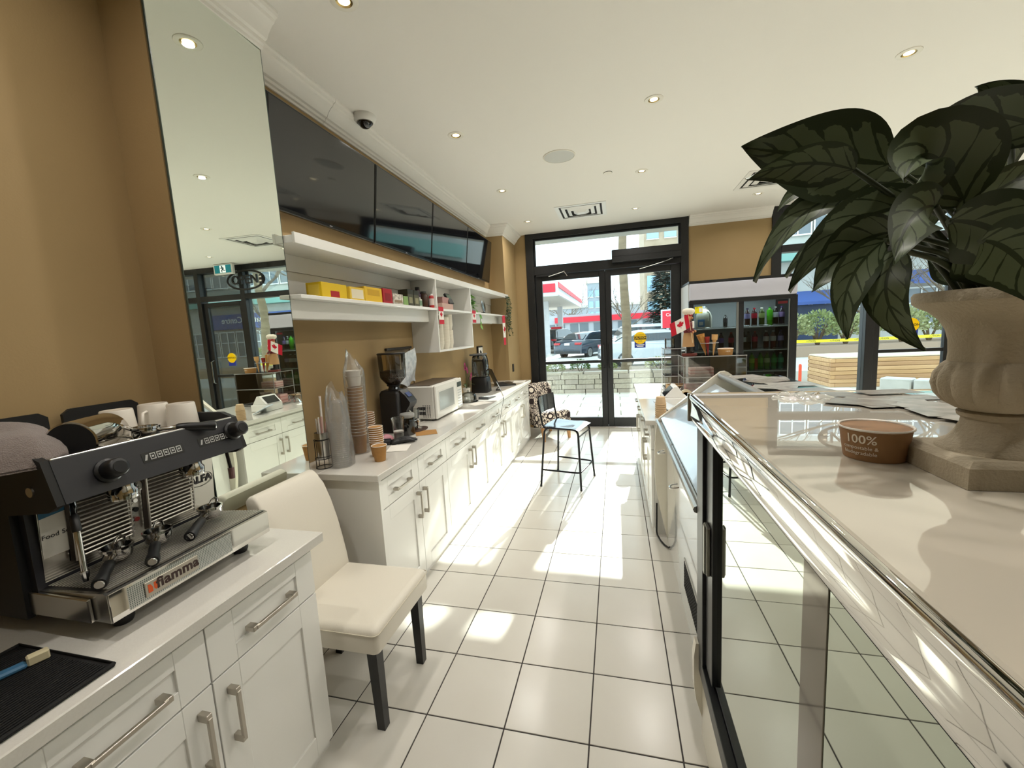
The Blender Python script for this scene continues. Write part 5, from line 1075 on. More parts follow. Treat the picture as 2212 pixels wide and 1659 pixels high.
def shelfjar(y, r, h, mat, label, name='jar', cap=None, lab=None, x=-.45, z=SZ):
    t = thing(name, label, name.split('_')[-1], (x, y, z)); part(MB().lathe([(1e-7,0),(r*.95,0),(r,.004),(r,h*.78),(r*.8,h*.86),(r*.62,h*.9)], n=20), 'jar_body', mat, t, smooth=45)
    part(MB().lathe([(r*.68,h*.88),(r*.70,h*.89),(r*.70,h),(1e-7,h)], n=18), 'lid', cap or BLACKP, t, smooth=45)
    if lab: part(MB().lathe([(r*1.012,h*.2),(r*1.015,h*.21),(r*1.015,h*.66),(r*1.012,h*.67)], n=20), 'paper_label', lab, t, smooth=45)
shelfjar(1.815, .036, .085, M('can_pale', 'd6d8cc', .4), 'short pale can beside the olive tins', 'small_can', WHITEP, M('can_green', '7c9a7c', .5)); shelfjar(1.862, .026, .175, M('syrup_dark', '2e1c28', .2), 'tall dark syrup bottle near the shelf divider', 'syrup_bottle', BLACKP, M('syrup_label', '5c4a66', .5), x=-.47)
shelfjar(1.912, .036, .140, M('jar_choc', '4a3428', .25), 'brown chocolate jar near the shelf divider', 'chocolate_jar', M('jar_grey', '50504e', .4), x=-.44); shelfjar(1.955, .022, .120, M('bottle_red', 'b02a2a', .3), 'small red bottle with white cap against the shelf divider', 'sauce_bottle', WHITEP, M('sauce_label', 'd8c8c0', .5), x=-.39)
# card terminal on boxes in the cubby top
carton(2.16, 2.42, -.50, -.38, .055, M('box_pink', 'c9a89a', .5), 'low pinkish box under the card terminal', name='cardboard_box'); carton(2.22, 2.37, -.48, -.40, .060, M('box_rose', 'b58a84', .5), 'rose wrapped pack under the card terminal', name='wrapped_pack', z=SZ+.0555)
t = thing('card_terminal', 'dark card terminal leaning on the boxes in the shelf', 'terminal', (-.385, 2.39, SZ+.056), radians(-10)); part(MB().box((-.012, -.040, .0), (.012, .040, .115), .005).xf(Matrix.Rotation(radians(-28), 4, 'Y')), 'case', BLACKP, t); part(MB().box((.0122, -.032, .055), (.0128, .032, .100)).xf(Matrix.Rotation(radians(-28), 4, 'Y')), 'display', M('terminal_lcd', '6f8578', .2), t, smooth=0)
# foam cup stacks in the cubby
FOAM = M('foam_cream', 'ece6d6', .6)
for k, (x, y, n) in enumerate(((-.43, 2.13, 24), (-.42, 2.245, 23), (-.43, 2.36, 12), (-.43, 2.36, 10))):
    z0 = 1.4455+(0 if k < 3 else .168)
    for i in range(n):
        t = solo(MB().lathe([(1e-7,.001),(.037,0),(.039,.002),(.049,.050),(.051,.052),(.051,.056),(.047,.056),(.037,.006),(1e-7,.005)], (x, y, z0+i*.0108), 18), 'paper_tub', FOAM,
                 'cream paper tub, '+ORD(i)+' from the bottom of the '+['leftmost', 'second', 'third lower', 'third upper'][k]+' stack in the cubby', 'tub', ['leftmost', 'second', 'third lower', 'third upper'][k]+' tub stack in the cubby')
# little flags hanging from the shelf edge
def leaf_poly(s):
    h = [(0,1),(.12,.72),(.28,.80),(.22,.42),(.42,.62),(.48,.48),(.72,.52),(.62,.30),(.72,.20),(.36,-.10),(.42,-.26),(.05,-.18),(.05,-.60)]
    return [(x*s, y*s) for x, y in h]+[(-x*s, y*s) for x, y in h[::-1]]
def flag_parts(t, P, L, Wd, rot=False):
    """P(a,b,d): a along length 0..L, b across -W/2..W/2, d offset"""
    q = lambda a0, a1, n, m, d: part(MB().grid(lambda u, v: P(a0+(a1-a0)*u, (v-.5)*Wd, d), 6, 4), n, m, t, smooth=60)
    q(0, L, 'white_field', PAPERW, 0); q(0, L*.25, 'red_band', RED, .0008); q(L*.75, L, 'red_band', RED, .0008)
    pts = leaf_poly(Wd*.36); mb = MB().add([P(L/2+(-x if rot else y)*(1 if rot else -1), (y if rot else x), .0009) for x, y in pts], [tuple(range(len(pts)))]); part(mb, 'maple_leaf', RED, t, smooth=0)
def hang_flag(y, z0, L, Wd, label, x=SX+.004, tilt=0., fold=0.):
    t = thing('maple_leaf_flag', label, 'flag', (x, y, z0-L), 0, 'small maple leaf flags on the shelf')
    flag_parts(t, lambda a, b, d: (d+fold*.012*sin(40*b), b*(1-fold*.45*a/L)+tilt*a, L-a), L, Wd)
hang_flag(2.045, 1.822, .150, .105, 'maple leaf flag taped at the left corner of the cubby')
hang_flag(2.93, 1.822, .130, .115, 'maple leaf flag taped at the right corner of the cubby')
hang_flag(4.16, 1.80, .40, .17, 'longer folded maple leaf flag beside the hanging vine', fold=.8)
# pothos in the right shelf bay
POT = M('pothos_leaf', '4f8a34', .4, noise=(14, '8fbf5a', .12))
def leaf_mb(base, tip, nrm, w, fold=.15, n=6, droop=0.):
    base, tip, nrm = Vector(base), Vector(tip), Vector(nrm).normalized(); ax = tip-base; L = ax.length; t_ = ax.normalized(); sd = t_.cross(nrm).normalized(); up = sd.cross(t_)
    def f(u, v):
        s = (u-.5)*2; wv = w*.5*(sin(pi*min(1, v**.75*1.02))**.8 if 0 < v < 1 else .02)
        return tuple(base+ax*v+sd*s*wv+up*(abs(s)*wv*fold+droop*L*sin(pi*v)))
    return MB().grid(f, 4, n)
t = thing('pothos_plant', 'trailing green pothos plant in the right bay of the wall shelf', 'potted plant', (-.45, 3.05, SZ))
part(MB().lathe([(1e-7,0),(.035,0),(.038,.004),(.046,.07),(.044,.072),(.040,.06),(1e-7,.06)], n=20), 'pot', PAPERW, t, smooth=45)
rnd = random.Random(11)
for i in range(24):
    a = rnd.uniform(-1.5, 1.5); r = rnd.uniform(.03, .10); z = rnd.uniform(.06, .19)
    b = (r*.5*cos(a), r*sin(a)-.0, z); tip = (b[0]+.055*cos(a)+.01, b[1]+.05*sin(a)-.01, z-rnd.uniform(.0, .06)+.01)
    part(leaf_mb(b, tip, (.8, 0, .6), .062, .2), 'leaf', POT, t, smooth=60)
vine = [(.03,.03,.06),(.075,.05,.03),(.100,.07,-.03),(.102,.09,-.09),(.10,.08,-.15)]
part(MB().tube(smoothpts(vine), .0022, 5), 'stem', POT, t, smooth=60)
for k, p in enumerate(vine[1:]): part(leaf_mb(p, (p[0]+.015, p[1]+(.05 if k % 2 else -.045), p[2]-.045), (1, 0, .2), .055, .2), 'leaf', POT, t, smooth=60)
t = thing('round_plaque', 'small round framed plaque with red centre on the shelf', 'plaque', (-.46, 3.62, SZ)); part(MB().lathe([(.075,-.008),(.082,-.004),(.082,.004),(.075,.008)], n=30).xf(Matrix.Translation((0,0,.105)) @ Matrix.Rotation(radians(82), 4, 'Y')), 'ring', BRUSHED, t); part(MB().lathe([(1e-7,-.004),(.0755,-.004),(.0755,.004),(1e-7,.004)], n=28).xf(Matrix.Translation((0,0,.105)) @ Matrix.Rotation(radians(82), 4, 'Y')), 'face', PAPERW, t); part(MB().lathe([(1e-7,.0045),(.035,.0045)], n=18, sx=1.2).xf(Matrix.Translation((0,0,.105)) @ Matrix.Rotation(radians(82), 4, 'Y')), 'emblem', RED, t); part(MB().box((-.02,-.03,0),(.02,.03,.024),.003), 'stand', BLACKP, t)
# dark trailing vine at the shelf end
t = thing('hanging_vine', 'dark green trailing vine hanging from the far end of the shelf', 'hanging plant', (-.335, 4.37, 1.45)); rnd = random.Random(5)
VIN = M('vine_leaf', '24421c', .5)
for s in range(6):
    y0 = -.10+s*.045; L = rnd.uniform(.34, .58); pts = [(0+.01*sin(k), y0+.018*sin(k*1.3+s)+.006*k, .62-L*k/7) for k in range(8)]
    st_ = part(MB().tube(smoothpts(pts, 3), .0016, 5), 'stem', VIN, t, smooth=60)
    lv = MB()
    for k in range(44):
        p = Vector(pts[int(k*7/44)]).lerp(Vector(pts[min(7, int(k*7/44)+1)]), (k*7/44) % 1); a = rnd.uniform(0, 6.28)
        m_ = leaf_mb(p, p+Vector((.026*cos(a)*.6+.008, .034*sin(a), rnd.uniform(-.032, .006))), (1, .2, .4), .026, .2, 2); lv.add(m_.v, m_.f)
    part(lv, 'foliage', VIN, st_, smooth=60)['kind'] = 'stuff'
t.location.z = 1.45
# ================================================================== URN, PLANT, BOWL
STONE = M('cast_stone', 'b3a791', .85, noise=(9, 'a3977f', .3), bump=(220, .25))
AX = Vector((1.6517, -.682, CTZ+.0005)); UK = .888
un = thing('stone_urn', 'cast stone urn planter with fluted bowl on the display case', 'urn', AX)
US = lambda pr: [(r*UK if r > 1e-6 else r, z*UK) for r, z in pr]
part(MB().loft([[(x, y, z) for x, y in ((-s,-s),(s,-s),(s,s),(-s,s))] for z, s in ((0,.0737),(.0284,.0737),(.032,.0693),(.0355,.062))]), 'plinth', STONE, un, smooth=0)
part(MB().lathe(US([(.066,.040),(.064,.046),(.052,.054),(.044,.066),(.038,.082),(.037,.090),(.042,.094),(.043,.100),(.038,.104)]), n=40), 'foot', STONE, un, smooth=40)
gad = lambda a, z: 1+.075*(abs(cos(8*a))**.7-.55)*max(0, 1-((z-.126)/.040)**2)
part(MB().lathe(US([(.036,.103),(.045,.106),(.060,.116),(.070,.130),(.074,.146),(.072,.162),(.064,.176),(.058,.182)]), n=128, mod=gad), 'fluted_bowl', STONE, un, smooth=50)
part(MB().lathe(US([(.058,.180),(.057,.195),(.058,.215),(.062,.232),(.070,.248),(.084,.262),(.098,.270),(.104,.276),(.105,.288),(.102,.293),(.092,.291),(.070,.270),(.052,.25)]), n=56), 'rim', STONE, un, smooth=40)
part(MB().lathe(US([(1e-7,.262),(.066,.262)]), n=24), 'soil', M('soil'), un)
def leafmat():
    m = M('aglaonema_leaf', '2a351d', .42, spec=.4); nt = m.node_tree; b = nt.nodes['Principled BSDF']
    uv = nt.nodes.new('ShaderNodeUVMap'); sp_ = nt.nodes.new('ShaderNodeSeparateXYZ'); nt.links.new(uv.outputs[0], sp_.inputs[0])
    def math_(op, a, bb, c=None):
        n = nt.nodes.new('ShaderNodeMath'); n.operation = op
        for i, q in enumerate((a, bb, c)):
            if q is None: continue
            if isinstance(q, (int, float)): n.inputs[i].default_value = q
            else: nt.links.new(q, n.inputs[i])
        return n.outputs[0]
    s = math_('ABSOLUTE', math_('SUBTRACT', sp_.outputs[0], .5), 0)           # 0 midrib .. .5 edge
    tc = nt.nodes.new('ShaderNodeTexCoord'); nz = nt.nodes.new('ShaderNodeTexNoise'); nz.inputs['Scale'].default_value = 38; nz.inputs['Detail'].default_value = 3; nt.links.new(tc.outputs['Object'], nz.inputs['Vector'])
    vein = math_('ABSOLUTE', math_('SINE', math_('MULTIPLY', math_('SUBTRACT', sp_.outputs[1], math_('MULTIPLY', s, .55)), 17), 0), 0)
    patch = math_('MULTIPLY', math_('LESS_THAN', s, math_('MULTIPLY_ADD', nz.outputs['Fac'], .5, .12)), math_('GREATER_THAN', s, .035))
    patch = math_('MULTIPLY', patch, math_('GREATER_THAN', math_('ADD', vein, math_('MULTIPLY', nz.outputs['Fac'], 1.2)), .82))
    mx = nt.nodes.new('ShaderNodeMix'); mx.data_type = 'RGBA'; nt.links.new(patch, mx.inputs[0]); mx.inputs[6].default_value = (*srgb('2a351c'), 1); mx.inputs[7].default_value = (*srgb('5a654a'), 1)
    nt.links.new(mx.outputs[2], b.inputs['Base Color']); return m
LEAF = leafmat(); STEMD = M('plant_stem', '2c3519', .5)
pl = thing('foliage_plant', 'large dark green variegated leafy plant growing from the stone urn', 'plant', AX+Vector((0, 0, .232)))
def pix(px, py, d):
    return CAM+(_r*((px-1106)/F_PX)-_u*((py-829.5)/F_PX)+_f)*d
def big_leaf(b, c, t, w, roll=0., fold=.22, wavy=.04, stem=None):
    """blade along a bezier b-c-t (room points), width w, roll about the midrib"""
    b, c, t = Vector(b), Vector(c), Vector(t); nu, nv = 8, 22; L = (t-b).length
    vs = []; uvs = []
    for j in range(nv+1):
        v = j/nv; p = (1-v)**2*b+2*v*(1-v)*c+v*v*t; tg = (2*(1-v)*(c-b)+2*v*(t-c)).normalized()
        view = (p-CAM).normalized(); sd = tg.cross(view)
        sd.normalize(); sd = Matrix.Rotation(roll*(.7+.6*v), 3, tg) @ sd; up = sd.cross(tg)
        wv = w*.5*max(.012, sin(pi*min(1, .03+.97*v**.72))**.85*(1-.12*v)) if v < .999 else .0008
        for i in range(nu+1):
            s = (i/nu-.5)*2
            vs.append(p+sd*s*wv+up*(-abs(s)*wv*fold+wavy*w*.25*sin(v*11+i*.75)*abs(s)-.05*L*v*v*abs(s))-pl.location); uvs.append((i/nu, v))
    fs = [(j*(nu+1)+i, j*(nu+1)+i+1, (j+1)*(nu+1)+i+1, (j+1)*(nu+1)+i) for j in range(nv) for i in range(nu)]
    me = bpy.data.meshes.new('leaf'); me.from_pydata([tuple(x) for x in vs], [], fs); me.update(); me.materials.append(LEAF)
    ul = me.uv_layers.new(name='UVMap')
    for lp_ in me.loops: ul.data[lp_.index].uv = uvs[lp_.vertex_index]
    me.shade_smooth()
    o = new('leaf', me, pl)
    if stem:
        s0 = Vector(stem)-pl.location; b0 = b-pl.location; mid = s0.lerp(b0, .5)+Vector((0, 0, .02))
        part(MB().tube(smoothpts([tuple(s0), tuple(mid), tuple(b0)], 4), [.0048]*5+[.0036]*4, 7), 'petiole', STEMD, o, smooth=60)
    return o
HUB = AX+Vector((0, 0, .232))
ST = lambda a, r=.03: tuple(HUB+Vector((r*cos(a), r*sin(a), .0)))
hub2 = (2025, 452)
lv = [ # base px, depth ; control px, depth ; tip px, depth ; width m ; roll
 ((1922,354,0.586),(1762,340,0.639),(1600,318,0.666),0.128,.10),
 ((1845,367,0.559),(1740,330,0.568),(1608,386,0.568),0.062,-.35),
 ((1850,418,0.622),(1712,425,0.657),(1634,612,0.675),0.052,.5),
 ((1935,470,0.586),(1790,480,0.622),(1700,602,0.639),0.049,.55),
 ((2005,448,0.551),(1830,430,0.586),(1708,634,0.604),0.075,.35),
 ((1930,500,0.533),(1820,515,0.551),(1752,632,0.551),0.071,-.2),
 ((1910,520,0.515),(1800,600,0.524),(1826,734,0.519),0.048,-.25),
 ((1945,540,0.506),(1862,650,0.506),(2000,752,0.497),0.050,.3),
 ((2110,610,0.639),(2055,560,0.675),(1998,552,0.693),0.067,.2),
 ((2085,440,0.533),(1995,262,0.533),(1952,395,0.506),0.125,.25),
 ((2280,290,0.551),(2120,205,0.551),(1962,290,0.533),0.080,-.25),
 ((2230,300,0.568),(2170,215,0.568),(2104,188,0.568),0.067,.3),
 ((2065,458,0.533),(2180,400,0.551),(2290,330,0.551),0.053,.2),
 ((2050,478,0.497),(2180,470,0.488),(2250,610,0.480),0.093,.2),
 ((2020,445,0.515),(1960,440,0.497),(1928,575,0.484),0.067,-.3),
 ((2040,420,0.622),(2010,372,0.657),(1958,366,0.675),0.044,.2),
 ((1745,405,0.710),(1712,410,0.728),(1680,458,0.728),0.025,.3),
 ((2120,520,0.462),(2200,520,0.444),(2290,680,0.426),0.080,.3),
 ((2060,560,0.533),(2120,560,0.533),(2210,640,0.533),0.053,.5)]
for i, (b, c, t, w, r) in enumerate(lv):
    big_leaf(pix(*b), pix(*c), pix(*t), w, r, stem=ST(i*1.1) if i not in (13, 17) else ST(i*1.1, .04))
rnd = random.Random(21)
for i in range(9):    # leaves on the far and right side of the crown
    a = radians(-50+i*22); h = rnd.uniform(.14, .26); L = rnd.uniform(.13, .18)
    b = HUB+Vector((.07*cos(a), .07*sin(a), h)); d = Vector((cos(a), sin(a), 0))
    big_leaf(b, b+d*L*.6+Vector((0,0,.05)), b+d*L*1.15-Vector((0,0,.06)), rnd.uniform(.06, .085), rnd.uniform(-.5, .5), stem=ST(a, .02))
# kraft bowl with print
def wrap_text(body, size, c, r, z, a0, depth=.0002, bold=0., taper=0.):
    """lettering bent around a cup wall, centred on angle a0, reading left to right from outside"""
    return text_mb(body, size, lambda v: Vector((c[0]+(r+taper*v.y+.0005+v.z)*cos(a0+v.x/r), c[1]+(r+taper*v.y+.0005+v.z)*sin(a0+v.x/r), c[2]+z+v.y)), depth=depth, bold=bold)
bw = paper_cup(1.548, -.6096, CTZ+.0005, .040, .0471, .0533, KRAFT2, 'brown kraft bowl printed 100% compostable on the display case', 'bowl', name='paper_bowl')
af = atan2(-1.399+.6096, 1.138-1.548)-.40
PW = M('print_white', 'e6dccb', .6)
part(wrap_text('100%', .0200, (0,0,0), .0450, .0355, af, bold=.0002, taper=.13), 'lettering', PW, bw, smooth=0)
part(wrap_text('compostable &', .0082, (0,0,0), .0431, .0218, af-.04, taper=.13), 'lettering', PW, bw, smooth=0); part(wrap_text('biodegradable', .0082, (0,0,0), .0422, .0129, af-.04, taper=.13), 'lettering', PW, bw, smooth=0)
# glass rim at the right picture edge
t = thing('glass_dish', 'small clear glass dish at the right edge of the display case', 'dish', (1.628, -.818, CTZ+.0005)); part(MB().lathe([(1e-7,.002),(.014,0),(.017,.004),(.022,.018),(.0205,.018),(.015,.006),(1e-7,.005)], n=24), 'dish', CLEAR, t, smooth=45)

# ================================================================== THINGS ON THE RIGHT COUNTER
RC = .8755
def acrylic_rack(label, x0, x1, y0, y1, zs, name='acrylic_rack'):
    t = thing(name, label, 'display rack', ((x0+x1)/2, (y0+y1)/2, RC)); a, b = (x1-x0)/2, (y1-y0)/2; h = zs[-1]
    for sy in (-b, b-.004): part(MB().box((-a, sy, 0), (a, sy+.004, h)), 'side_sheet', ACRYL, t, smooth=0)
    part(MB().box((a-.004, -b+.004, 0), (a, b-.004, h)), 'back_sheet', ACRYL, t, smooth=0)
    for z in zs: 
        s = part(MB().box((-a, -b, z-.004), (a, b, z)), 'tier', ACRYL, t, smooth=0)
        part(MB().box((-a-.002, -b, z-.004), (-a+.002, b, z+.002)).box((-a, -b-.002, z-.006), (a, -b+.002, z+.002)), 'edge', glassmat('acrylic_edge', 'fafafa', .10, .1, .6, .55), s, smooth=0)
    for sx in (-a, a-.006):
        for sy in (-b, b-.006): part(MB().box((sx, sy, 0), (sx+.006, sy+.006, h)), 'corner_post', glassmat('acrylic_edge'), t, smooth=0)
    return t
acrylic_rack('clear acrylic tiered rack nearer the doors on the right counter', 1.63, 1.84, 3.22, 3.50, (.012, .14, .25, .36, .43))
acrylic_rack('clear acrylic display case under the chef figure', 1.72, 2.24, 2.58, 2.90, (.012, .20, .385))
for i, (x, z) in enumerate(((1.82, .012), (2.02, .012), (1.90, .20), (2.10, .20))):
    mb = MB().grid(lambda u, v: (x+.15*(u-.5)*(1-.25*v), 2.64+.02*v, RC+z+.002+.11*v+.012*sin(8*u)), 8, 6); solo(mb, 'cake_cover', CLEAR, ['left lower', 'right lower', 'left upper', 'right upper'][i]+' clear plastic cake cover leaning inside the acrylic case', 'cover', smooth=60)
for i, (x0, x1, z, h, c) in enumerate(((1.76, 1.95, .0125, .10, 'd9aca4'), (1.98, 2.18, .0125, .12, 'e6d2c6'), (1.80, 2.00, .2005, .07, 'e2c4b8'))):
    t = thing('cake_box', ['pink striped cake box, left on the lower acrylic tier', 'pale cake box, right on the lower acrylic tier', 'low pale pink cake box on the upper acrylic tier'][i], 'box', ((x0+x1)/2, 2.76, RC+z)); w = (x1-x0)/2
    part(MB().box((-w, -.06, 0), (w, .06, h), .002), 'carton', M('cake_'+c, c, .5), t)
    for k in range(2): part(MB().box((-w-.0006, -.0606, h*(.25+.4*k)), (w+.0006, .0606, h*(.38+.4*k))), 'stripe', M('cake_stripe', 'c98a84', .5), t, smooth=0)
# chef figure
cf = thing('chef_figure', 'wooden chef figure with white hat and maple leaf flag on the acrylic case', 'figurine', (1.783, 2.70, RC+.3865), radians(-25))
FLS = M('figure_skin', 'c98a5e', .5); MARO = M('figure_maroon', '6a1420', .45); APR = M('figure_apron', 'b48a5c', .7); HAT = M('figure_hat', 'efe6d4', .7); DKB = M('figure_black', '17110f', .4)
part(MB().box((-.045, -.05, 0), (.065, .05, .024), .004), 'stand', M('figure_base', '6a2a1e', .5), cf)
for s in (-1, 1): part(MB().cyl((0, s*.018, .024), (0, s*.018, .10), .014, n=12).box((-.012, s*.018-.013, .024), (.045, s*.018+.013, .044), .006), 'leg', DKB, cf)
part(MB().lathe([(.052,.085),(.050,.10),(.044,.18),(.038,.215)], n=24, sy=1.15), 'apron', APR, cf, smooth=45)
part(MB().lathe([(.039,.205),(.043,.24),(.044,.275),(.036,.305),(.016,.318)], n=24, sy=1.12), 'torso', MARO, cf, smooth=45)
part(MB().box((.036, -.018, .25), (.048, .018, .315), .004), 'shirt_front', PAPERW, cf)
hd = part(MB().ball((0, 0, .345), .034, 18, 1.05, 10), 'head', FLS, cf, smooth=60)
part(MB().ball((.034, 0, .343), .009, 8), 'nose', FLS, hd, smooth=60)
for s in (-1, 1): part(MB().ball((.030, s*.013, .352), .004, 8), 'eye', DKB, hd); part(MB().tube([(.033, 0, .331), (.034, s*.012, .330), (.028, s*.022, .334)], [.004,.004,.0015], 6), 'moustache', DKB, hd, smooth=60)
part(MB().lathe([(.035,.362),(.036,.366),(.036,.376),(.034,.378)], n=20), 'hat_band', M('figure_red', 'b01c2c', .5), hd); part(MB().lathe([(.034,.372),(.040,.382),(.052,.395),(.054,.410),(.046,.424),(.024,.432),(1e-7,.433)], n=26, mod=lambda a, z: 1+.05*sin(7*a)), 'chef_hat', HAT, hd, smooth=60)
part(MB().tube([(0,.046,.285),(.02,.058,.235),(.045,.040,.222)], [.013,.012,.010], 10).tube([(0,-.046,.285),(.02,-.060,.235),(.045,-.045,.215)], [.013,.012,.010], 10), 'sleeve', MARO, cf, smooth=60)
hn = part(MB().ball((.050,.034,.222), .012, 10), 'hand', FLS, cf, smooth=60); part(MB().ball((.050,-.040,.214), .012, 10), 'hand', FLS, cf, smooth=60)
pole = part(MB().cyl((.052,-.046,.12),(.018,-.070,.385),.0028,n=8), 'flag_pole', M('pole_cream', 'd8c49c', .6), cf)
Pa, Pb = Vector((.019,-.072,.378)), Vector((.034,-.062,.262)); fdir = Vector((-.86,-.18,-.46)).normalized()
def fP(a, b, d): 
    k = b/.115+.5; p = Pa.lerp(Pb, k)+fdir*a; return (p.x+.006*sin(24*a), p.y-d, p.z)
q = lambda a0, a1, n, m, d: part(MB().grid(lambda u, v: fP(a0+(a1-a0)*u, (v-.5)*.115, d), 5, 3), n, m, pole, smooth=60)
q(0, .17, 'flag_field', PAPERW, 0); q(0, .043, 'flag_band', RED, .0008); q(.127, .17, 'flag_band', RED, .0008); q(0, .043, 'flag_band', RED, -.0008); q(.127, .17, 'flag_band', RED, -.0008)
for d in (.0009, -.0009):
    pts = leaf_poly(.042); part(MB().add([fP(.085+x, -y, d) for x, y in pts], [tuple(range(len(pts)))]), 'maple_leaf', RED, pole, smooth=0)
# cone holder with cones
WAF = M('waffle', 'cf9a52', .7, noise=(60, 'b67e3a', .2)); CONE = M('cake_cone', 'd0a468', .7)
hd_ = thing('cone_holder', 'clear round holder plate for ice cream cones on the acrylic case', 'cone holder', (1.965, 2.72, RC+.3865)); part(MB().lathe([(1e-7,.108),(.075,.108),(.076,.110),(.075,.112),(1e-7,.112)], n=28), 'plate', ACRYL, hd_); part(MB().lathe([(1e-7,0),(.06,0),(.06,.003),(1e-7,.003)], n=28).cyl((.05,0,.003),(.05,0,.108),.006,n=10), 'base', ACRYL, hd_)
part(MB().tube([(.0755*cos(k*pi/14), .0755*sin(k*pi/14), .110) for k in range(28)], .003, 6, close=True), 'rim', glassmat('acrylic_edge'), hd_)
def cone(x, y, mat, label, r, h, z, tilt, wide=False):
    t = thing('ice_cream_cone', label, 'cone', (x, y, z), 0, 'ice cream cones in the holder'); t.rotation_euler = (0, radians(tilt), 0)
    part(MB().lathe([(.004,0),(r*.55,h*.62),(r*.7,h*.72),(r,h*.74),(r*1.06,h*.98),(r*1.08,h),(r*.96,h),(r*.6,h*.70),(1e-7,h*.6)] if not wide else [(.003,0),(r,h),(r*.94,h),(1e-7,h*.3)], n=22), 'cone_shell', mat, t, smooth=40)
cone(1.990, 2.68, CONE, 'plain cake cone, front one in the holder', .024, .185, RC+.3875, 4); cone(1.955, 2.72, M('cone_red', '9a2a24', .6), 'slim red cone between the other two', .022, .165, RC+.3875, -3, True); cone(1.940, 2.745, WAF, 'golden waffle cone leaning left in the holder', .036, .195, RC+.3875, -14, True)
b2 = paper_cup(2.085, 2.66, RC+.3866, .056, .064, .058, KRAFT, 'kraft bowl printed 100% standing on the acrylic case', 'bowl', name='paper_bowl')
part(wrap_text('100%', .020, (0,0,0), .0605, .034, atan2(-1.399-2.66, 1.138-2.085)+.35, taper=.13), 'lettering', PW, b2, smooth=0)
# till, cups, box, tape, wrap
ps = thing('card_till', 'white till with tilted screen on the right counter', 'till', (1.62, 2.33, RC), radians(180)); part(MB().box((-.09, -.12, 0), (.10, .12, .075), .006), 'till_base', WHITEP, ps); part(MB().prism([(-.07,.076),(.10,.078),(.02,.165),(-.01,.165)], -.11, .11, PY), 'till_head', WHITEP, ps); part(MB().prism([(.092,.088),(.098,.0885),(.036,.156),(.030,.1555)], -.085, .085, PY), 'screen', SCR, ps, smooth=0)
tbm = MB().box((-.07, -.10, 0), (.07, .10, .010), .003).xf(Matrix.Rotation(radians(-28), 4, 'Y')); t = thing('tablet', 'pale tablet leaning at the front of the right counter', 'tablet', (1.51, 2.16, RC+.036), radians(160)); part(tbm, 'case', M('tablet_white', 'd9e4ec', .2), t)
for i in range(7):
    t = thing('cup_lid', ['lowest', 'second', 'third', 'fourth', 'fifth', 'sixth', 'topmost'][i]+' upturned beige cup of the stack at the end of the right counter', 'cup', (1.452, 1.825, RC+.016*i), 0, 'beige cup stack on the right counter')
    part(MB().lathe([(.040,0),(.041,.002),(.041,.006),(.038,.007),(.031,.055),(.029,.058),(1e-7,.058)], n=22), 'cup_wall', M('beige_cup', 'cdb08a', .6), t, smooth=40)
t = thing('cardboard_box', 'open cardboard box of supplies on the right counter', 'box', (1.72, 2.98, RC), radians(8)); part(MB().box((-.09,-.07,0),(.09,-.067,.085)).box((-.09,.067,0),(.09,.07,.085)).box((-.09,-.067,0),(-.087,.067,.085)).box((.087,-.067,0),(.09,.067,.085)).box((-.087,-.067,0),(.087,.067,.003)), 'carton', M('cardboard', 'b59468', .8), t, smooth=0); part(MB().box((-.086,-.13,.083),(.086,-.07,.086)), 'flap', M('cardboard'), t, smooth=0)
mb = MB().grid(lambda u, v: (1.60+.19*u, 2.78+.15*v, RC+.001+(.10+.03*sin(13*u+5*v))*(4*u*(1-u))**.5*(4*v*(1-v))**.5*(.6+.4*sin(9*v+4*u))), 22, 18); solo(mb, 'plastic_wrap', FILM, 'crumpled clear plastic wrap on the right counter', 'plastic bag', smooth=60)
t = thing('tape_roll', 'roll of clear tape standing on the right counter', 'tape', (1.725, 2.46, RC)); part(MB().lathe([(.036,-.012),(.055,-.012),(.055,.012),(.036,.012),(.036,-.012)], n=30).xf(Matrix.Translation((0,0,.055)) @ Matrix.Rotation(radians(90), 4, 'X')), 'tape_ring', M('tape_beige', 'c9bca0', .3), t); part(MB().lathe([(.033,-.012),(.036,-.012),(.036,.012),(.033,.012),(.033,-.012)], n=24).xf(Matrix.Translation((0,0,.055)) @ Matrix.Rotation(radians(90), 4, 'X')), 'core', KRAFT, t)
t = thing('beaker', 'row of clear glass beakers behind the chef figure', 'glass', (1.70, 3.36, RC+.4315)); part(MB().lathe([(1e-7,.002),(.05,0),(.052,.004),(.052,.10),(.050,.10),(.049,.006),(1e-7,.005)], n=26), 'glass_wall', CLEAR, t, smooth=45)
t['label'] = 'clear glass beaker on the acrylic rack behind the chef figure'
# ================================================================== OUTSIDE
PAVE = M('paver_light', 'd6d0c4', .8, noise=(1.5, 'b7b0a2', .3)); ASPH = M('asphalt', 'b4b3ae', .85, noise=(.6, 'c6c4be', .3)); CONC = M('concrete', 'cfccc4', .8, noise=(2, 'cdc9bf', .3))
def ext(mb, name, mat, smooth=0): o = new(name, mesh(mb, name, mat, smooth)); o['kind'] = 'structure'; return o
ext(MB().box((-2, 5.305, 3.00), (8.2, 5.74, 3.30)), 'trim_soffit', M('soffit_grey', 'a9a8a4', .7))
gp_ = ext(MB().box((-30, 5.30, -.20), (60, 120, -.055)), 'ground_street', ASPH)
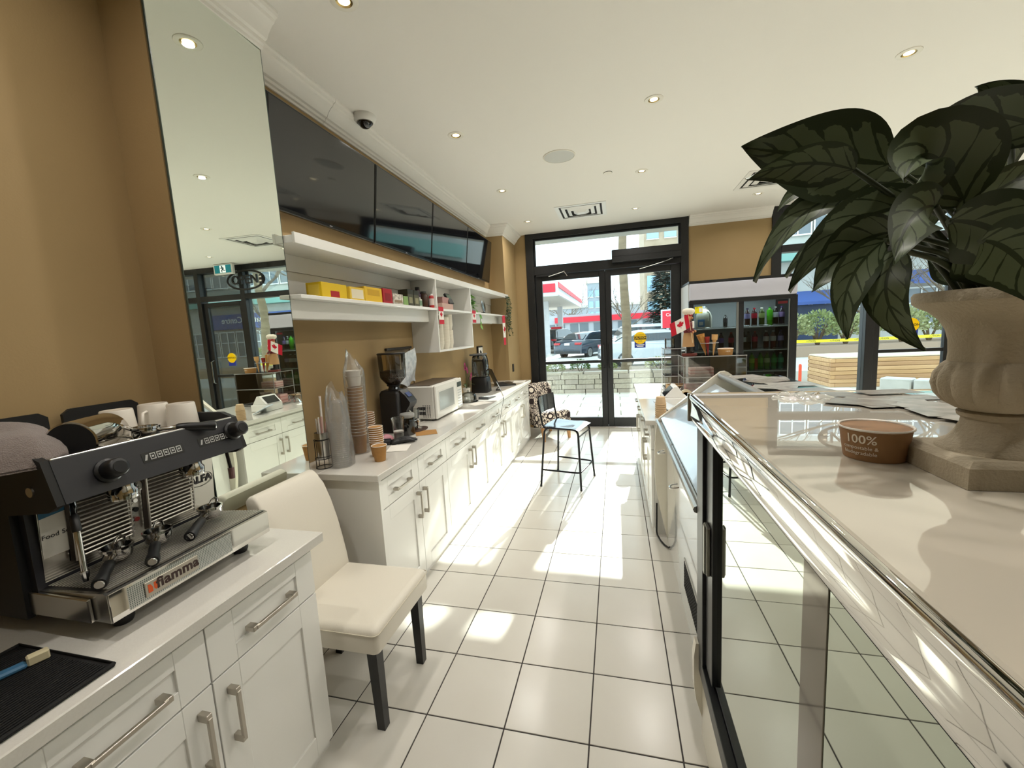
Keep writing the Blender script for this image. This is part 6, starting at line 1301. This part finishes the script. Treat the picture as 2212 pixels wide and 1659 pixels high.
# paver walk before the doors: single slabs near the doors
wk = ext(MB().box((-6, 5.31, -.10), (14, 12.5, -.032)), 'ground_walk', M('paver_joint', '9c9588', .9))
pm = mesh(MB().box((-.392, -.192, -.03), (.392, .192, 0), .004), 'paver', PAVE, 0)
for j in range(9):
    for i in range(-3, 9):
        x = i*.8+(.4 if j % 2 else 0); y = 5.55+j*.4
        if -2.4 < x < 3.2 or (3.2 <= x < 7 and j > 4): new('paver', pm, wk, (x, y, -.008))
# stone planter wall with shrubs and tree
BLK = [M('wall_stone_a', 'b3aa98', .85, noise=(8, '857c6c', .3), bump=(30, .3)), M('wall_stone_b', 'a0968a', .85, noise=(8, 'a3998a', .3), bump=(30, .3)), M('wall_stone_c', 'bdb4a2', .85, noise=(8, '948a7a', .3), bump=(30, .3))]
pw = thing('stone_planter', 'low stone block planter wall outside the double doors', 'planter', (.9, 9.5, -.03))
part(MB().box((-2.55, -.60, 0), (2.0, 1.2, .46)), 'fill', M('planter_earth', '6a5a48', .95, noise=(12, '5a4a3a', .3)), pw, smooth=0)
rnd = random.Random(3); bms = [mesh(MB().box((-.5, -.09, -.5), (.5, .09, .5), .012), 'stone_block', m_, 0) for m_ in BLK]
for r in range(4):
    x = -2.6-(.2 if r % 2 else 0)
    while x < 2.0:
        w = rnd.uniform(.30, .52); o = new('stone_block', bms[rnd.randrange(3)], pw, (x+w/2, -.66+rnd.uniform(-.012, .012), .06+r*.122)); o.scale = (w-.012, 1, .114); x += w
for i in range(9): o = new('cap_stone', bms[i % 3], pw, (-2.4+i*.53, -.62, .512)); o.scale = (.50, 1.5, .055)
LEAFS = [M('shrub_leaf_a', '4f6a34', .6), M('shrub_leaf_b', '86925c', .6), M('shrub_leaf_c', '9ba070', .6)]
def shrub(name, label, c, rx, rz, n, mat, seed, cat='shrub', group=None, ls=.05, ry=None):
    t = thing(name, label, cat, c, 0, group); rnd = random.Random(seed); mb = MB(); ry = ry or rx
    for _ in range(n):
        a = rnd.uniform(0, 6.283); u = rnd.uniform(-.2, 1); q = rnd.uniform(.5, 1)**.5; s = sqrt(max(0, 1-max(u,0)**2))
        p = Vector((rx*q*s*cos(a), ry*q*s*sin(a), rz*.45+rz*.55*u*q)); d = Vector((cos(a)*s+rnd.uniform(-.6,.6), sin(a)*s+rnd.uniform(-.6,.6), u+rnd.uniform(-.2,.8))).normalized(); e = d.cross(Vector((rnd.uniform(-1,1), rnd.uniform(-1,1), rnd.uniform(-1,1)))).normalized()
        L = ls*rnd.uniform(.7, 1.3); mb.add([tuple(p), tuple(p+d*L*.5+e*L*.28), tuple(p+d*L), tuple(p+d*L*.5-e*L*.28)], [(0,1,2,3)])
    o = part(mb, 'foliage', mat, t, smooth=0); o['kind'] = 'stuff'
    g = MB()
    for k in range(5): a = k*1.26; g.tube([(0,0,0),(rx*.3*cos(a), ry*.3*sin(a), rz*.4),(rx*.6*cos(a), ry*.6*sin(a), rz*.75)], [.012*rz*3,.008*rz*3,.003], 5)
    part(g, 'stem', M('bark_shrub', '5a4a38', .9), t, smooth=60)
    return t
for i, (x, y, rx, rz, m_) in enumerate(((-.40, 9.15, .26, .30, 1), (.25, 9.2, .24, .34, 0), (.92, 9.25, .22, .28, 1), (2.15, 9.2, .32, .34, 2), (-1.1, 9.2, .25, .3, 0), (2.6, 9.5, .2, .3, 1))):
    shrub('planter_shrub', ['pale shrub left in the stone planter', 'darker green shrub in the middle of the stone planter', 'small pale shrub before the street tree', 'wide pale shrub right of the street tree', 'leftmost shrub of the stone planter, at the door frame', 'rightmost shrub of the stone planter'][i], (x, y, .425), rx, rz, 420, LEAFS[m_], 30+i, group='shrubs in the stone planter')
BARK = M('tree_bark', '8a7a62', .9, noise=((3, 3, 14), '6e604c', .25), bump=(14, .6)); TWIG = M('twig_bark', '6b5f52', .9)
def branching(rnd, p, d, L, r, depth, out, n_max, spread=.55):
    pts = [p]; q = Vector(p); dd = Vector(d)
    for k in range(4):
        dd = (dd+Vector((rnd.uniform(-.18,.18), rnd.uniform(-.18,.18), rnd.uniform(-.04,.16)))).normalized(); q = q+dd*L/4; pts.append(q.copy())
    out.append((pts, r))
    if depth <= 0 or len(out) > n_max: return
    for k in range(rnd.choice((2, 3, 3))):
        t = rnd.uniform(.35, 1); i = min(3, int(t*4)); b = pts[i].lerp(pts[i+1], t*4-i)
        nd = (dd+Vector((rnd.uniform(-1,1), rnd.uniform(-1,1), rnd.uniform(-.5,.8)))*spread).normalized(); branching(rnd, b, nd, L*rnd.uniform(.55,.78), r*.55, depth-1, out, n_max, spread)
def bare_tree(name, label, c, trunk, r, crown_L, depth, seed, n0=5, group=None, lean=(0, 0), first=1.0, low=.62):
    t = thing(name, label, 'tree', c, 0, group); rnd = random.Random(seed)
    pts = [(lean[0]*k/6*trunk+.03*r*10*sin(k*1.7), lean[1]*k/6*trunk+.02*cos(k*2.1)*r*10-.2*r, trunk*k/6) for k in range(7)]
    part(MB().tube(smoothpts(pts, 3), [r*(1.25 if k == 0 else 1-.35*k/18) for k in range(19)], 14), 'trunk', BARK, t, smooth=60)
    mb = MB()
    for k in range(n0):
        a = 2*pi*k/n0+rnd.uniform(-.4,.4); h = rnd.uniform(low, 1); b = Vector(pts[min(6, int(h*6))]); b.z = h*trunk
        out = []; branching(rnd, b, Vector((cos(a)*first, sin(a)*first, rnd.uniform(.35,.9))).normalized(), crown_L*rnd.uniform(.8,1.1), r*.38, depth, out, 90)
        for ps, rr in out: mb.tube(ps, [max(.004, rr*(1-.16*i)) for i in range(len(ps))], 5 if rr > .02 else 3, caps=False)
    part(mb, 'branches', TWIG, t, smooth=60)['kind'] = 'stuff'
    return t
bare_tree('street_tree', 'bare street tree with pale trunk right behind the double doors', (1.385, 9.85, .40), 6.2, .125, 2.4, 3, 8, 9, low=.55)
bare_tree('street_tree', 'bare street tree seen in the wall mirror, before the information building', (10.2, 12.0, -.05), 5.5, .17, 2.4, 3, 19, 7, low=.6)
bare_tree('street_tree', 'bare street tree with slender trunk behind the shop window', (9.05, 14.2, -.05), 5.5, .13, 2.6, 3, 13, 8, low=.5)
for i, (x, y, h, L) in enumerate(((-5.3, 54, 3.0, 2.6), (2.2, 42, 2.6, 2.4), (-5.5, 62, 4.0, 4.6), (9.5, 56.5, 3, 2.2), (12.0, 20.5, 1.6, 1.9), (15.2, 20.2, 1.8, 2.1))):
    bare_tree('bare_tree', ['bare tree beside the petrol station', 'bare tree right of the street trunk, far back', 'tall bare tree far beyond the petrol station', 'distant bare tree before the apartment tower', 'twiggy bare tree before the information building, left one', 'twiggy bare tree before the information building, right one'][i], (x, y, -.05), h, .16, L, 3, 40+i, 7, 'far bare trees', low=.4)
# evergreen
ev = thing('evergreen_tree', 'dense dark evergreen tree right of the street trunk', 'tree', (4.1, 25.5, -.05)); rnd = random.Random(6); mb = MB()
for k in range(4200):
    h = rnd.random()**1.25; z = .4+5.4*h; r = (1.25*(1-h)**.75+.10)*rnd.uniform(.45, 1); a = rnd.uniform(0, 6.283); p = Vector((r*cos(a), r*sin(a), z)); d = Vector((cos(a), sin(a), rnd.uniform(-.5,.1))).normalized(); e = Vector((-sin(a), cos(a), 0)); L = rnd.uniform(.25, .48)
    mb.add([tuple(p), tuple(p+d*L*.6+e*L*.3), tuple(p+d*L), tuple(p+d*L*.6-e*L*.3)], [(0,1,2,3)])
part(mb, 'needles', M('evergreen', '2e4640', .8), ev, smooth=0)['kind'] = 'stuff'; part(MB().cyl((0,0,0),(0,0,5.2),.14,.03,10), 'trunk', BARK, ev)

# ------------------------------------------------------------------ cars
CARGL = M('car_glass', '2a3338', .05, coat=.6); TYRE = M('tyre', '141414', .7); RIMM = M('alloy', '9a9a98', .3, metal=.8)
def car(label, loc, rz, paint, kind='sedan'):
    """length along local x (front +x)"""
    t = thing('car', label, 'car', loc, rz, None); PN = M('paint_'+paint, paint, .18, coat=.7)
    if kind == 'sedan': L, Wd, H, prof = 4.6, 1.8, 1.45, [(-2.28,.55),(-2.25,.80),(-2.1,.98),(-1.75,1.02),(-.2,.98),(.95,.96),(1.6,.88),(2.15,.74),(2.28,.55)]; cab = [(-1.85,1.0),(-1.15,1.36),(-.65,1.44),(.1,1.44),(.5,1.36),(1.15,.97)]
    elif kind == 'suv': L, Wd, H, prof = 4.6, 1.88, 1.7, [(-2.28,.55),(-2.26,.95),(-2.2,1.08),(-1.8,1.10),(-.2,1.08),(1.0,1.06),(1.75,1.0),(2.2,.86),(2.28,.55)]; cab = [(-2.2,1.07),(-1.85,1.60),(-1.4,1.68),(.0,1.68),(.45,1.58),(1.1,1.07)]
    else: L, Wd, H, prof = 5.4, 1.95, 1.85, [(-2.7,.6),(-2.68,1.15),(-2.6,1.2),(-.9,1.2),(-.6,1.2),(1.0,1.18),(1.8,1.14),(2.6,.98),(2.7,.6)]; cab = [(-.95,1.19),(-.75,1.78),(-.4,1.85),(.6,1.85),(.95,1.74),(1.5,1.18)]
    rings = []
    for y, k in ((-Wd/2, .93), (-Wd/2+.06, 1), (0, 1.02), (Wd/2-.06, 1), (Wd/2, .93)):
        rings.append([(x*(1 if abs(y) < Wd/2-.03 else .985), y, .30+(z-.30)*k) for x, z in prof]+[(prof[-1][0]-.03, y, .30), (prof[0][0]+.03, y, .30)])
    part(MB().loft(rings), 'body', PN, t, smooth=50)
    rings = [[(x*(.96 if abs(s) == 1 else 1)-.0, s*(Wd/2-.10-.16*((z-1)/.5 if z > 1 else 0)), z-(.03 if abs(s) == 1 and z > 1.2 else 0)) for x, z in cab] for s in (-1, -.8, 0, .8, 1)]
    part(MB().loft(rings), 'roof', PN, t, smooth=50)
    gl = MB()
    for s in (-1, 1):
        yy = lambda z: s*(Wd/2-.085-.16*max(0, (z-1)/.5))
        pts = [(cab[0][0]*.96+.28, cab[0][1]+.03), (cab[1][0]*.96+.14, cab[1][1]-.06), (cab[-2][0]*.96-.05, cab[-2][1]-.06), (cab[-1][0]*.96-.18, cab[-1][1]+.04)]
        gl.add([(x, yy(z), z) for x, z in pts], [(0,1,2,3)])
    part(gl, 'side_glass', CARGL, t, smooth=0)
    gm = MB()
    for (xa, za), (xb, zb), o in ((cab[0], cab[1], -1), (cab[-1], cab[-2], 1)):
        a = (xa+(xb-xa)*.14+o*.012, za+(zb-za)*.14+.014); b = (xa+(xb-xa)*.90+o*.012, za+(zb-za)*.90+.014)
        gm.add([(a[0], -Wd/2+.20, a[1]), (a[0], Wd/2-.20, a[1]), (b[0], Wd/2-.30, b[1]), (b[0], -Wd/2+.30, b[1])], [(0,1,2,3)])
    part(gm, 'windscreen', CARGL, t, smooth=0)
    wx = L*.305
    for sx in (-wx, wx):
        for s in (-1, 1):
            w = part(MB().lathe([(1e-7,-.1),(.30,-.1),(.33,-.07),(.33,.07),(.30,.1),(1e-7,.1)], n=22).xf(Matrix.Translation((sx, s*(Wd/2-.10), .33)) @ Matrix.Rotation(pi/2, 4, 'X')), 'wheel', TYRE, t, smooth=40)
            part(MB().lathe([(1e-7,-.012),(.20,-.012),(.22,.0),(.20,.012),(1e-7,.012)], n=18).xf(Matrix.Translation((sx, s*(Wd/2+.005), .33)) @ Matrix.Rotation(pi/2, 4, 'X')), 'rim', RIMM, w)
    zt = prof[2][1]-.10; xr = prof[1][0]
    for s in (-1, 1):
        part(MB().box((xr-.03, s*(Wd/2-.42), zt-.10), (xr+.12, s*(Wd/2-.03), zt+.02), .02), 'tail_light', M('tail_red', 'b01820', .2, coat=.5), t); part(MB().box((prof[-2][0]-.15, s*(Wd/2-.45), prof[-2][1]-.12), (prof[-2][0]+.07, s*(Wd/2-.06), prof[-2][1]-.02), .02), 'head_light', M('head_lamp', 'd8dde0', .1, coat=.6), t)
    part(MB().box((xr-.035, -.16, zt-.12), (xr+.02, .16, zt+.0)), 'number_plate', PAPERW, t, smooth=0)
    part(MB().box((xr-.04, -Wd/2+.08, .32), (xr+.25, Wd/2-.08, .48), .04), 'bumper', M('bumper_dark', '2a2c2e', .5), t)
    return t
car('dark blue-grey sedan seen from behind through the left glass door', (-.35, 23.0, -.055), radians(62), '2c3844', 'sedan')
car('black sedan parked beyond the blue-grey car', (-2.9, 29.5, -.055), radians(70), '1c2226', 'suv')
car('white pickup at the left edge of the glass door', (-5.0, 34.0, -.055), radians(75), 'c9ccd0', 'truck')
car('pale silver car behind the street tree, first row', (2.75, 16.2, -.055), radians(8), 'b9bec2', 'sedan')
car('white car beyond the silver one, by the red sign', (3.3, 21.5, -.055), radians(15), 'd6d9dc', 'suv')
car('grey car parked far back in the middle of the doors', (1.0, 33.0, -.055), radians(40), '8d949a', 'sedan')
# ------------------------------------------------------------------ petrol station
gs = thing('petrol_canopy', 'white petrol station canopy with red trim seen through the left door', 'canopy', (-5.5, 30, -.055)); LW = M('station_white', 'cfcfd2', .5); SR = M('station_red', 'd8283c', .5)
part(MB().box((-6, -8, 3.55), (3.62, 8, 4.25)), 'fascia', LW, gs, smooth=0); part(MB().box((3.62, -8.02, 3.95), (3.66, 8.02, 4.25)), 'red_trim', SR, gs, smooth=0); part(MB().box((2.65, -8.06, 3.72), (3.45, -8.0, 4.18)), 'red_sign', SR, gs, smooth=0)
part(MB().box((-6, -8, 3.50), (3.6, 8, 3.55)), 'soffit', M('soffit', 'bdb8b0', .6), gs, smooth=0)
for x in (-1.5, 2.2):
    for y in (-4, 3.5): part(MB().box((x-.2, y-.2, 0), (x+.2, y+.2, 3.5)), 'column', LW, gs, smooth=0)
for i, (x, y) in enumerate(((-4.2, 26.5), (-3.6, 33.0))):
    t = thing('fuel_pump', ['nearer', 'farther'][i]+' fuel pump under the petrol station canopy', 'fuel pump', (x, y, -.055)); part(MB().box((-.4, -.25, 0), (.4, .25, 1.9), .04), 'cabinet', LW, t); part(MB().box((-.3, -.27, 1.2), (.3, -.25, 1.6)), 'display', M('pump_screen', '33363a', .3), t, smooth=0); part(MB().box((-.4, -.26, 1.62), (.4, .26, 1.86)), 'red_band', SR, t, smooth=0); part(MB().tube([(.42,0,1.5),(.55,0,1.0),(.42,0,.7)], .03, 6), 'hose', MATTEBLK, t, smooth=60)
sb = thing('station_shop', 'low grey station shop with a red band behind the parked cars', 'building', (-1, 46, -.055)); part(MB().box((-9, 0, 0), (8, 6, 3.2)), 'wall', M('shop_grey', 'aab0b6', .7), sb, smooth=0); part(MB().box((-4.5, -.3, 2.35), (7.5, 0, 2.95)), 'red_band', SR, sb, smooth=0)
for i in range(6): f = part(MB().box((-8+i*2.6, -.06, .4), (-6+i*2.6, -.0, 2.2)), 'window', M('shop_window', '6a757c', .2), sb, smooth=0); part(MB().box((-7.06+i*2.6, -.08, .4), (-6.98+i*2.6, -.06, 2.2)), 'glazing_bar', LW, f, smooth=0)
t = thing('red_sign', 'red roadside sign with white lettering at the right door edge', 'sign', (3.62, 20.4, -.055)); part(MB().box((-.05, -.05, 0), (.05, .05, 1.5)), 'post', LW, t, smooth=0); part(MB().box((-.30, -.06, 1.42), (.35, .06, 2.32)), 'board', LW, t, smooth=0); part(MB().box((-.24, -.07, 1.42), (.35, -.06, 2.25)), 'red_face', SR, t, smooth=0); part(text_mb('Cal', .22, frame_mtx((.06, -.075, 2.05), (1,0,0), (0,0,1))), 'lettering', PAPERW, t, smooth=0)
def tower(name, label, loc, w, d, h, mat, nx, nz, wm, z0=2., balcony=False):
    t = thing(name, label, 'building', loc); part(MB().box((0, 0, 0), (w, d, h)), 'wall', mat, t, smooth=0); cw = w/nx; chh = (h-z0-1)/nz
    wme = mesh(MB().box((-cw*.34, -.12, -chh*.30), (cw*.34, .02, chh*.30)), 'window', wm, 0); bme = mesh(MB().box((-cw*.36, -.2, -.06), (cw*.36, .0, .06)), 'sill', CONC, 0)
    for i in range(nx):
        for k in range(nz):
            o = new('window', wme, t, ((i+.5)*cw, 0, z0+(k+.5)*chh)); new('sill', bme, o, (0, 0, -chh*.33))
    part(MB().box((-.3, -.3, h), (w+.3, d+.3, h+.6)), 'roof_edge', CONC, t, smooth=0); return t
WBLUE = M('tower_glass', '8fb3c9', .15)
tower('apartment_tower', 'tall tan apartment tower behind the right glass door', (5.3, 62, -.055), 14, 12, 32, M('tower_tan', 'a89680', .8, noise=(1, '978670', .2)), 6, 8, WBLUE)
tower('office_block', 'far blue-grey block beyond the petrol station', (-4.2, 85, -.055), 4, 10, 10.5, M('block_grey', '93a0ac', .8), 3, 4, WBLUE, 1)
tower('long_block', 'long low grey building along the horizon', (-30, 100, -.055), 44, 10, 6.5, M('block_grey2', 'a4a8ac', .8), 12, 2, WBLUE, .6)
# information building opposite the shop window
ib = thing('information_building', 'grey building with blue Information Centre sign across the street', 'building', (8, 24.5, -.055)); GBR = M('info_brick', 'bcbab4', .85, noise=(2, 'aaa8a2', .3))
part(MB().box((0, 0, 0), (26, 8, 8.5)), 'wall', GBR, ib, smooth=0); part(MB().box((-.2, -.7, 4.55), (26.2, 0, 5.35)), 'teal_canopy', M('teal_roof', '6f9f96', .5), ib, smooth=0)
BLU = M('sign_blue', '34508f', .5)
part(MB().box((9.6, -.35, 2.95), (18.6, -.02, 4.0)), 'sign_board', BLU, ib, smooth=0)
part(text_mb('Information Centre', .62, frame_mtx((14.2, -.40, 3.55), (1,0,0), (0,0,1)), depth=.01), 'lettering', PAPERW, ib, smooth=0)
wf_ = mesh(MB().box((-.62, -.10, -.9), (.62, 0, .9)), 'window', M('info_glass', '5d6870', .12, coat=.4), 0); wb_ = mesh(MB().box((-.66, -.14, -.94), (.66, -.10, -.86)).box((-.66, -.14, .86), (.66, -.10, .94)).box((-.66, -.14, -.86), (-.60, -.10, .86)).box((.60, -.14, -.86), (.66, -.10, .86)).box((-.03, -.14, -.86), (.03, -.10, .86)).box((-.60, -.14, .10), (.60, -.10, .16)), 'glazing_bars', M('info_frame', 'd9d9d6', .5), 0)
for i in range(18): o = new('window', wf_, ib, (1.2+i*1.4, 0, 1.85)); new('glazing_bars', wb_, o)
for i in range(18): o = new('window', wf_, ib, (1.2+i*1.4, 0, 6.8)); new('glazing_bars', wb_, o)
t = thing('info_awning', 'blue slanted awning on the information building behind the hedge', 'awning', (11.0, 23.2, -.055)); part(MB().prism([(0,2.35),(1.2,2.95),(1.2,2.85),(0,2.2)], -1.6, 1.6, lambda a, b, d: (d, a, b)), 'cloth', BLU, t, smooth=0); part(MB().box((-1.5, .9, .3), (1.5, 1.1, 2.2)), 'shopfront', M('info_dark', '2a3a58', .3), t, smooth=0)
t = thing('info_awning', 'blue slanted awning on the information building, right of the window post', 'awning', (16.2, 23.2, -.055)); part(MB().prism([(0,3.05),(1.2,3.65),(1.2,3.55),(0,2.9)], -1.0, 1.0, lambda a, b, d: (d, a, b)), 'cloth', BLU, t, smooth=0)
for i in range(9): shrub('hedge_bush', ['first','second','third','fourth','fifth','sixth','seventh','eighth','ninth'][i]+' bush of the sunny hedge across the street, counted from the fridge', (8.3+i*.95, 18.3+.1*(i % 2), .30), .68, 1.35+.12*sin(i*2), 700, LEAFS[(i+1) % 2+1], 60+i, 'bush', 'sunny hedge across the street', .13)
hb = ext(MB().box((6, 17.4, -.06), (22, 20, .36)), 'ground_hedge_bed', M('bed_soil', 'a08a76', .95)); ext(MB().box((-30, 20.6, -.06), (60, 23, .02)), 'ground_sidewalk', CONC)
# timber planter of stacked boards
tpn = thing('timber_planter', 'box of stacked pale timber boards outside the shop window', 'planter', (5.72, 9.12, -.03)); TB = [M('board_a', 'd2a878', .7, noise=((1.5, 14, 14), 'b98f60', .25)), M('board_b', 'dcb284', .7, noise=((1.5, 14, 14), 'c39a6a', .25)), M('board_c', 'c79c72', .7, noise=((1.5, 14, 14), 'ab8258', .25))]
fb = [mesh(MB().box((0, 0, 0), (2.75, .085, .083), .007), 'board', m_, 0) for m_ in TB]; lb = [mesh(MB().box((0, 0, 0), (.085, 1.05, .083), .007), 'board', m_, 0) for m_ in TB]
for k in range(7):
    new('board', fb[k % 3], tpn, (.0 if k % 2 else .086, 0, k*.0905)); new('board', lb[(k+1) % 3], tpn, (0, .086 if k % 2 else .0, k*.0905)); new('board', fb[(k+2) % 3], tpn, (.0, 1.06, k*.0905))
dk = mesh(MB().box((0, 0, 0), (2.72, .135, .03), .003), 'top_board', M('board_pale', 'e2d2b8', .7), 0)
for k in range(8): new('top_board', dk, tpn, (.02, .0+k*.142, .636))
# pale stone blocks
for i in range(5):
    solo(MB().box((-.24, -.16, 0), (.24, .16, .26), .02).xf(Matrix.Translation((6.65+i*.37, 8.55-i*.36, -.03)) @ Matrix.Rotation(radians(-44), 4, 'Z')), 'stone_block', M('pale_block', 'c9c8c2', .8, noise=(6, 'b6b5ae', .3)), ['farthest', 'second', 'middle', 'fourth', 'nearest'][i]+' pale kerb block in the row outside the shop window', 'stone block', 'pale kerb blocks outside')
# caution tape on posts, orange delineator
ORG = M('safety_orange', 'e2502c', .5); YT = M('tape_yellow', 'f0e020', .45)
for i, (x, y, h) in enumerate(((5.08, 9.0, .52), (10.4, 11.3, .9))):
    t = thing('delineator_post', ['orange post beside the fridge outside the window', 'orange post carrying the far end of the caution tape'][i], 'post', (x, y, -.03)); part(MB().lathe([(.10,0),(.10,.03),(.032,.05),(.030,h),(.02,h+.03),(1e-7,h+.035)], n=16), 'post', ORG, t)
tpz = lambda x: .92+.0045*(x-7.6)**2-.02
tap = thing('caution_tape', 'yellow caution tape stretched across the pavement outside', 'tape', (7.5, 11.0, .8)); part(MB().grid(lambda u, v: (5.2+5.2*u-7.5, .3*u-.0, tpz(5.2+5.2*u)+.075*v-.8-.04), 40, 1), 'ribbon', YT, tap, smooth=60)
for i in range(9):
    x = 5.5+i*.55; part(text_mb('CAUTION', .066, frame_mtx((x-7.5, .3*(x-5.2)/5.2-.004, tpz(x)-.8-.002), (1,0,.009*(x-7.6)), (0,0,1)), depth=.0003), 'lettering', M('print_dark'), tap, smooth=0)
